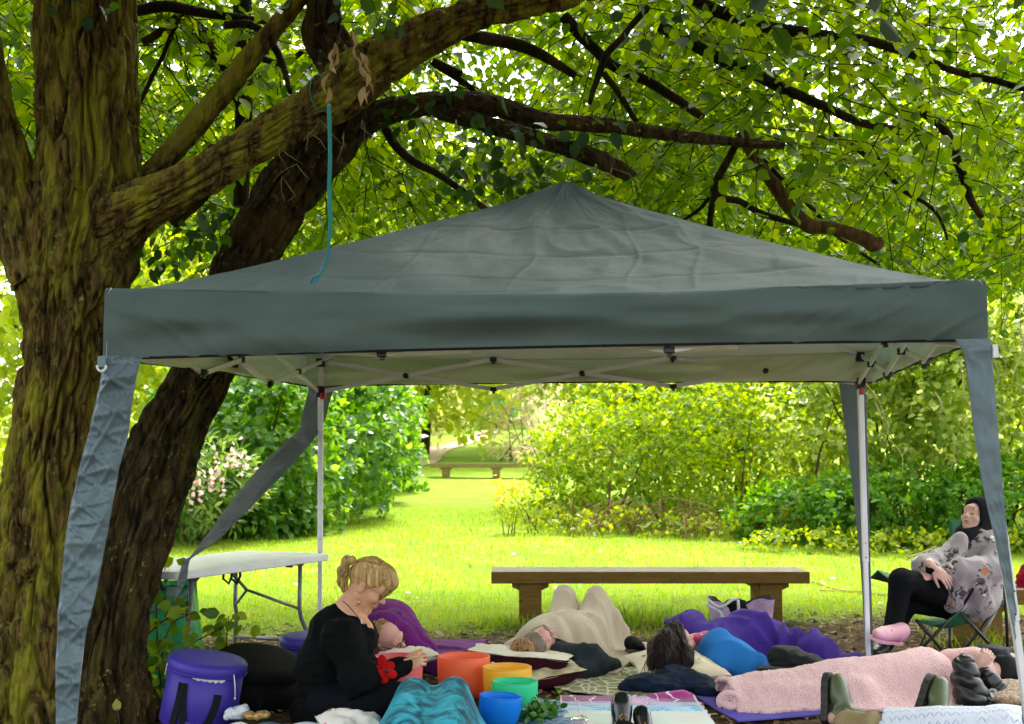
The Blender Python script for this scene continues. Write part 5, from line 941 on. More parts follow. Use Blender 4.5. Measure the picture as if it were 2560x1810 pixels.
tagd(drape('blanket', (2.34, 5.62), -.45, (1.34, .98), .0105, [cap((1.76, 6.0, .03), (2.3, 5.70, .075), .095, .115), cap((1.82, 6.02, .05), (2.35, 5.72, .08), .075, .10), cap((2.14, 6.02, .05), (2.36, 5.80, .08), .07, .09), ell((2.34, 5.82, .08), (.17, .14, .10)), cap((2.35, 5.72, .08), (2.9, 5.4, .10), .11, .13)], KNIT, None, .0006, 200, (.010, 1.5, 4, .4), .03, .022, seed=15, thick=.010), 'white and pale blue zigzag knitted blanket in the bottom right corner', 'blanket')
# towel with bands of print
t = NT('printed_towel'); u_ = uvn(t); s_ = t.n('ShaderNodeSeparateXYZ'); t.l(u_, s_.inputs[0]); X_, Y_ = s_.outputs[0], t.math('SUBTRACT', .575, s_.outputs[1])
Y_ = t.math('ADD', Y_, t.math('MULTIPLY', t.math('SUBTRACT', t.noise(5, 2, u_), .5), .03))
def band(a, b, e=.006): return t.math('MULTIPLY', t.ramp(Y_, a - e, a + e), t.ramp(Y_, b + e, b - e))
mg = t.mix(t.ramp(t.noise(9, 3, u_), .4, .65), (.16, .004, .09), (.38, .01, .22)); wl = t.math('ABSOLUTE', t.math('SUBTRACT', t.math('FRACT', t.math('ADD', t.math('MULTIPLY', X_, 9), t.math('MULTIPLY', t.noise(6, 2, u_), 2.2))), .5)); mg = t.mix(t.ramp(wl, .07, .03), mg, (.82, .62, .78))
dx_ = t.math('SUBTRACT', X_, .03); dy_ = t.math('MULTIPLY', t.math('SUBTRACT', Y_, .17), 1.0); rr_ = t.math('SQRT', t.math('ADD', t.math('MULTIPLY', dx_, dx_), t.math('MULTIPLY', dy_, dy_))); ring = t.ramp(rr_, .125, .115); rc = t.mix(t.ramp(rr_, .05, .045), t.mix(t.ramp(t.voro(70, u_), .3, .45), (.72, .60, .74), (.40, .25, .42)), (.78, .30, .52))
col = mg; lil = t.mix(t.ramp(t.noise(26, 4, t.vec((.3, 2, 1), u_)), .5, .62), (.50, .47, .66), (.20, .19, .36)); col = t.mix(t.ramp(Y_, .185, .195), col, lil); col = t.mix(ring, col, rc)
ax_ = t.math('SUBTRACT', t.math('FRACT', t.math('MULTIPLY', X_, 13)), .5); by_ = t.math('MULTIPLY', t.math('SUBTRACT', Y_, .42), 9); ar = t.math('FRACT', t.math('MULTIPLY', t.math('SQRT', t.math('ADD', t.math('MULTIPLY', ax_, ax_), t.math('MULTIPLY', by_, by_))), 2.6))
bl = t.mix(t.ramp(ar, .12, .2), (.70, .86, .93), t.mix(t.ramp(t.noise(8, 2, u_), .4, .6), (.09, .42, .66), (.30, .62, .80))); col = t.mix(t.ramp(Y_, .295, .302), col, bl)
mint = t.mix(t.ramp(t.noise(10, 3, t.vec((.5, 2, 1), u_)), .45, .62), (.66, .80, .70), (.80, .70, .58)); col = t.mix(t.ramp(Y_, .43, .437), col, mint); edg = t.ramp(t.math('ABSOLUTE', X_), .362, .368); col = t.mix(edg, col, (.72, .62, .74))
t.out(t.pbr(col, .85, t.bump(t.noise(60, 3, u_), .3, .005), Sheen_Weight=.2)); TOWEL = t.m
tagd(drape('towel', (.635, 6.285), -.01, (.80, 1.17), .011, [cap((.95, 6.83, -.01), (.75, 6.80, -.01), .07, .05), cap((.62, 6.75, 0), (.45, 6.73, 0), .03, .03), cap((.30, 6.62, 0), (.6, 6.5, .0), .03, .03)], TOWEL, None, .0006, 60, (.016, 5, 2, .1), .012, .026, seed=17), 'towel printed with magenta, lilac and turquoise bands under the shiny black shoes', 'towel')
t = NT('net_print_rug'); v_ = t.vec((1.0, .55, 1)); e_ = t.voro(14, v_, 'DISTANCE_TO_EDGE'); col = t.mix(t.ramp(e_, .10, .04), t.mix(t.ramp(t.noise(5, 2), .35, .65), (.30, .29, .17), (.20, .20, .12)), (.62, .63, .38)); t.out(t.pbr(col, .9, t.bump(t.noise(30, 3), .3, .006))); RUG = t.m
def rshape(A, B): return .44 - np.sqrt((A / 1.05) ** 2 + (B / 1.0) ** 2) + .05
tagd(drape('picnic_rug', (.72, 7.36), .25, (1.15, 1.0), .016, [], RUG, None, .0006, 10, (.010, 3, 3, .3), .02, .022, seed=19, shape=rshape, thick=.006), 'thin olive rug with cream net pattern beside the charcoal sleeve', 'rug')
t = NT('tie_dye_cloth'); n_ = t.noise(6, 5, None, .6, 2.5); col = t.mix(t.ramp(n_, .38, .62), (.015, .08, .24), (.36, .46, .56)); col = t.mix(t.ramp(t.noise(11, 4, None, .6, 1.5), .56, .66), col, (.015, .22, .32)); t.out(t.pbr(col, .85, t.bump(t.noise(20, 3), .4, .01))); DYE = t.m
tagd(drape('dyed_cloth', (.17, 6.30), .1, (.50, .95), .013, [ell((.2, 6.4, 0), (.15, .1, .03)), ell((.28, 6.0, 0), (.12, .14, .06))], DYE, None, .0006, 60, (.022, 6, 5, .6), .05, .022, seed=21), 'blue and white tie dyed cloth spread beneath the blue bowl', 'cloth')
tagd(drape('dyed_cloth', (-1.21, 6.02), .1, (.34, .26), .012, [ell((-1.19, 6.0, 0), (.12, .08, .05))], DYE, None, .0006, 60, (.02, 6, 6, .2), .04, .022, seed=23), 'dark blue patterned cloth scrap at the seated woman\'s back hem', 'cloth')
t = NT('dotted_paper_cloth'); col = t.mix(t.ramp(t.voro(8), .30, .22), (.74, .75, .70), (.12, .50, .56)); t.out(t.pbr(col, .8, None)); DOT = t.m
tagd(drape('dotted_cloth', (-1.24, 5.80), -.15, (.46, .30), .012, [ell((-1.30, 5.84, .0), (.1, .08, .09)), ell((-1.12, 5.80, .02), (.1, .08, .05))], DOT, None, .0006, 60, (.02, 6, 6, .2), .02, .022, seed=25), 'white cloth with turquoise dots at the bottom edge left of the floral cushion', 'cloth')
tagd(drape('pale_cloth', (-.98, 5.80), .1, (.30, .24), .012, [ell((-.98, 5.83, .03), (.12, .06, .06))], simple('pale_blue_cotton', (.58, .66, .74), None, 5, .85), None, .0006, 60, (.014, 6, 6, .2), .02, .022, seed=27), 'pale blue folded cloth between the dotted cloth and the floral cushion', 'cloth')
tag(sdf_mesh('wrapper', [ell(P(625 + dx, 1788 + dy, 5.95), (.035, .03, .018), None, .01) for dx, dy in ((0, 0), (18, 2), (34, -2))], .007, simple('gold_foil', (.45, .30, .10), (.3, .18, .05), 20, .3, .8, 40, .02, Metallic=.5), None, lambda V: .006 * noise(V * 60, 4)), 'crumpled gold wrapper near the front purple case', 'wrapper')
tag(sdf_mesh('plastic_bag', [ell(P(590, 1783, 6.0), (.05, .04, .03), None, .02), ell(P(610, 1774, 6.0), (.03, .03, .03), None, .02), ell(P(566, 1792, 6.0), (.016, .02, .018), None, .004)], .007, simple('crinkled_plastic', (.62, .66, .68), (.5, .54, .58), 12, .2, .8, 30, .02), None, lambda V: .008 * noise(V * 45, 5)), 'crinkled pale plastic bag beside the base of the front purple case', 'plastic bag')
# crumpled garments
def garment(name, label, cat, prims, mat, amp=.012, sc=(9, 9, 22), vox=.0095, parent=None):
    o = sdf_mesh(name, prims, vox, mat, parent, lambda V: amp * (ridge(V * np.array(sc) + .6 * noise(V * 5, 8)[:, None], 6) ** 2 + .5 * ridge(V * np.array(sc) * 2.1, 7) ** 2 - .7))
    return tag(o, label, cat) if label else o
NAVY = simple('navy_cotton', (.005, .011, .026), (.008, .017, .036), 6, .75, .4, 40); CHAR = simple('charcoal_jersey', (.026, .036, .040), (.018, .025, .029), 7, .85, .4, 50); BLKC = simple('black_cotton', (.003, .003, .0035), (.005, .005, .0055), 7, .8, .3, 60); SHELL = simple('black_shell_fabric', (.004, .006, .006), (.007, .010, .010), 4, .62, .3, 18, .02, Specular_IOR_Level=.2)
garment('jacket', 'navy blue jacket crumpled on the mats below the dark haired head', 'jacket', [ell(P(1640, 1712, 7.0), (.17, .11, .055), Matrix.Rotation(.12, 3, 'Y'), .03), ell(P(1725, 1706, 7.05), (.15, .10, .06), None, .04), ell(P(1690, 1692, 7.15), (.12, .09, .06), None, .03), ell(P(1585, 1712, 7.05), (.10, .06, .035), Matrix.Rotation(-.3, 3, 'Y'), .03), ell(P(1770, 1725, 6.95), (.08, .08, .03), None, .03)], NAVY, .020, (7, 9, 20))
garment('jacket', 'black jacket lying over the near edge of the violet blanket', 'jacket', [ell(P(1965, 1650, 7.25), (.11, .10, .085), Matrix.Rotation(.2, 3, 'Y'), .03), ell(P(2010, 1655, 7.2), (.14, .10, .06), Matrix.Rotation(.25, 3, 'Y'), .04), ell(P(2060, 1672, 7.1), (.11, .09, .03), None, .03), ell(P(1935, 1680, 7.15), (.10, .08, .04), None, .03)], SHELL, .014, (9, 9, 18))
# tote bag under the bench
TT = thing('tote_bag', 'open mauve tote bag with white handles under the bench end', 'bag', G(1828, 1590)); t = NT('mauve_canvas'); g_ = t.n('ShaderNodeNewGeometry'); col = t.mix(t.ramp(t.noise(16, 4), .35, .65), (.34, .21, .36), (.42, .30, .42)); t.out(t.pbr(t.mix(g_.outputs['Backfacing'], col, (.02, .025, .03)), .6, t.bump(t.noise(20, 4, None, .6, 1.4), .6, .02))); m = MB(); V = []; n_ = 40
for j in range(9):
    h = j / 8
    for k in range(n_):
        a = 6.283 * k / n_; c_, s_ = math.cos(a), math.sin(a); x = .24 * (abs(c_) ** .6) * (1 if c_ > 0 else -1) * (.78 + .22 * h); y = .11 * (abs(s_) ** .7) * (1 if s_ > 0 else -1) * (1 - .3 * h); dip = (.10 * math.exp(-((x + .05) / .10) ** 2) * (1 if s_ < 0 else .55)) * h * h
        V.append((TT.location.x + x + .012 * math.sin(7 * a + h * 4), 9.0 + y + .012 * math.sin(5 * a + 3 * h), .005 + h * .335 - dip + .012 * h * math.sin(3 * a)))
o = mesh('body', V + [(TT.location.x, 9.0, .005)], [(j * n_ + k, j * n_ + (k + 1) % n_, (j + 1) * n_ + (k + 1) % n_, (j + 1) * n_ + k) for j in range(8) for k in range(n_)] + [(9 * n_, (k + 1) % n_, k) for k in range(n_)], t.m, TT)
for pts in (((1765, 1510), (1800, 1530), (1808, 1545), (1822, 1552), (1838, 1545), (1846, 1525), (1845, 1500)), ((1770, 1500), (1800, 1518), (1830, 1500), (1845, 1496))):
    m = MB(); c = spline([tuple(P(u, v, 8.88)) for u, v in pts], 5); m.tube(c, .011, 6); o = m.build('handle', simple('white_webbing', (.66, .68, .68), None, 8, .8), TT)
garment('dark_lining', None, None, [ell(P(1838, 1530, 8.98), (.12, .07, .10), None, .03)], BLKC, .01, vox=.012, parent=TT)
# ivy sprig, cup with straw
IV = thing('ivy_sprig', 'glossy green leafy sprig lying on the dyed cloth right of the blue bowl', 'leaf sprig', P(1345, 1790, 6.2)); IVY = leafmat('ivy_leaf', (.008, .075, .008), (.02, .13, .012), (.07, .22, .02), .2, rough=.25, spec=.6)
n_ = 110; q = np.array(P(1335, 1785, 6.2)) + RNG.normal(0, 1, (n_, 3)) * np.array([.045, .05, .025]); q2 = np.array(P(1375, 1772, 6.25)) + RNG.normal(0, 1, (26, 3)) * np.array([.03, .04, .012]); q3 = np.array(P(1342, 1760, 6.2)) + RNG.normal(0, 1, (14, 3)) * np.array([.012, .03, .02]); q = np.vstack([q, q2, q3]); q[:, 2] = np.maximum(q[:, 2], .03); k = len(q)
V, Q = leaf_arrays(q, unit(k) + np.array([0, -.2, .3]), unit(k) * .5 + np.array([0, -.5, .8]), RNG.uniform(.03, .05, k)); leaf_parts(IV, V, IVY, 300); m = MB(); m.tube([P(1310, 1800, 6.2), P(1340, 1785, 6.2), P(1385, 1768, 6.25)], .004, 5); m.build('stem', STEM, IV)
CP = thing('cup', 'clear plastic cup with pink straw at the bottom edge on the printed towel', 'cup', P(1449, 1830, 5.9)); cc = P(1449, 1830, 5.9)
t = NT('clear_plastic'); t.out(t.pbr((.95, .90, .93), .08, None, Transmission_Weight=.9, IOR=1.3, Alpha=1.0)); m = MB(); c = Vector((cc.x, cc.y, .02)); m.lathe(c, [(.030, 0), (.040, .075), (.042, .078), (.040, .080), (.0375, .074), (.028, .004)], 28); m.build('beaker', t.m, CP); m = MB(); m.lathe(c, [(.0, .083), (.030, .085), (.043, .080), (.043, .074)], 28); m.build('lid', t.m, CP)
m = MB(); m.tube([c + Vector((0, 0, .01)), P(1448, 1757, 5.9)], .0045, 8); m.build('straw', simple('pink_straw', (.75, .55, .64), None, 9, .4), CP)
# sticks on the lawn
STK = simple('dry_stick', (.40, .32, .15), (.26, .19, .09), 9, .8)
for lab, pts, r in (('long pale forked stick on the lawn right of the bench', ((2030, 1458, .012), (2100, 1475, .010), (2160, 1480, .008), (2220, 1488, .006)), .010), ('thin pale stick lying just below the longer stick on the lawn', ((2050, 1476, .008), (2120, 1480, .007), (2215, 1490, .005)), .007), ('orange brown dead branch on the lawn before the seated person\'s shoulder', ((2270, 1395, .008), (2310, 1380, .014), (2340, 1366, .018)), .014), ('pale twig leaning from the grass behind the mauve bag', ((1680, 1505, .006), (1750, 1488, .006), (1830, 1478, .004)), .005)):
    pw = [];
    for u, v, r_ in pts: g_ = G(u, v, .03); y_ = min(g_.y, 14); q_ = P(u, v, y_); pw.append((q_.x, q_.y, max(q_.z, float(terr(q_.x, q_.y)) + r_)))
    c = spline(pw, 6); m = MB(); m.tube(c, np.linspace(r, r * .5, len(c)), 7); tag(m.build('stick', STK), lab, 'stick')
# ================================================================== people
def skinmat(name, a, b): 
    t = NT(name); col = t.mix(t.ramp(t.noise(14, 4), .35, .65), a, b); return t.out(t.pbr(col, .55, t.bump(t.noise(120, 3), .15, .003), Specular_IOR_Level=.3, Subsurface_Weight=.08, Subsurface_Radius=(.6, .25, .12), Subsurface_Scale=.02))
SKIN = skinmat('skin_tanned', (.56, .29, .16), (.64, .35, .20)); SKINP = skinmat('skin_pale', (.55, .34, .26), (.62, .38, .29)); SKINR = skinmat('skin_pink', (.66, .36, .30), (.60, .30, .24))
def hairmat(name, a, b, c, rot=(0, 0, 0), sc=(70, 70, 6), spec=.4):
    t = NT(name); v = t.vec(sc, rot=rot); n1 = t.noise(1, 4, v, .6, .6); col = t.mix(t.ramp(n1, .3, .5), a, b); col = t.mix(t.ramp(n1, .52, .7), col, c)
    return t.out(t.pbr(col, .42, t.bump(n1, .8, .01), Specular_IOR_Level=spec))
BLOND = hairmat('blonde_hair', (.16, .085, .020), (.40, .25, .075), (.66, .48, .22), (0, .35, 0)); GINGER = hairmat('light_brown_hair', (.11, .055, .02), (.33, .19, .07), (.52, .34, .15), (1.2, .3, 0)); GREYB = hairmat('grey_brown_hair', (.10, .075, .05), (.17, .13, .09), (.26, .21, .15), (1.2, .3, 0)); DARKH = hairmat('dark_brown_hair', (.004, .0025, .002), (.010, .005, .004), (.045, .020, .012), (.3, .5, 0), (70, 70, 6), .12)
LIP = simple('lips', (.40, .13, .10), None, 9, .45); DARKF = simple('dark_frame', (.03, .014, .010), None, 9, .3); GOLD = simple('gold_metal', (.55, .36, .10), None, 9, .3, Metallic=.9); BROW = simple('brow_hair', (.10, .06, .03), None, 9, .8); EYE_M = simple('eye_dark', (.02, .012, .01), None, 9, .2)
class Head:
    def __init__(s, c, fwd, up, k=1.0): s.c = Vector(c); s.R = rot_to(fwd, up); s.k = k
    def w(s, x, y, z): return s.c + s.R @ (Vector((x, y, z)) * s.k)
    def e(s, p, r, k=.012, sub=False): return ell(s.w(*p), tuple(q * s.k for q in r), s.R, k, sub)
    def cp(s, a, b, ra, rb, k=.012): return cap(s.w(*a), s.w(*b), ra * s.k, rb * s.k, k)
    def skin(s, neck=None):
        L = [s.e((0, -.014, .036), (.074, .096, .086)), s.e((0, .028, -.025), (.062, .068, .088), .02), s.cp((-.05, -.005, -.052), (-.018, .060, -.094), .026, .019), s.cp((.05, -.005, -.052), (.018, .060, -.094), .026, .019), s.e((0, .066, -.098), (.024, .024, .022)), s.e((0, .082, .040), (.05, .02, .03), .02), s.cp((-.034, .082, .024), (.034, .082, .024), .011, .011, .012), s.e((-.040, .066, -.026), (.024, .026, .024), .02), s.e((.040, .066, -.026), (.024, .026, .024), .02)]
        L += [s.e((-.031, .098, .006), (.018, .014, .012), .012, True), s.e((.031, .098, .006), (.018, .014, .012), .012, True), s.e((-.031, .080, .006), (.0145, .013, .011), .004), s.e((.031, .080, .006), (.0145, .013, .011), .004), s.cp((0, .088, .014), (0, .112, -.026), .008, .0125, .01), s.e((-.011, .098, -.030), (.009, .011, .008), .006), s.e((.011, .098, -.030), (.009, .011, .008), .006), s.e((0, .084, -.058), (.026, .015, .018), .014), s.e((0, .100, -.0605), (.02, .006, .0022), .004, True), s.e((-.076, -.012, -.012), (.011, .020, .031), .008), s.e((.076, -.012, -.012), (.011, .020, .031), .008), s.e((-.088, -.006, -.008), (.006, .010, .016), .006, True), s.e((.088, -.006, -.008), (.006, .010, .016), .006, True)]
        if neck: L.append(cap(s.w(0, -.024, -.05), neck, .056, .062, .025))
        return L
    def features(s, root, eyes=True):
        m = MB(); m.ball(s.w(0, .096, -.0545), (.019 * s.k, .006, .0048), 12, 6, s.R); m.ball(s.w(0, .094, -.0665), (.017 * s.k, .0065, .0058), 12, 6, s.R); m.build('lips', LIP, root)
        for q in (-1, 1):
            m = MB(); m.tube([s.w(q * .014, .094, .027), s.w(q * .030, .096, .032), s.w(q * .047, .083, .026)], [.003, .0035, .002], 6); m.build('eyebrow', BROW, root)
            m = MB(); m.tube([s.w(q * .017, .0915, .002), s.w(q * .031, .0945, -.001), s.w(q * .045, .0865, .002)], [.0012, .0018, .0012], 5); m.build('closed_eye', EYE_M, root)
    def glasses(s, root, mat=DARKF, r=.021):
        g = MB()
        for q in (-1, 1):
            g.tube([s.w(q * .033 + 1.15 * r * math.cos(a), .106 - abs(q * .033 + r * math.cos(a)) * .12, .004 + r * .85 * math.sin(a)) for a in np.linspace(0, 6.283, 25)], .0024, 6); g.tube([s.w(q * .056, .098, .012), s.w(q * .078, .04, .012), s.w(q * .082, -.01, .004)], .0022, 6)
        g.tube([s.w(-.012, .106, .010), s.w(0, .110, .012), s.w(.012, .106, .010)], .0022, 6); return g.build('glasses', mat, root)
def hairfold(H, amp=.006, f=(60, 60, 8)):
    Rt = np.array(H.R); c = np.array(H.c); return lambda V: amp * (fbm(((V - c) @ Rt) * np.array(f), 2, 15))
def hand(name, root, wrist, fd, back, side, mat, curl=.5, spread=.1, thumb=.5, k=1.0, extra=()):
    """palm, four fingers of different length in three bones each, and a thumb leaving the side of the palm; `back` is the direction the back of the hand faces"""
    R = rot_to(fd, back); c = Vector(wrist); w = lambda p: c + R @ (Vector(p) * k); L = [ell(w((0, .048, 0)), (.040 * k, .052 * k, .0155 * k), R, .01), cap(c - R @ Vector((0, .05 * k, 0)), w((0, .02, 0)), .026 * k, .024 * k, .012), ell(w((side * .024, .03, -.006)), (.020 * k, .032 * k, .014 * k), R, .01)]
    for i, (x, l) in enumerate(((.029, .070), (.010, .078), (-.010, .073), (-.028, .058))):
        x *= side; p = Vector((x, .088 - abs(x) * .25, .002)); a = -curl * (.55 + .08 * i); sp = x * spread / .03
        for sgm, (f_, r) in enumerate(((.45, .0088), (.31, .0080), (.24, .0070))):
            dv = Vector((sp * .3, math.cos(a), math.sin(a))).normalized(); q = p + dv * l * f_; L.append(cap(w(p), w(q), r * k, (r - .0009) * k, .003)); p = q; a -= curl * (.75, .6, .5)[sgm]
    p = Vector((side * .030, .018, -.006)); a = thumb
    for (l, r, dz) in ((.038, .0115, -.2), (.030, .0098, -.35), (.024, .0085, -.5)):
        q = p + Vector((side * math.sin(a), math.cos(a), dz)).normalized() * l; L.append(cap(w(p), w(q), r * k, (r - .001) * k, .004)); p = q; a *= .55
    return sdf_mesh(name, L + list(extra), .0038, mat, root)
def cloth(name, root, prims, vox, mat, amp=.008, sc=(7, 7, 14), seed=6):
    return sdf_mesh(name, prims, vox, mat, root, lambda V: amp * (ridge(V * np.array(sc) + .5 * noise(V * 4, seed + 2)[:, None], seed) ** 2 + .5 * ridge(V * np.array(sc) * 2.2, seed + 1) ** 2 - .6))
# ------------------------------------------------------------------ woman in black playing the bowls
D0 = 6.3
A = thing('person', 'woman with blonde ponytail and glasses in black, red poppy on sleeve, seated by the bowls', 'person', P(815, 1788, D0))
H = Head(P(918, 1464, D0), (.84, -.06, -.54), (.54, -.02, .84), 1.04)
neckA = P(868, 1530, D0)
arm = [P(848, 1590, 6.10), P(900, 1706, 6.03), P(1006, 1667, 6.20), P(862, 1585, 6.48), P(930, 1690, 6.55), P(1000, 1672, 6.45)]
body = H.skin(neckA) + [cap(neckA, P(845, 1600, D0), .07, .12, .05), cap(P(850, 1590, D0), P(822, 1740, D0), .10, .10, .05), ell(P(892, 1572, D0 - .03), (.085, .11, .06), None, .04), cap(arm[0], arm[1], .055, .045), cap(arm[1], arm[2], .045, .03), cap(arm[3], arm[4], .055, .045), cap(arm[4], arm[5], .045, .03), cap(P(825, 1762, 6.2), P(985, 1757, 6.05), .065, .06, .03), cap(P(985, 1755, 6.05), P(880, 1785, 5.95), .06, .05), cap(P(825, 1762, 6.4), P(980, 1750, 6.5), .065, .06, .03)]
sdf_mesh('body', body, .0068, SKIN, A); H.features(A)
H.glasses(A, GOLD)
m = MB()
for q in (-1, 1): m.ball(H.w(q * .033, .103, .004), (.021, .002, .016), 12, 6, H.R)
m.build('tinted_lenses', simple('dark_lens', (.02, .012, .008), None, 9, .1), A)
hp = [H.e((0, -.020, .046), (.081, .101, .090), .012), H.e((0, .055, .105), (.062, .05, .03), .03), H.e((0, .098, .072), (.062, .034, .038), .025), H.e((0, .02, .12), (.055, .06, .022), .03), H.e((0, .075, -.045), (.09, .07, .088), .012, True), H.e((-.085, -.005, -.045), (.04, .034, .05), .012, True), H.e((.085, -.005, -.045), (.04, .034, .05), .012, True), H.e((0, -.03, -.115), (.09, .09, .07), .02, True)]
sdf_mesh('hair', hp, .0058, BLOND, A, hairfold(H, .006, (70, 16, 16)))
pts = [P(891, 1413, D0), P(880, 1399, D0), P(866, 1401, D0), P(857, 1426, D0), P(856, 1454, D0), P(863, 1475, D0), P(872, 1487, D0)]
rr_ = [.014, .019, .025, .028, .025, .015, .004]; sdf_mesh('ponytail', [cap(pts[i], pts[i + 1], rr_[i], rr_[i + 1], .012) for i in range(6)], .0055, BLOND, A, lambda V: .005 * fbm(V * np.array([75, 75, 9]), 2, 17))
m = MB(); cpt = P(890, 1411, D0); Rb = rot_to((-.75, 0, .55)); m.tube([cpt + Rb @ Vector((.022 * math.cos(a), 0, .022 * math.sin(a))) for a in np.linspace(0, 6.283, 17)], .007, 7); m.build('hair_band', BLACKP, A)
m = MB()
for k in range(34):
    x = RNG.uniform(-.075, -.03) if k % 3 else RNG.uniform(-.02, .06); o = RNG.normal(0, .004)
    c = spline([tuple(H.w(x * .8, .075 + o, .115)), tuple(H.w(x * 1.08, .118 + o - abs(x) * .35, .075)), tuple(H.w(x * 1.12, .120 + o - abs(x) * .45, .040 - .02 * RNG.random())), tuple(H.w(x * 1.14, .112 - abs(x) * .5, .012 - .045 * RNG.random() * (x < -.03)))], 4); m.tube(c, np.linspace(.0042, .0012, len(c)), 5)
for k in range(26):
    z0 = RNG.uniform(.05, .125); c = spline([tuple(H.w(-.03 - .05 * (1 - z0 * 6), .07, z0)), tuple(H.w(-.078 + .15 * max(0, z0 - .09), .0, z0 + .012)), tuple(H.w(-.055, -.07, z0 * .4 + .075)), tuple(Vector(P(893, 1414, D0)))], 4); m.tube(c, np.linspace(.0022, .0035, len(c)), 5)
for k in range(46):
    b0 = Vector(P(RNG.uniform(856, 880), RNG.uniform(1402, 1440), D0 - .03 + RNG.normal(0, .02))) if k < 24 else H.w(RNG.uniform(-.07, .03), RNG.uniform(-.09, .06), .125 - abs(RNG.normal(0, .02)))
    dv = Vector((-.35, 0, -.8)) if k < 24 else Vector((RNG.normal(.25, .3), RNG.normal(0, .1), RNG.normal(.1, .15))); l = RNG.uniform(.06, .13) if k < 24 else RNG.uniform(.03, .06)
    m.tube(spline([tuple(b0), tuple(b0 + dv * l * .5 + Vector((RNG.normal(-.006, .006), 0, 0))), tuple(b0 + dv * l + Vector((.02 if k < 24 else 0, 0, 0)))], 3), [.0022, .002, .0018, .0015, .0013, .001, .0008], 4)
for k in range(14):
    b0 = H.w(-.06, RNG.uniform(-.06, -.02), RNG.uniform(-.05, -.02)); m.tube([b0, b0 + Vector((-.02 + RNG.normal(0, .01), -.01, -.03)), b0 + Vector((-.02 + RNG.normal(0, .015), -.01, -.065))], [.0018, .0014, .0008], 4)
tag(m.build('hair_strands', BLOND, A), kind='stuff')
TOPM = simple('black_knit', (.0018, .0026, .0026), (.003, .004, .004), 6, .85, .35, 120, .003)
top = [cap(P(842, 1585, D0), P(815, 1660, D0), .125, .142, .05), cap(P(815, 1660, D0), P(815, 1760, D0), .142, .168, .05), ell(P(888, 1598, D0), (.115, .16, .115), None, .05), cap(P(850, 1532, D0), P(820, 1580, D0), .062, .10, .04), cap(arm[0], arm[1], .082, .080, .11), cap(arm[1], arm[2], .080, .047, .05), cap(arm[3], arm[4], .088, .075, .03), cap(arm[4], arm[5], .072, .046, .03), ell(P(815, 1785, D0), (.165, .21, .08), None, .05),
       ell(P(884, 1512, D0 - .05), (.032, .12, .066), Matrix.Rotation(-.62, 3, 'Y'), .012, True), ell(P(880, 1500, D0), (.075, .10, .06), None, .012, True)]
cloth('black_top', A, top, .0075, TOPM, .016, (7, 7, 9), 21)
cloth('trousers', A, [cap(P(818, 1762, 6.2), P(990, 1752, 6.03), .115, .088, .03), cap(P(990, 1752, 6.03), P(885, 1786, 5.93), .078, .06, .03), cap(P(820, 1760, 6.4), P(985, 1745, 6.5), .115, .088, .03)], .009, simple('dark_leggings', (.004, .0045, .008), None, 6, .8, .3, 60), .006, (6, 6, 12), 25)
hd = hand('hand', A, P(1012, 1664, 6.22), (.72, .02, .30), (.25, -.9, .45), -1, SKIN, 1.15, .1, .35, 1.0)
m = MB(); m.tube([P(1010, 1650, 6.12), P(1052, 1640, 6.18)], .0055, 8); m.build('mallet_stick', simple('pale_wood', (.5, .33, .18), None, 9, .6), A)
for k, (o, mt) in enumerate(((0, simple('silver_beads', (.55, .55, .52), None, 9, .25, Metallic=.7)), (.016, GOLD))):
    m = MB(); cw = P(1003 - k * 6, 1667 + k * 1.5, 6.2); Rw = rot_to((.95, 0, .30)); n_ = 16
    for j in range(n_): a = 6.283 * j / n_; m.ball(cw + Rw @ Vector((.038 * math.cos(a), 0, .038 * math.sin(a))), .0062, 6, 4)
    tag(m.build('bracelet', mt, A), kind='stuff')
m = MB(); m.tube(spline([tuple(P(857, 1503, 6.22)), tuple(P(872, 1516, 6.17)), tuple(P(893, 1540, 6.16)), tuple(P(904, 1556, 6.18))], 5), .0022, 6); m.build('necklace', DARKF, A); m = MB(); m.ball(P(904, 1553, 6.165), (.004, .003, .012), 8, 6); m.build('pendant', LINW, A)
m = MB(); m.ball(P(897, 1507, 6.19), (.007, .004, .010), 8, 6); m.ball(P(891, 1512, 6.19), (.006, .004, .008), 8, 6); m.tube([P(900, 1495, 6.2), P(897, 1504, 6.19)], .0015, 5); m.build('earring', GOLD, A)
pc = P(962, 1676, 6.03); RED = simple('red_felt', (.42, .008, .008), (.30, .004, .005), 12, .9, .5, 80, .004); Rp = rot_to((0, -1, .15), (0, 0, 1))
m = MB(); m.ball(pc, (.022, .012, .022), 14, 8); pf = m.build('poppy', RED, A)
for a, l in ((105, .066), (40, .048), (-25, .055), (-95, .06), (178, .068), (-150, .05)):
    a = math.radians(a); m = MB(); c = pc + Vector((math.cos(a) * l * .62, .006 * math.sin(a * 3), math.sin(a) * l * .62)); m.ball(c, (l * .58, .009, .024), 14, 8, Matrix.Rotation(-a, 3, 'Y')); m.build('petal', RED, pf)
m = MB(); m.ball(pc + Vector((.012, -.012, 0)), (.011, .008, .012), 10, 7); m.build('centre', BLACKP, pf)
m = MB(); m.ball(P(903, 1712, 5.955), (.004, .004, .013), 8, 6, Matrix.Rotation(.5, 3, 'Y')); m.build('toggle', simple('horn_toggle', (.55, .36, .16), None, 9, .5), A)
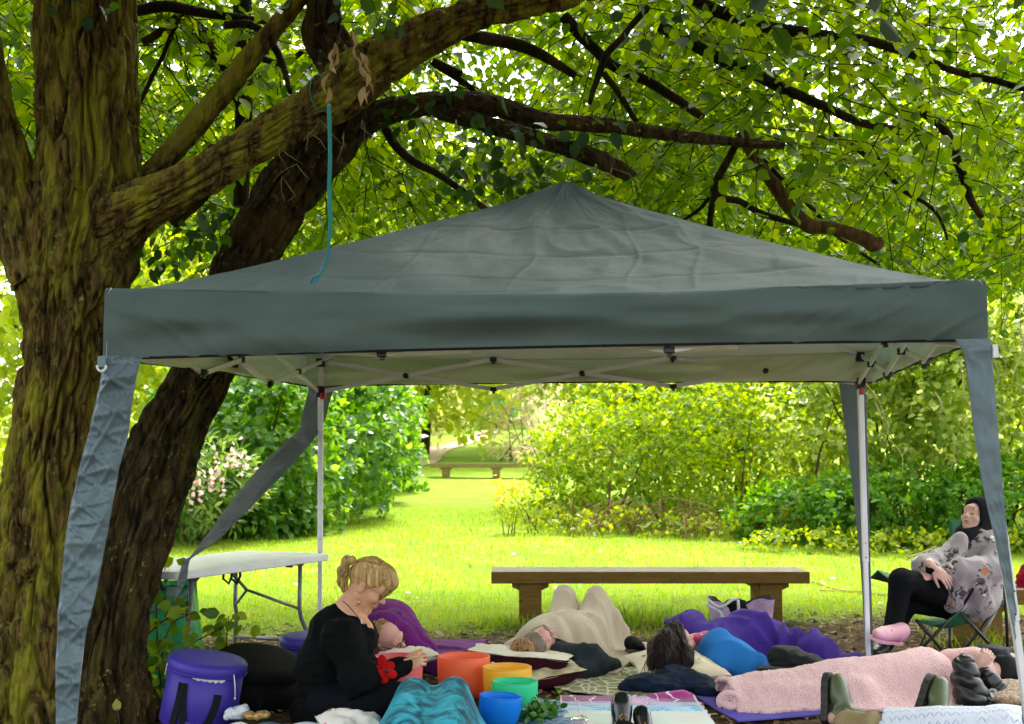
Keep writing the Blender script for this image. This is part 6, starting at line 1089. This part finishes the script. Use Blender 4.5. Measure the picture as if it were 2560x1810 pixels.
# ------------------------------------------------------------------ person under the plum blanket
Bp = thing('person', 'person with glasses lying asleep under the plum blanket, face just showing by the cream cushion', 'person', P(975, 1680, 7.7))
H = Head(P(972, 1592, 7.55), (.80, -.45, -.28), (-.35, -.55, .62), 1.0)
sdf_mesh('body', H.skin(P(935, 1590, 7.85)) + [cap((-.84, 8.05, .16), (-.95, 8.7, .13), .17, .14, .05), cap((-.95, 8.7, .12), (-1.05, 9.2, .08), .11, .06, .05), cap((-.75, 7.95, .18), (-.60, 7.88, .06), .08, .05)], .0088, SKINR, Bp); H.features(Bp); H.glasses(Bp)
sdf_mesh('hair', [H.e((0, -.040, .040), (.080, .085, .088), .012), H.e((0, .07, -.02), (.085, .07, .12), .012, True)], .008, GINGER, Bp, hairfold(H))
cloth('hood_of_blanket', Bp, [cap(P(915, 1556, 7.58), P(965, 1553, 7.57), .055, .06, .04), cap(P(965, 1553, 7.57), P(1012, 1580, 7.58), .06, .055, .04), cap(P(1012, 1580, 7.58), P(1050, 1640, 7.6), .055, .06, .04), cap(P(1050, 1635, 7.6), P(1090, 1668, 7.62), .07, .045, .04), cap(P(980, 1560, 7.75), P(1060, 1630, 7.8), .10, .08, .05)], .009, PLUM, .016, (8, 8, 8), 31)
# ------------------------------------------------------------------ person under the beige blanket
Cp = thing('person', 'person with curly bun and glasses lying under the beige blanket with both knees up', 'person', P(1340, 1660, 7.5))
H = Head(P(1345, 1607, 7.50), (.66, -.22, .66), (-.22, -.93, .18), 1.0)
sdf_mesh('body', H.skin(P(1375, 1610, 7.72)) + [cap((.20, 7.88, .10), (.42, 8.32, .12), .09, .13, .05), cap((.06, 7.95, .08), (.16, 8.25, .09), .05, .05), cap((.40, 7.85, .08), (.52, 8.1, .07), .04, .04)] + [cap(q[1], q[2], q[3] * .7, q[4] * .7) for q in LEG1], .0095, SKINR, Cp); H.features(Cp); H.glasses(Cp)
sdf_mesh('hair', [H.e((0, -.020, .045), (.082, .104, .092), .012), H.e((0, .07, -.03), (.085, .065, .11), .012, True)], .007, GREYB, Cp, hairfold(H, .005, (70, 14, 30)))
bc = H.w(-.02, -.045, .145); m = MB()
for k in range(150):
    d = Vector(RNG.normal(size=3)); d.normalize(); a = bc + Vector((d.x * .062, d.y * .046, d.z * .046)); e = d.cross(Vector(RNG.normal(size=3))).normalized() * .018; m.tube(spline([tuple(a - e), tuple(a + d * .008), tuple(a + e), tuple(a + e * 1.1 + d * .012 - Vector((0, 0, .008)))], 2), .0062, 5)
m.ball(bc, (.058, .043, .043), 14, 9); tag(m.build('curly_bun', GINGER, Cp), kind='stuff')
cloth('charcoal_sleeve', Cp, [cap(P(1400, 1640, 7.62), P(1475, 1655, 7.58), .095, .105, .04), cap(P(1475, 1655, 7.58), P(1530, 1668, 7.75), .095, .055, .04), ell(P(1440, 1675, 7.5), (.14, .10, .07), None, .04)], .009, CHAR, .014, (10, 10, 10), 35)
cloth('black_collar', Cp, [cap(P(1372, 1615, 7.65), P(1405, 1625, 7.7), .06, .06, .03)], .01, BLKC, .005)
BLKL = simple('black_leather', (.008, .008, .008), None, 6, .35, .15, 40)
def footwear(name, root, heel, toe, up, mats, wide=1.0, shaft=.16, lean=(0, -.02), sole_t=.026, vox=.0062, welt=None, rib=0, tall=1.0):
    """shoe or boot from heel to toe; `up` points from the sole to the instep"""
    R = rot_to(Vector(toe) - Vector(heel), up); L = (Vector(toe) - Vector(heel)).length; s = L / .27; c = Vector(heel); w = lambda p: c + R @ (Vector((p[0], p[1], p[2] * (tall if p[2] > 0 else 1))) * s)
    E = lambda p, r, kk=.02: ell(w(p), (r[0] * s * wide, r[1] * s, r[2] * s * tall), R, kk)
    up_ = sdf_mesh(name, [E((0, .222, .030), (.043, .050, .030)), E((0, .15, .036), (.044, .07, .036), .03), cap(w((-.012 * wide, .18, .035)), w((-.008, .08, .060)), .034 * s, .040 * s, .03), cap(w((.012 * wide, .18, .035)), w((.008, .08, .060)), .034 * s, .040 * s, .03), E((0, .035, .045), (.034, .045, .045), .03), cap(w((0, .045, .05)), w((0, .045 + lean[1], shaft)), .044 * s, .050 * s, .03)], vox, mats[0], root)
    out = [(-.030, .0), (-.034, .05), (-.036, .10), (-.045, .17), (-.044, .22), (-.032, .258), (-.010, .275), (.012, .274), (.034, .255), (.046, .215), (.044, .16), (.036, .09), (.034, .04), (.028, 0), (.012, -.012), (-.012, -.012)]
    P_ = []
    for i in range(len(out)):
        a, b = out[i], out[(i + 1) % len(out)]
        for q in range(4): f = q / 4; x, y = a[0] * (1 - f) + b[0] * f, a[1] * (1 - f) + b[1] * f; g = 1 + (.05 if rib and (i * 4 + q) % 3 == 0 else 0); P_.append((x * g * s * 1.04 * wide, y * s))
    m = MB(); m.prism(P_, -sole_t * s, .006 * s, R, c); o = m.build('sole', mats[1], root, False); bevel(o, .003); return w
# black shoe of the person in beige
Sf = thing('shoe', 'plain black shoe sticking out of the beige blanket onto the lime mat', 'shoe', P(1585, 1632, 8.35)); footwear('upper', Sf, P(1570, 1626, 8.45), P(1604, 1630, 8.22), (.25, .1, 1), (BLKC, simple('grey_rubber', (.06, .06, .06), None, 9, .6)), shaft=.06)
# ------------------------------------------------------------------ dark haired person
Dp = thing('person', 'person with long dark brown hair lying on the floral cushion under the violet blanket', 'person', P(1700, 1690, 7.5))
H = Head(P(1690, 1612, 7.52), (.80, .05, .55), (-.52, -.62, .40), 1.0)
sdf_mesh('body', H.skin(P(1745, 1605, 7.75)) + [cap((1.18, 7.95, .12), (1.60, 8.12, .12), .13, .14, .05), cap((1.62, 8.12, .10), (2.05, 7.98, .06), .11, .06, .05), cap((1.15, 7.85, .12), (1.35, 7.70, .07), .06, .05)], .0092, SKINP, Dp); H.features(Dp)
hp = [ell(P(1680, 1608, 7.48), (.105, .105, .105), None, .03), H.e((0, -.02, .045), (.086, .105, .095), .02), cap(P(1690, 1570, 7.45), P(1645, 1620, 7.32), .045, .055, .04), cap(P(1645, 1620, 7.32), P(1630, 1660, 7.24), .055, .035, .04), cap(P(1665, 1600, 7.34), P(1665, 1685, 7.2), .06, .035, .04), cap(P(1690, 1620, 7.34), P(1700, 1682, 7.2), .06, .03, .04), cap(P(1715, 1630, 7.36), P(1722, 1655, 7.25), .05, .03, .04), ell(P(1684, 1568, 7.45), (.04, .04, .035), None, .02), H.e((.0, .115, -.02), (.08, .06, .11), .012, True)]
sdf_mesh('hair', hp, .0068, DARKH, Dp, lambda V: .008 * fbm(V * np.array([55, 30, 9]), 3, 19))
m = MB()
for k in range(60):
    u0 = RNG.uniform(1640, 1720); c = spline([tuple(P(1680 + (u0 - 1680) * .4, 1575, 7.36)), tuple(P(u0, 1620, 7.27)), tuple(P(u0 + (u0 - 1680) * .5 - 8, 1655, 7.2)), tuple(P(u0 + (u0 - 1680) * .6 - 8 + RNG.normal(0, 6), 1690 + RNG.normal(0, 8), 7.17))], 3); m.tube(c, np.linspace(.004, .0015, len(c)), 4)
tag(m.build('hair_strands', DARKH, Dp), kind='stuff')
cloth('red_floral_top', Dp, [cap(P(1738, 1606, 7.68), P(1765, 1606, 7.74), .05, .07, .03)], .009, floral('red_floral_cotton', (.48, .03, .08), ((.72, .52, .48),), 26, .14), .006)
# ------------------------------------------------------------------ person under the pink fleece
Ep = thing('person', 'person lying under the pink fleece with a bent arm raised, head hidden by dark jackets', 'person', P(2350, 1760, 6.85))
SLV = fleece('pale_pink_sleeve', (.74, .50, .46), (.66, .40, .37), 80, .6, .006)
hE = P(2520, 1668, 7.0)
sdf_mesh('body', [ell(hE, (.09, .075, .09), None, .02), cap(hE, P(2440, 1690, 6.95), .055, .07, .03), cap(P(2420, 1700, 6.95), (1.65, 6.8, .085), .14, .11, .05), cap((1.65, 6.8, .085), (1.22, 6.74, .06), .10, .06, .03), cap(P(2385, 1655, 6.95), P(2455, 1646, 6.85), .05, .04, .02), cap(P(2455, 1646, 6.85), P(2446, 1690, 6.75), .036, .028, .02)], .009, SKINP, Ep)
cloth('pink_sleeve', Ep, [cap(P(2372, 1652, 6.92), P(2440, 1645, 6.86), .062, .058, .02), cap(P(2440, 1645, 6.86), P(2462, 1655, 6.8), .052, .04, .02), cap(P(2462, 1652, 6.8), P(2446, 1688, 6.73), .040, .036, .02)], .0075, SLV, .006, (12, 12, 12), 41)
hand('hand', Ep, P(2446, 1662, 6.74), (.45, -.1, .55), (.3, -.85, .4), 1, SKINP, 1.35, .05, .4, .9)
PUFF = simple('black_puffer_nylon', (.004, .005, .005), (.006, .008, .008), 5, .36, .2, 20, .01)
PJ = thing('puffer_jacket', 'glossy black quilted puffer jacket with white round emblem beside the pink fleece', 'jacket', P(2430, 1765, 6.6))
def quilt(a, ph, tilt):
    return lambda V: a * (np.sqrt(np.abs(np.sin((V[:, 2] + tilt * V[:, 0] + .012 * noise(V * 14, 43) * 1.6 + ph) * math.pi / .080))) - .75) + .006 * fbm(V * 16, 2, 44)
sdf_mesh('sleeve', [cap(P(2412, 1664, 6.63), P(2414, 1700, 6.62), .062, .072, .03), cap(P(2414, 1700, 6.62), P(2426, 1748, 6.6), .072, .078, .03), ell(P(2432, 1738, 6.62), (.09, .09, .06), None, .03)], .0055, PUFF, PJ, quilt(.015, .0, .25))
sdf_mesh('body', [cap(P(2468, 1690, 6.70), P(2488, 1718, 6.70), .05, .055, .03), cap(P(2488, 1718, 6.70), P(2480, 1750, 6.68), .055, .055, .03), ell(P(2466, 1752, 6.68), (.07, .08, .036), None, .03)], .0058, PUFF, PJ, quilt(.013, .02, -.6))
EMB = simple('white_print', (.72, .78, .80), None, 9, .5); ec = P(2481, 1738, 6.575); m = MB(); r0 = .0235
for a0, a1 in ((200, 345), (20, 160)):
    q = np.radians(np.linspace(a0, a1, 18)); m.tube([ec + Vector((math.cos(a) * r0, 0, math.sin(a) * r0 * 1.15)) for a in q], .0022, 5)
for k in range(9): a = math.radians(42 + 12 * k); m.box(ec + Vector((math.cos(a) * r0 * 1.28, 0, math.sin(a) * r0 * 1.45)), (.0032, .002, .0055), Matrix.Rotation(-a + 1.57, 3, 'Y'))
m.build('emblem_ring', EMB, PJ); m = MB(); m.prism([(-.013, .010), (-.009, .015), (-.003, .014), (.002, .008), (.006, .002), (.010, -.010), (.012, -.017), (.006, -.016), (.003, -.009), (-.001, -.006), (.001, -.015), (-.004, -.015), (-.006, -.004), (-.008, .003), (-.012, .005)], -.0012, .0012, Matrix(((1, 0, 0), (0, 0, -1), (0, 1, 0))), ec); m.build('emblem', EMB, PJ, False)
garment('jacket', 'dark green black jacket bundled behind the puffer jacket by the right gazebo leg', 'jacket', [ell(P(2490, 1645, 7.05), (.12, .10, .075), Matrix.Rotation(.25, 3, 'Y'), .03), ell(P(2515, 1675, 7.0), (.11, .10, .08), None, .04), ell(P(2545, 1660, 7.05), (.10, .09, .09), None, .04)], SHELL, .016, (8, 8, 16), .0085)
garment('blue_cloth', 'small dark blue cloth edge between the pale raised hand and the dark jacket', 'cloth', [cap(P(2442, 1632, 6.98), P(2470, 1634, 6.93), .022, .02), cap(P(2470, 1634, 6.93), P(2482, 1655, 6.9), .02, .012)], simple('dark_blue_cotton', (.012, .045, .11), None, 6, .8), .004, vox=.006)
tag(sdf_mesh('blanket', [ell(P(2530, 1728, 6.75), (.12, .16, .06), None, .02), ell(P(2520, 1745, 6.6), (.10, .10, .035), None, .03)], .008, TANF, None, lambda V: .006 * noise(V * 60, 3)), 'folded tan fleece on the violet mat beside the puffer jacket', 'blanket')
# ------------------------------------------------------------------ person in the camp chair
GRN = fabric('green_chair_canvas', (.012, .15, .060), (.008, .105, .042), .6, .3, 6); GRL = simple('bright_green_edge', (.02, .30, .17), None, 6, .6); FRM = simple('black_frame_tube', (.012, .012, .012), None, 9, .45)
CH = thing('camp_chair', 'green folding camp chair with crossed black legs at the right, behind the pink fleece', 'chair', P(2400, 1640, 8.25))
q8 = lambda x, y, d: P(2050 + x / 2.661, 1200 + y / 2.661, d)
def leg(a, b, r=.011, mat=FRM):
    m = MB(); m.tube([a, b], r, 8); m.ball(b, .016, 8, 6); m.build('leg', mat, CH)
leg(q8(640, 930, 8.0), q8(855, 1180, 8.05)); leg(q8(920, 870, 7.95), q8(615, 1180, 8.0)); leg(q8(925, 870, 7.95), q8(1165, 1135, 8.0)); leg(q8(1215, 810, 8.3), q8(925, 1170, 8.25)); leg(q8(1195, 830, 8.6), q8(1010, 1172, 8.5), .008, TBL); leg(q8(862, 960, 8.55), q8(866, 1165, 8.5)); leg(q8(735, 940, 8.6), q8(640, 1170, 8.5), .009); leg(q8(1225, 560, 8.35), q8(1250, 1160, 8.3))
V = []; ns = 14
for i in range(ns + 1):
    for j in range(ns + 1):
        s, h = i / ns, j / ns; f = q8(630, 935, 8.0).lerp(q8(945, 855, 7.93), s); bk = q8(860, 900, 8.6).lerp(q8(1225, 790, 8.45), s); p = f.lerp(bk, h); p.z -= .10 * math.sin(math.pi * s) * (.4 + .6 * math.sin(math.pi * min(1, h + .1))); V.append(tuple(p))
grid = [(i * (ns + 1) + j, (i + 1) * (ns + 1) + j, (i + 1) * (ns + 1) + j + 1, i * (ns + 1) + j + 1) for i in range(ns) for j in range(ns)]
o = mesh('seat', V, grid, GRN, CH); solid(o, .006)
V = []
for i in range(ns + 1):
    for j in range(ns + 1):
        s, h = i / ns, j / ns; f = q8(862, 900, 8.62).lerp(q8(1228, 800, 8.47), s); tpp = q8(862, 268, 8.72).lerp(q8(1235, 262, 8.60), s); p = f.lerp(tpp, h); p.y += .06 * math.sin(math.pi * s); V.append(tuple(p))
o = mesh('backrest', V, grid, GRN, CH); solid(o, .006)
V = []
for i in range(ns + 1):
    for j in range(5):
        s, h = i / ns, j / 4 - .5; p = q8(1035, 660, 7.95).lerp(q8(1235, 608, 8.5), s); p = p + Vector((.10 * h, .0, -.05 * abs(h) * 2 + .012 * math.sin(s * 9))); p.z -= .02 * math.sin(math.pi * s); V.append(tuple(p))
g5 = [(i * 5 + j, (i + 1) * 5 + j, (i + 1) * 5 + j + 1, i * 5 + j + 1) for i in range(ns) for j in range(4)]
o = mesh('armrest', V, g5, GRL, CH); solid(o, .008)
V = []
for i in range(ns + 1):
    for j in range(5):
        s, h = i / ns, j / 4 - .5; p = q8(385, 606, 8.35).lerp(q8(560, 655, 8.75), s); p = p + Vector((.10 * h, 0, -.05 * abs(h) * 2)); V.append(tuple(p))
o = mesh('armrest', V, g5, GRN, CH); solid(o, .008)
m = MB(); m.tube(spline([tuple(q8(1035, 665, 7.93)), tuple(q8(1022, 710, 7.9)), tuple(q8(990, 775, 7.9)), tuple(q8(935, 860, 7.93))], 5), .009, 8); m.build('arm_strap', WEB, CH); m = MB(); m.tube([q8(495, 650, 8.35), q8(470, 720, 8.33), q8(455, 760, 8.3)], .008, 8); m.build('arm_strap', WEB, CH)
Fp = thing('person', 'person in black hood and dog print robe sitting in the green camp chair, eyes closed', 'person', P(2420, 1520, 8.2))
H = Head(P(2440, 1296, 8.26), (-.74, -.52, .40), (.3, .2, 1), 1.0)
arms = [q8(930, 478, 8.24), q8(690, 580, 7.98), q8(760, 590, 7.88), q8(1165, 400, 8.22), q8(1120, 600, 8.0), q8(765, 640, 7.92)]
legs = [cap(q8(900, 800, 8.12), q8(545, 670, 7.86), .085, .068, .03), cap(q8(545, 670, 7.86), q8(492, 950, 7.80), .058, .042, .03), cap(q8(960, 850, 8.25), q8(600, 800, 8.05), .085, .065, .03), cap(q8(600, 800, 8.05), q8(420, 1100, 8.1), .058, .045, .03)]
sdf_mesh('body', H.skin(q8(1000, 385, 8.25)) + [cap(q8(1010, 430, 8.28), q8(1000, 760, 8.25), .13, .15, .05), cap(arms[0], arms[1], .05, .042), cap(arms[1], arms[2], .042, .03), cap(arms[3], arms[4], .05, .042), cap(arms[4], arms[5], .042, .03)] + legs, .0078, SKINP, Fp); H.features(Fp)
sdf_mesh('hood', [H.e((0, -.045, .034), (.112, .142, .132), .02), H.e((0, -.10, .06), (.07, .09, .10), .05), H.e((.0, -.06, -.08), (.105, .10, .10), .04), cap(q8(985, 380, 8.22), q8(1010, 410, 8.25), .09, .11, .04), H.e((0, .075, -.012), (.066, .10, .100), .014, True), H.e((0, .10, .0), (.075, .06, .11), .02, True)], .0072, simple('black_hood_fleece', (.008, .009, .011), (.014, .016, .018), 5, .9, .4, 50), Fp, lambda V: .006 * ridge(V * np.array([9, 9, 6]), 51) ** 2)
m = MB(); m.tube([H.w(.074 * math.cos(a), .050 - .02 * abs(math.cos(a)), -.010 + .110 * math.sin(a)) for a in np.linspace(-.9, 4.04, 26)], .011, 8); m.build('hood_rim', BLKC, Fp)
t = NT('dog_print_fleece'); uvw = t.tc.outputs['Object']; v1 = t.voro(8.5, uvw); c1 = t.voro(8.5, uvw, out='Color'); ns1 = t.noise(34, 3, uvw); se = t.n('ShaderNodeSeparateColor'); t.l(c1, se.inputs[0])
base = t.mix(t.ramp(t.noise(5, 3), .3, .7), (.25, .22, .215), (.32, .285, .28)); dd = t.math('ADD', v1, t.math('MULTIPLY', t.math('SUBTRACT', ns1, .5), .42))
body_ = t.ramp(dd, .24, .20); kind_ = se.outputs[0]; dogc = t.mix(t.ramp(kind_, .46, .48), (.74, .70, .64), t.mix(t.ramp(kind_, .90, .92), (.05, .03, .035), (.40, .15, .05))); col = t.mix(body_, base, dogc)
w1 = t.noise(11, 2, t.vec((1, 1, 1), loc=(4, 2, 7)), .5, 1.6); ln = t.math('MULTIPLY', t.ramp(t.math('ABSOLUTE', t.math('SUBTRACT', w1, .5)), .046, .030), t.ramp(v1, .52, .46)); col = t.mix(t.math('MULTIPLY', ln, t.ramp(t.noise(7, 2), .38, .44)), col, (.012, .010, .012))
t.out(t.pbr(col, .9, t.bump(t.noise(60, 3), .3, .005), Sheen_Weight=.3)); DOG = t.m
rb = [cap(q8(945, 462, 8.25), q8(1130, 420, 8.27), .075, .09, .05), cap(q8(1030, 450, 8.25), q8(1020, 760, 8.22), .15, .175, .05), cap(arms[0], arms[1], .072, .078, .08), cap(arms[1], q8(735, 592, 7.92), .075, .058, .04), cap(arms[3], arms[4], .088, .085, .03), cap(arms[4], q8(930, 590, 7.92), .082, .07, .03), cap(arms[4], q8(860, 618, 7.95), .08, .062, .03), cap(q8(930, 600, 7.95), q8(900, 820, 7.98), .065, .07, .03), cap(q8(1010, 640, 7.98), q8(1060, 820, 8.05), .10, .09, .03), cap(q8(880, 830, 8.0), q8(1090, 830, 8.1), .05, .06, .03), cap(q8(930, 400, 8.12), q8(890, 560, 8.02), .05, .045, .02), H.e((0, .05, -.13), (.075, .06, .06), .02, True)]
cloth('robe', Fp, rb, .0078, DOG, .018, (6, 6, 5), 53)
cloth('trousers', Fp, [cap(q[1], q[2], q[3] + .014, q[4] + .014, .03) for q in legs], .0085, simple('black_trousers', (.0025, .003, .0035), (.004, .005, .0055), 6, .8, .3, 60), .008, (6, 6, 10), 55)
cloth('cuff', Fp, [cap(q8(735, 590, 7.9), q8(752, 592, 7.88), .042, .04, .01), cap(q8(880, 615, 7.94), q8(790, 636, 7.93), .045, .038, .01)], .007, BLKC, .003)
hand('hand', Fp, q8(765, 590, 7.86), (.62, -.2, -.62), (-.1, -.85, .5), 1, SKINP, .42, .25, .6, .98); hand('hand', Fp, q8(735, 640, 7.9), (-.85, -.25, .0), (0, -.6, .8), 1, SKINR, .8, .1, .4, .95)
SCK = cloth('sock', Fp, [cap(q8(480, 960, 7.80), q8(470, 1020, 7.76), .045, .045, .02)], .008, BLKC, .002); 
CL = thing('clog', 'pink foam clog on the raised foot of the person in the camp chair', 'shoe', q8(440, 1080, 7.74)); hl, to = q8(530, 1075, 7.76), q8(352, 1050, 7.60); PNK = simple('pink_foam', (.68, .36, .42), (.62, .30, .36), 6, .55)
w = footwear('upper', CL, hl, to, (.12, -.35, .9), (PNK, PNK), shaft=.075, sole_t=.014, vox=.006)
m = MB()
for i, (x, y) in enumerate(((-.02, .20), (.0, .205), (.02, .20), (-.028, .165), (.0, .168), (.028, .165))): m.ball(w((x, y, .063 + .012 * (y < .18))), .0055, 8, 5)
m.build('vent_holes', BLACKP, CL); CL.children[2]['kind'] = 'stuff'
S2 = thing('shoe', 'black shoe of the planted foot below the pink clog', 'shoe', q8(400, 1170, 8.05)); footwear('upper', S2, q8(430, 1165, 8.15), q8(352, 1180, 7.9), (0, -.2, 1), (BLKL, BLACKP), shaft=.11)
garment('red_jacket', 'red garment on the dark bench cut off by the right edge', 'jacket', [ell(P(2572, 1440, 8.95), (.07, .10, .13), Matrix.Rotation(.5, 3, 'Y'), .03), ell(P(2580, 1470, 8.95), (.09, .1, .06), None, .03)], simple('red_fabric', (.36, .008, .03), (.26, .004, .02), 6, .8, .3), .012)
# ------------------------------------------------------------------ boots person and shiny shoes person
Gp = thing('person', 'person lying in olive ankle boots and khaki trousers under the zigzag knit blanket', 'person', P(2300, 1830, 5.9))
OLV = simple('olive_leather', (.060, .085, .032), (.085, .11, .045), 5, .33, .15, 30); RUB = simple('dark_rubber', (.018, .020, .015), None, 7, .55); KH = simple('khaki_cotton', (.34, .27, .14), (.27, .21, .10), 7, .85, .4, 40)
sdf_mesh('body', [cap(P(2085, 1796, 6.2), (1.95, 5.92, .06), .035, .04), cap((1.95, 5.92, .06), (2.6, 5.5, .09), .05, .08, .03), cap(P(2315, 1785, 6.05), (2.35, 5.80, .06), .035, .045), cap((2.35, 5.80, .06), (2.85, 5.3, .09), .05, .08, .03), ell((3.0, 5.2, .14), (.22, .22, .13), None, .05), cap((3.0, 5.2, .14), (3.45, 4.9, .14), .16, .15, .05), cap((3.45, 4.9, .14), (3.6, 4.8, .14), .06, .06, .03), ell((3.72, 4.74, .14), (.10, .09, .09), None, .02)], .011, SKINP, Gp)
cloth('trousers', Gp, [cap(P(2112, 1806, 6.12), P(2185, 1814, 5.98), .052, .058, .03), cap(P(2185, 1814, 5.98), (2.3, 5.72, .07), .055, .06, .03), cap(P(2318, 1792, 6.03), (2.36, 5.82, .06), .045, .06, .03)], .009, KH, .010, (9, 9, 9), 61)
for lab, he, to, up in (('olive green ankle boot standing toe up left of the other boot', P(2072, 1806, 6.22), P(2078, 1684, 6.30), (.82, -.55, .1)), ('olive green ankle boot leaning right, before the pink fleece', P(2300, 1796, 6.08), P(2340, 1692, 6.18), (.70, -.70, -.15))):
    G_ = thing('boot', lab, 'boot', he, 'olive ankle boots'); w = footwear('upper', G_, he, to, up, (OLV, RUB), 1.35, shaft=.13, sole_t=.034, rib=1, tall=1.45); m = MB(); m.tube([w((-.046, .075, .06)), w((-.05, .06, .10)), w((-.052, .055, .145))], .0035, 6); m.build('elastic_edge', simple('pale_elastic', (.5, .5, .42), None, 9, .6), G_)
Hp = thing('person', 'person lying at the bottom edge in black trousers, wearing the shiny black shoes', 'person', P(1580, 1830, 5.8))
sdf_mesh('body', [cap(P(1568, 1828, 5.88), (.58, 5.3, .07), .035, .05), cap(P(1620, 1838, 5.90), (.75, 5.3, .07), .035, .05), cap((.58, 5.3, .09), (.60, 4.6, .10), .06, .09, .03), cap((.75, 5.3, .09), (.76, 4.6, .10), .06, .09, .03), cap((.68, 4.5, .12), (.68, 3.9, .12), .16, .17, .05), cap((.68, 3.9, .12), (.68, 3.7, .13), .06, .06, .03), ell((.68, 3.6, .13), (.08, .10, .10), None, .02)], .012, SKINP, Hp)
cloth('trousers', Hp, [cap(P(1567, 1826, 5.9), (.58, 5.3, .07), .045, .07), cap(P(1622, 1836, 5.90), (.75, 5.3, .07), .045, .07), cap((.58, 5.3, .09), (.60, 4.6, .10), .075, .10, .03), cap((.75, 5.3, .09), (.76, 4.6, .10), .075, .10, .03)], .011, BLKC, .006)
PAT = simple('black_patent_leather', (.006, .008, .008), None, 6, .10, .05, 12, Coat_Weight=.6); BRS = simple('brown_welt', (.22, .085, .05), (.17, .06, .035), 7, .5); LAC = simple('brown_lace', (.40, .23, .07), None, 12, .8)
for lab, he, to, up in (('shiny black lace-up shoe pointing straight up, left of its pair', P(1548, 1845, 5.98), P(1555, 1729, 6.02), (.10, -.97, .22)), ('shiny black shoe tilted to the right beside its upright pair', P(1622, 1862, 5.95), P(1600, 1765, 6.02), (-.22, -.93, .28))):
    S_ = thing('shoe', lab, 'shoe', he, 'shiny black shoes'); w = footwear('upper', S_, he, to, up, (PAT, BRS), 1.32, shaft=.12, sole_t=.020)
    m = MB()
    for k in range(5): y = .165 - .024 * k; z = .068 + .007 * k; m.tube([w((-.03, y - .006, z - .012)), w((-.008, y, z + .008)), w((.012, y - .010, z + .008)), w((.03, y, z - .012))], .005, 6)
    m.tube([w((0, .15, .085)), w((.02, .13, .10)), w((.028, .11, .095)), w((.01, .12, .098))], .003, 6); m.tube([w((0, .15, .085)), w((-.022, .125, .10)), w((-.018, .105, .10)), w((-.004, .118, .10))], .003, 6); tag(m.build('laces', LAC, S_), kind='stuff')
    m = MB(); m.tube([w((-.036, .178, .045)), w((-.02, .18, .064)), w((0, .182, .068)), w((.02, .18, .064)), w((.036, .178, .045))], .003, 6); m.build('toe_cap_seam', PAT, S_)
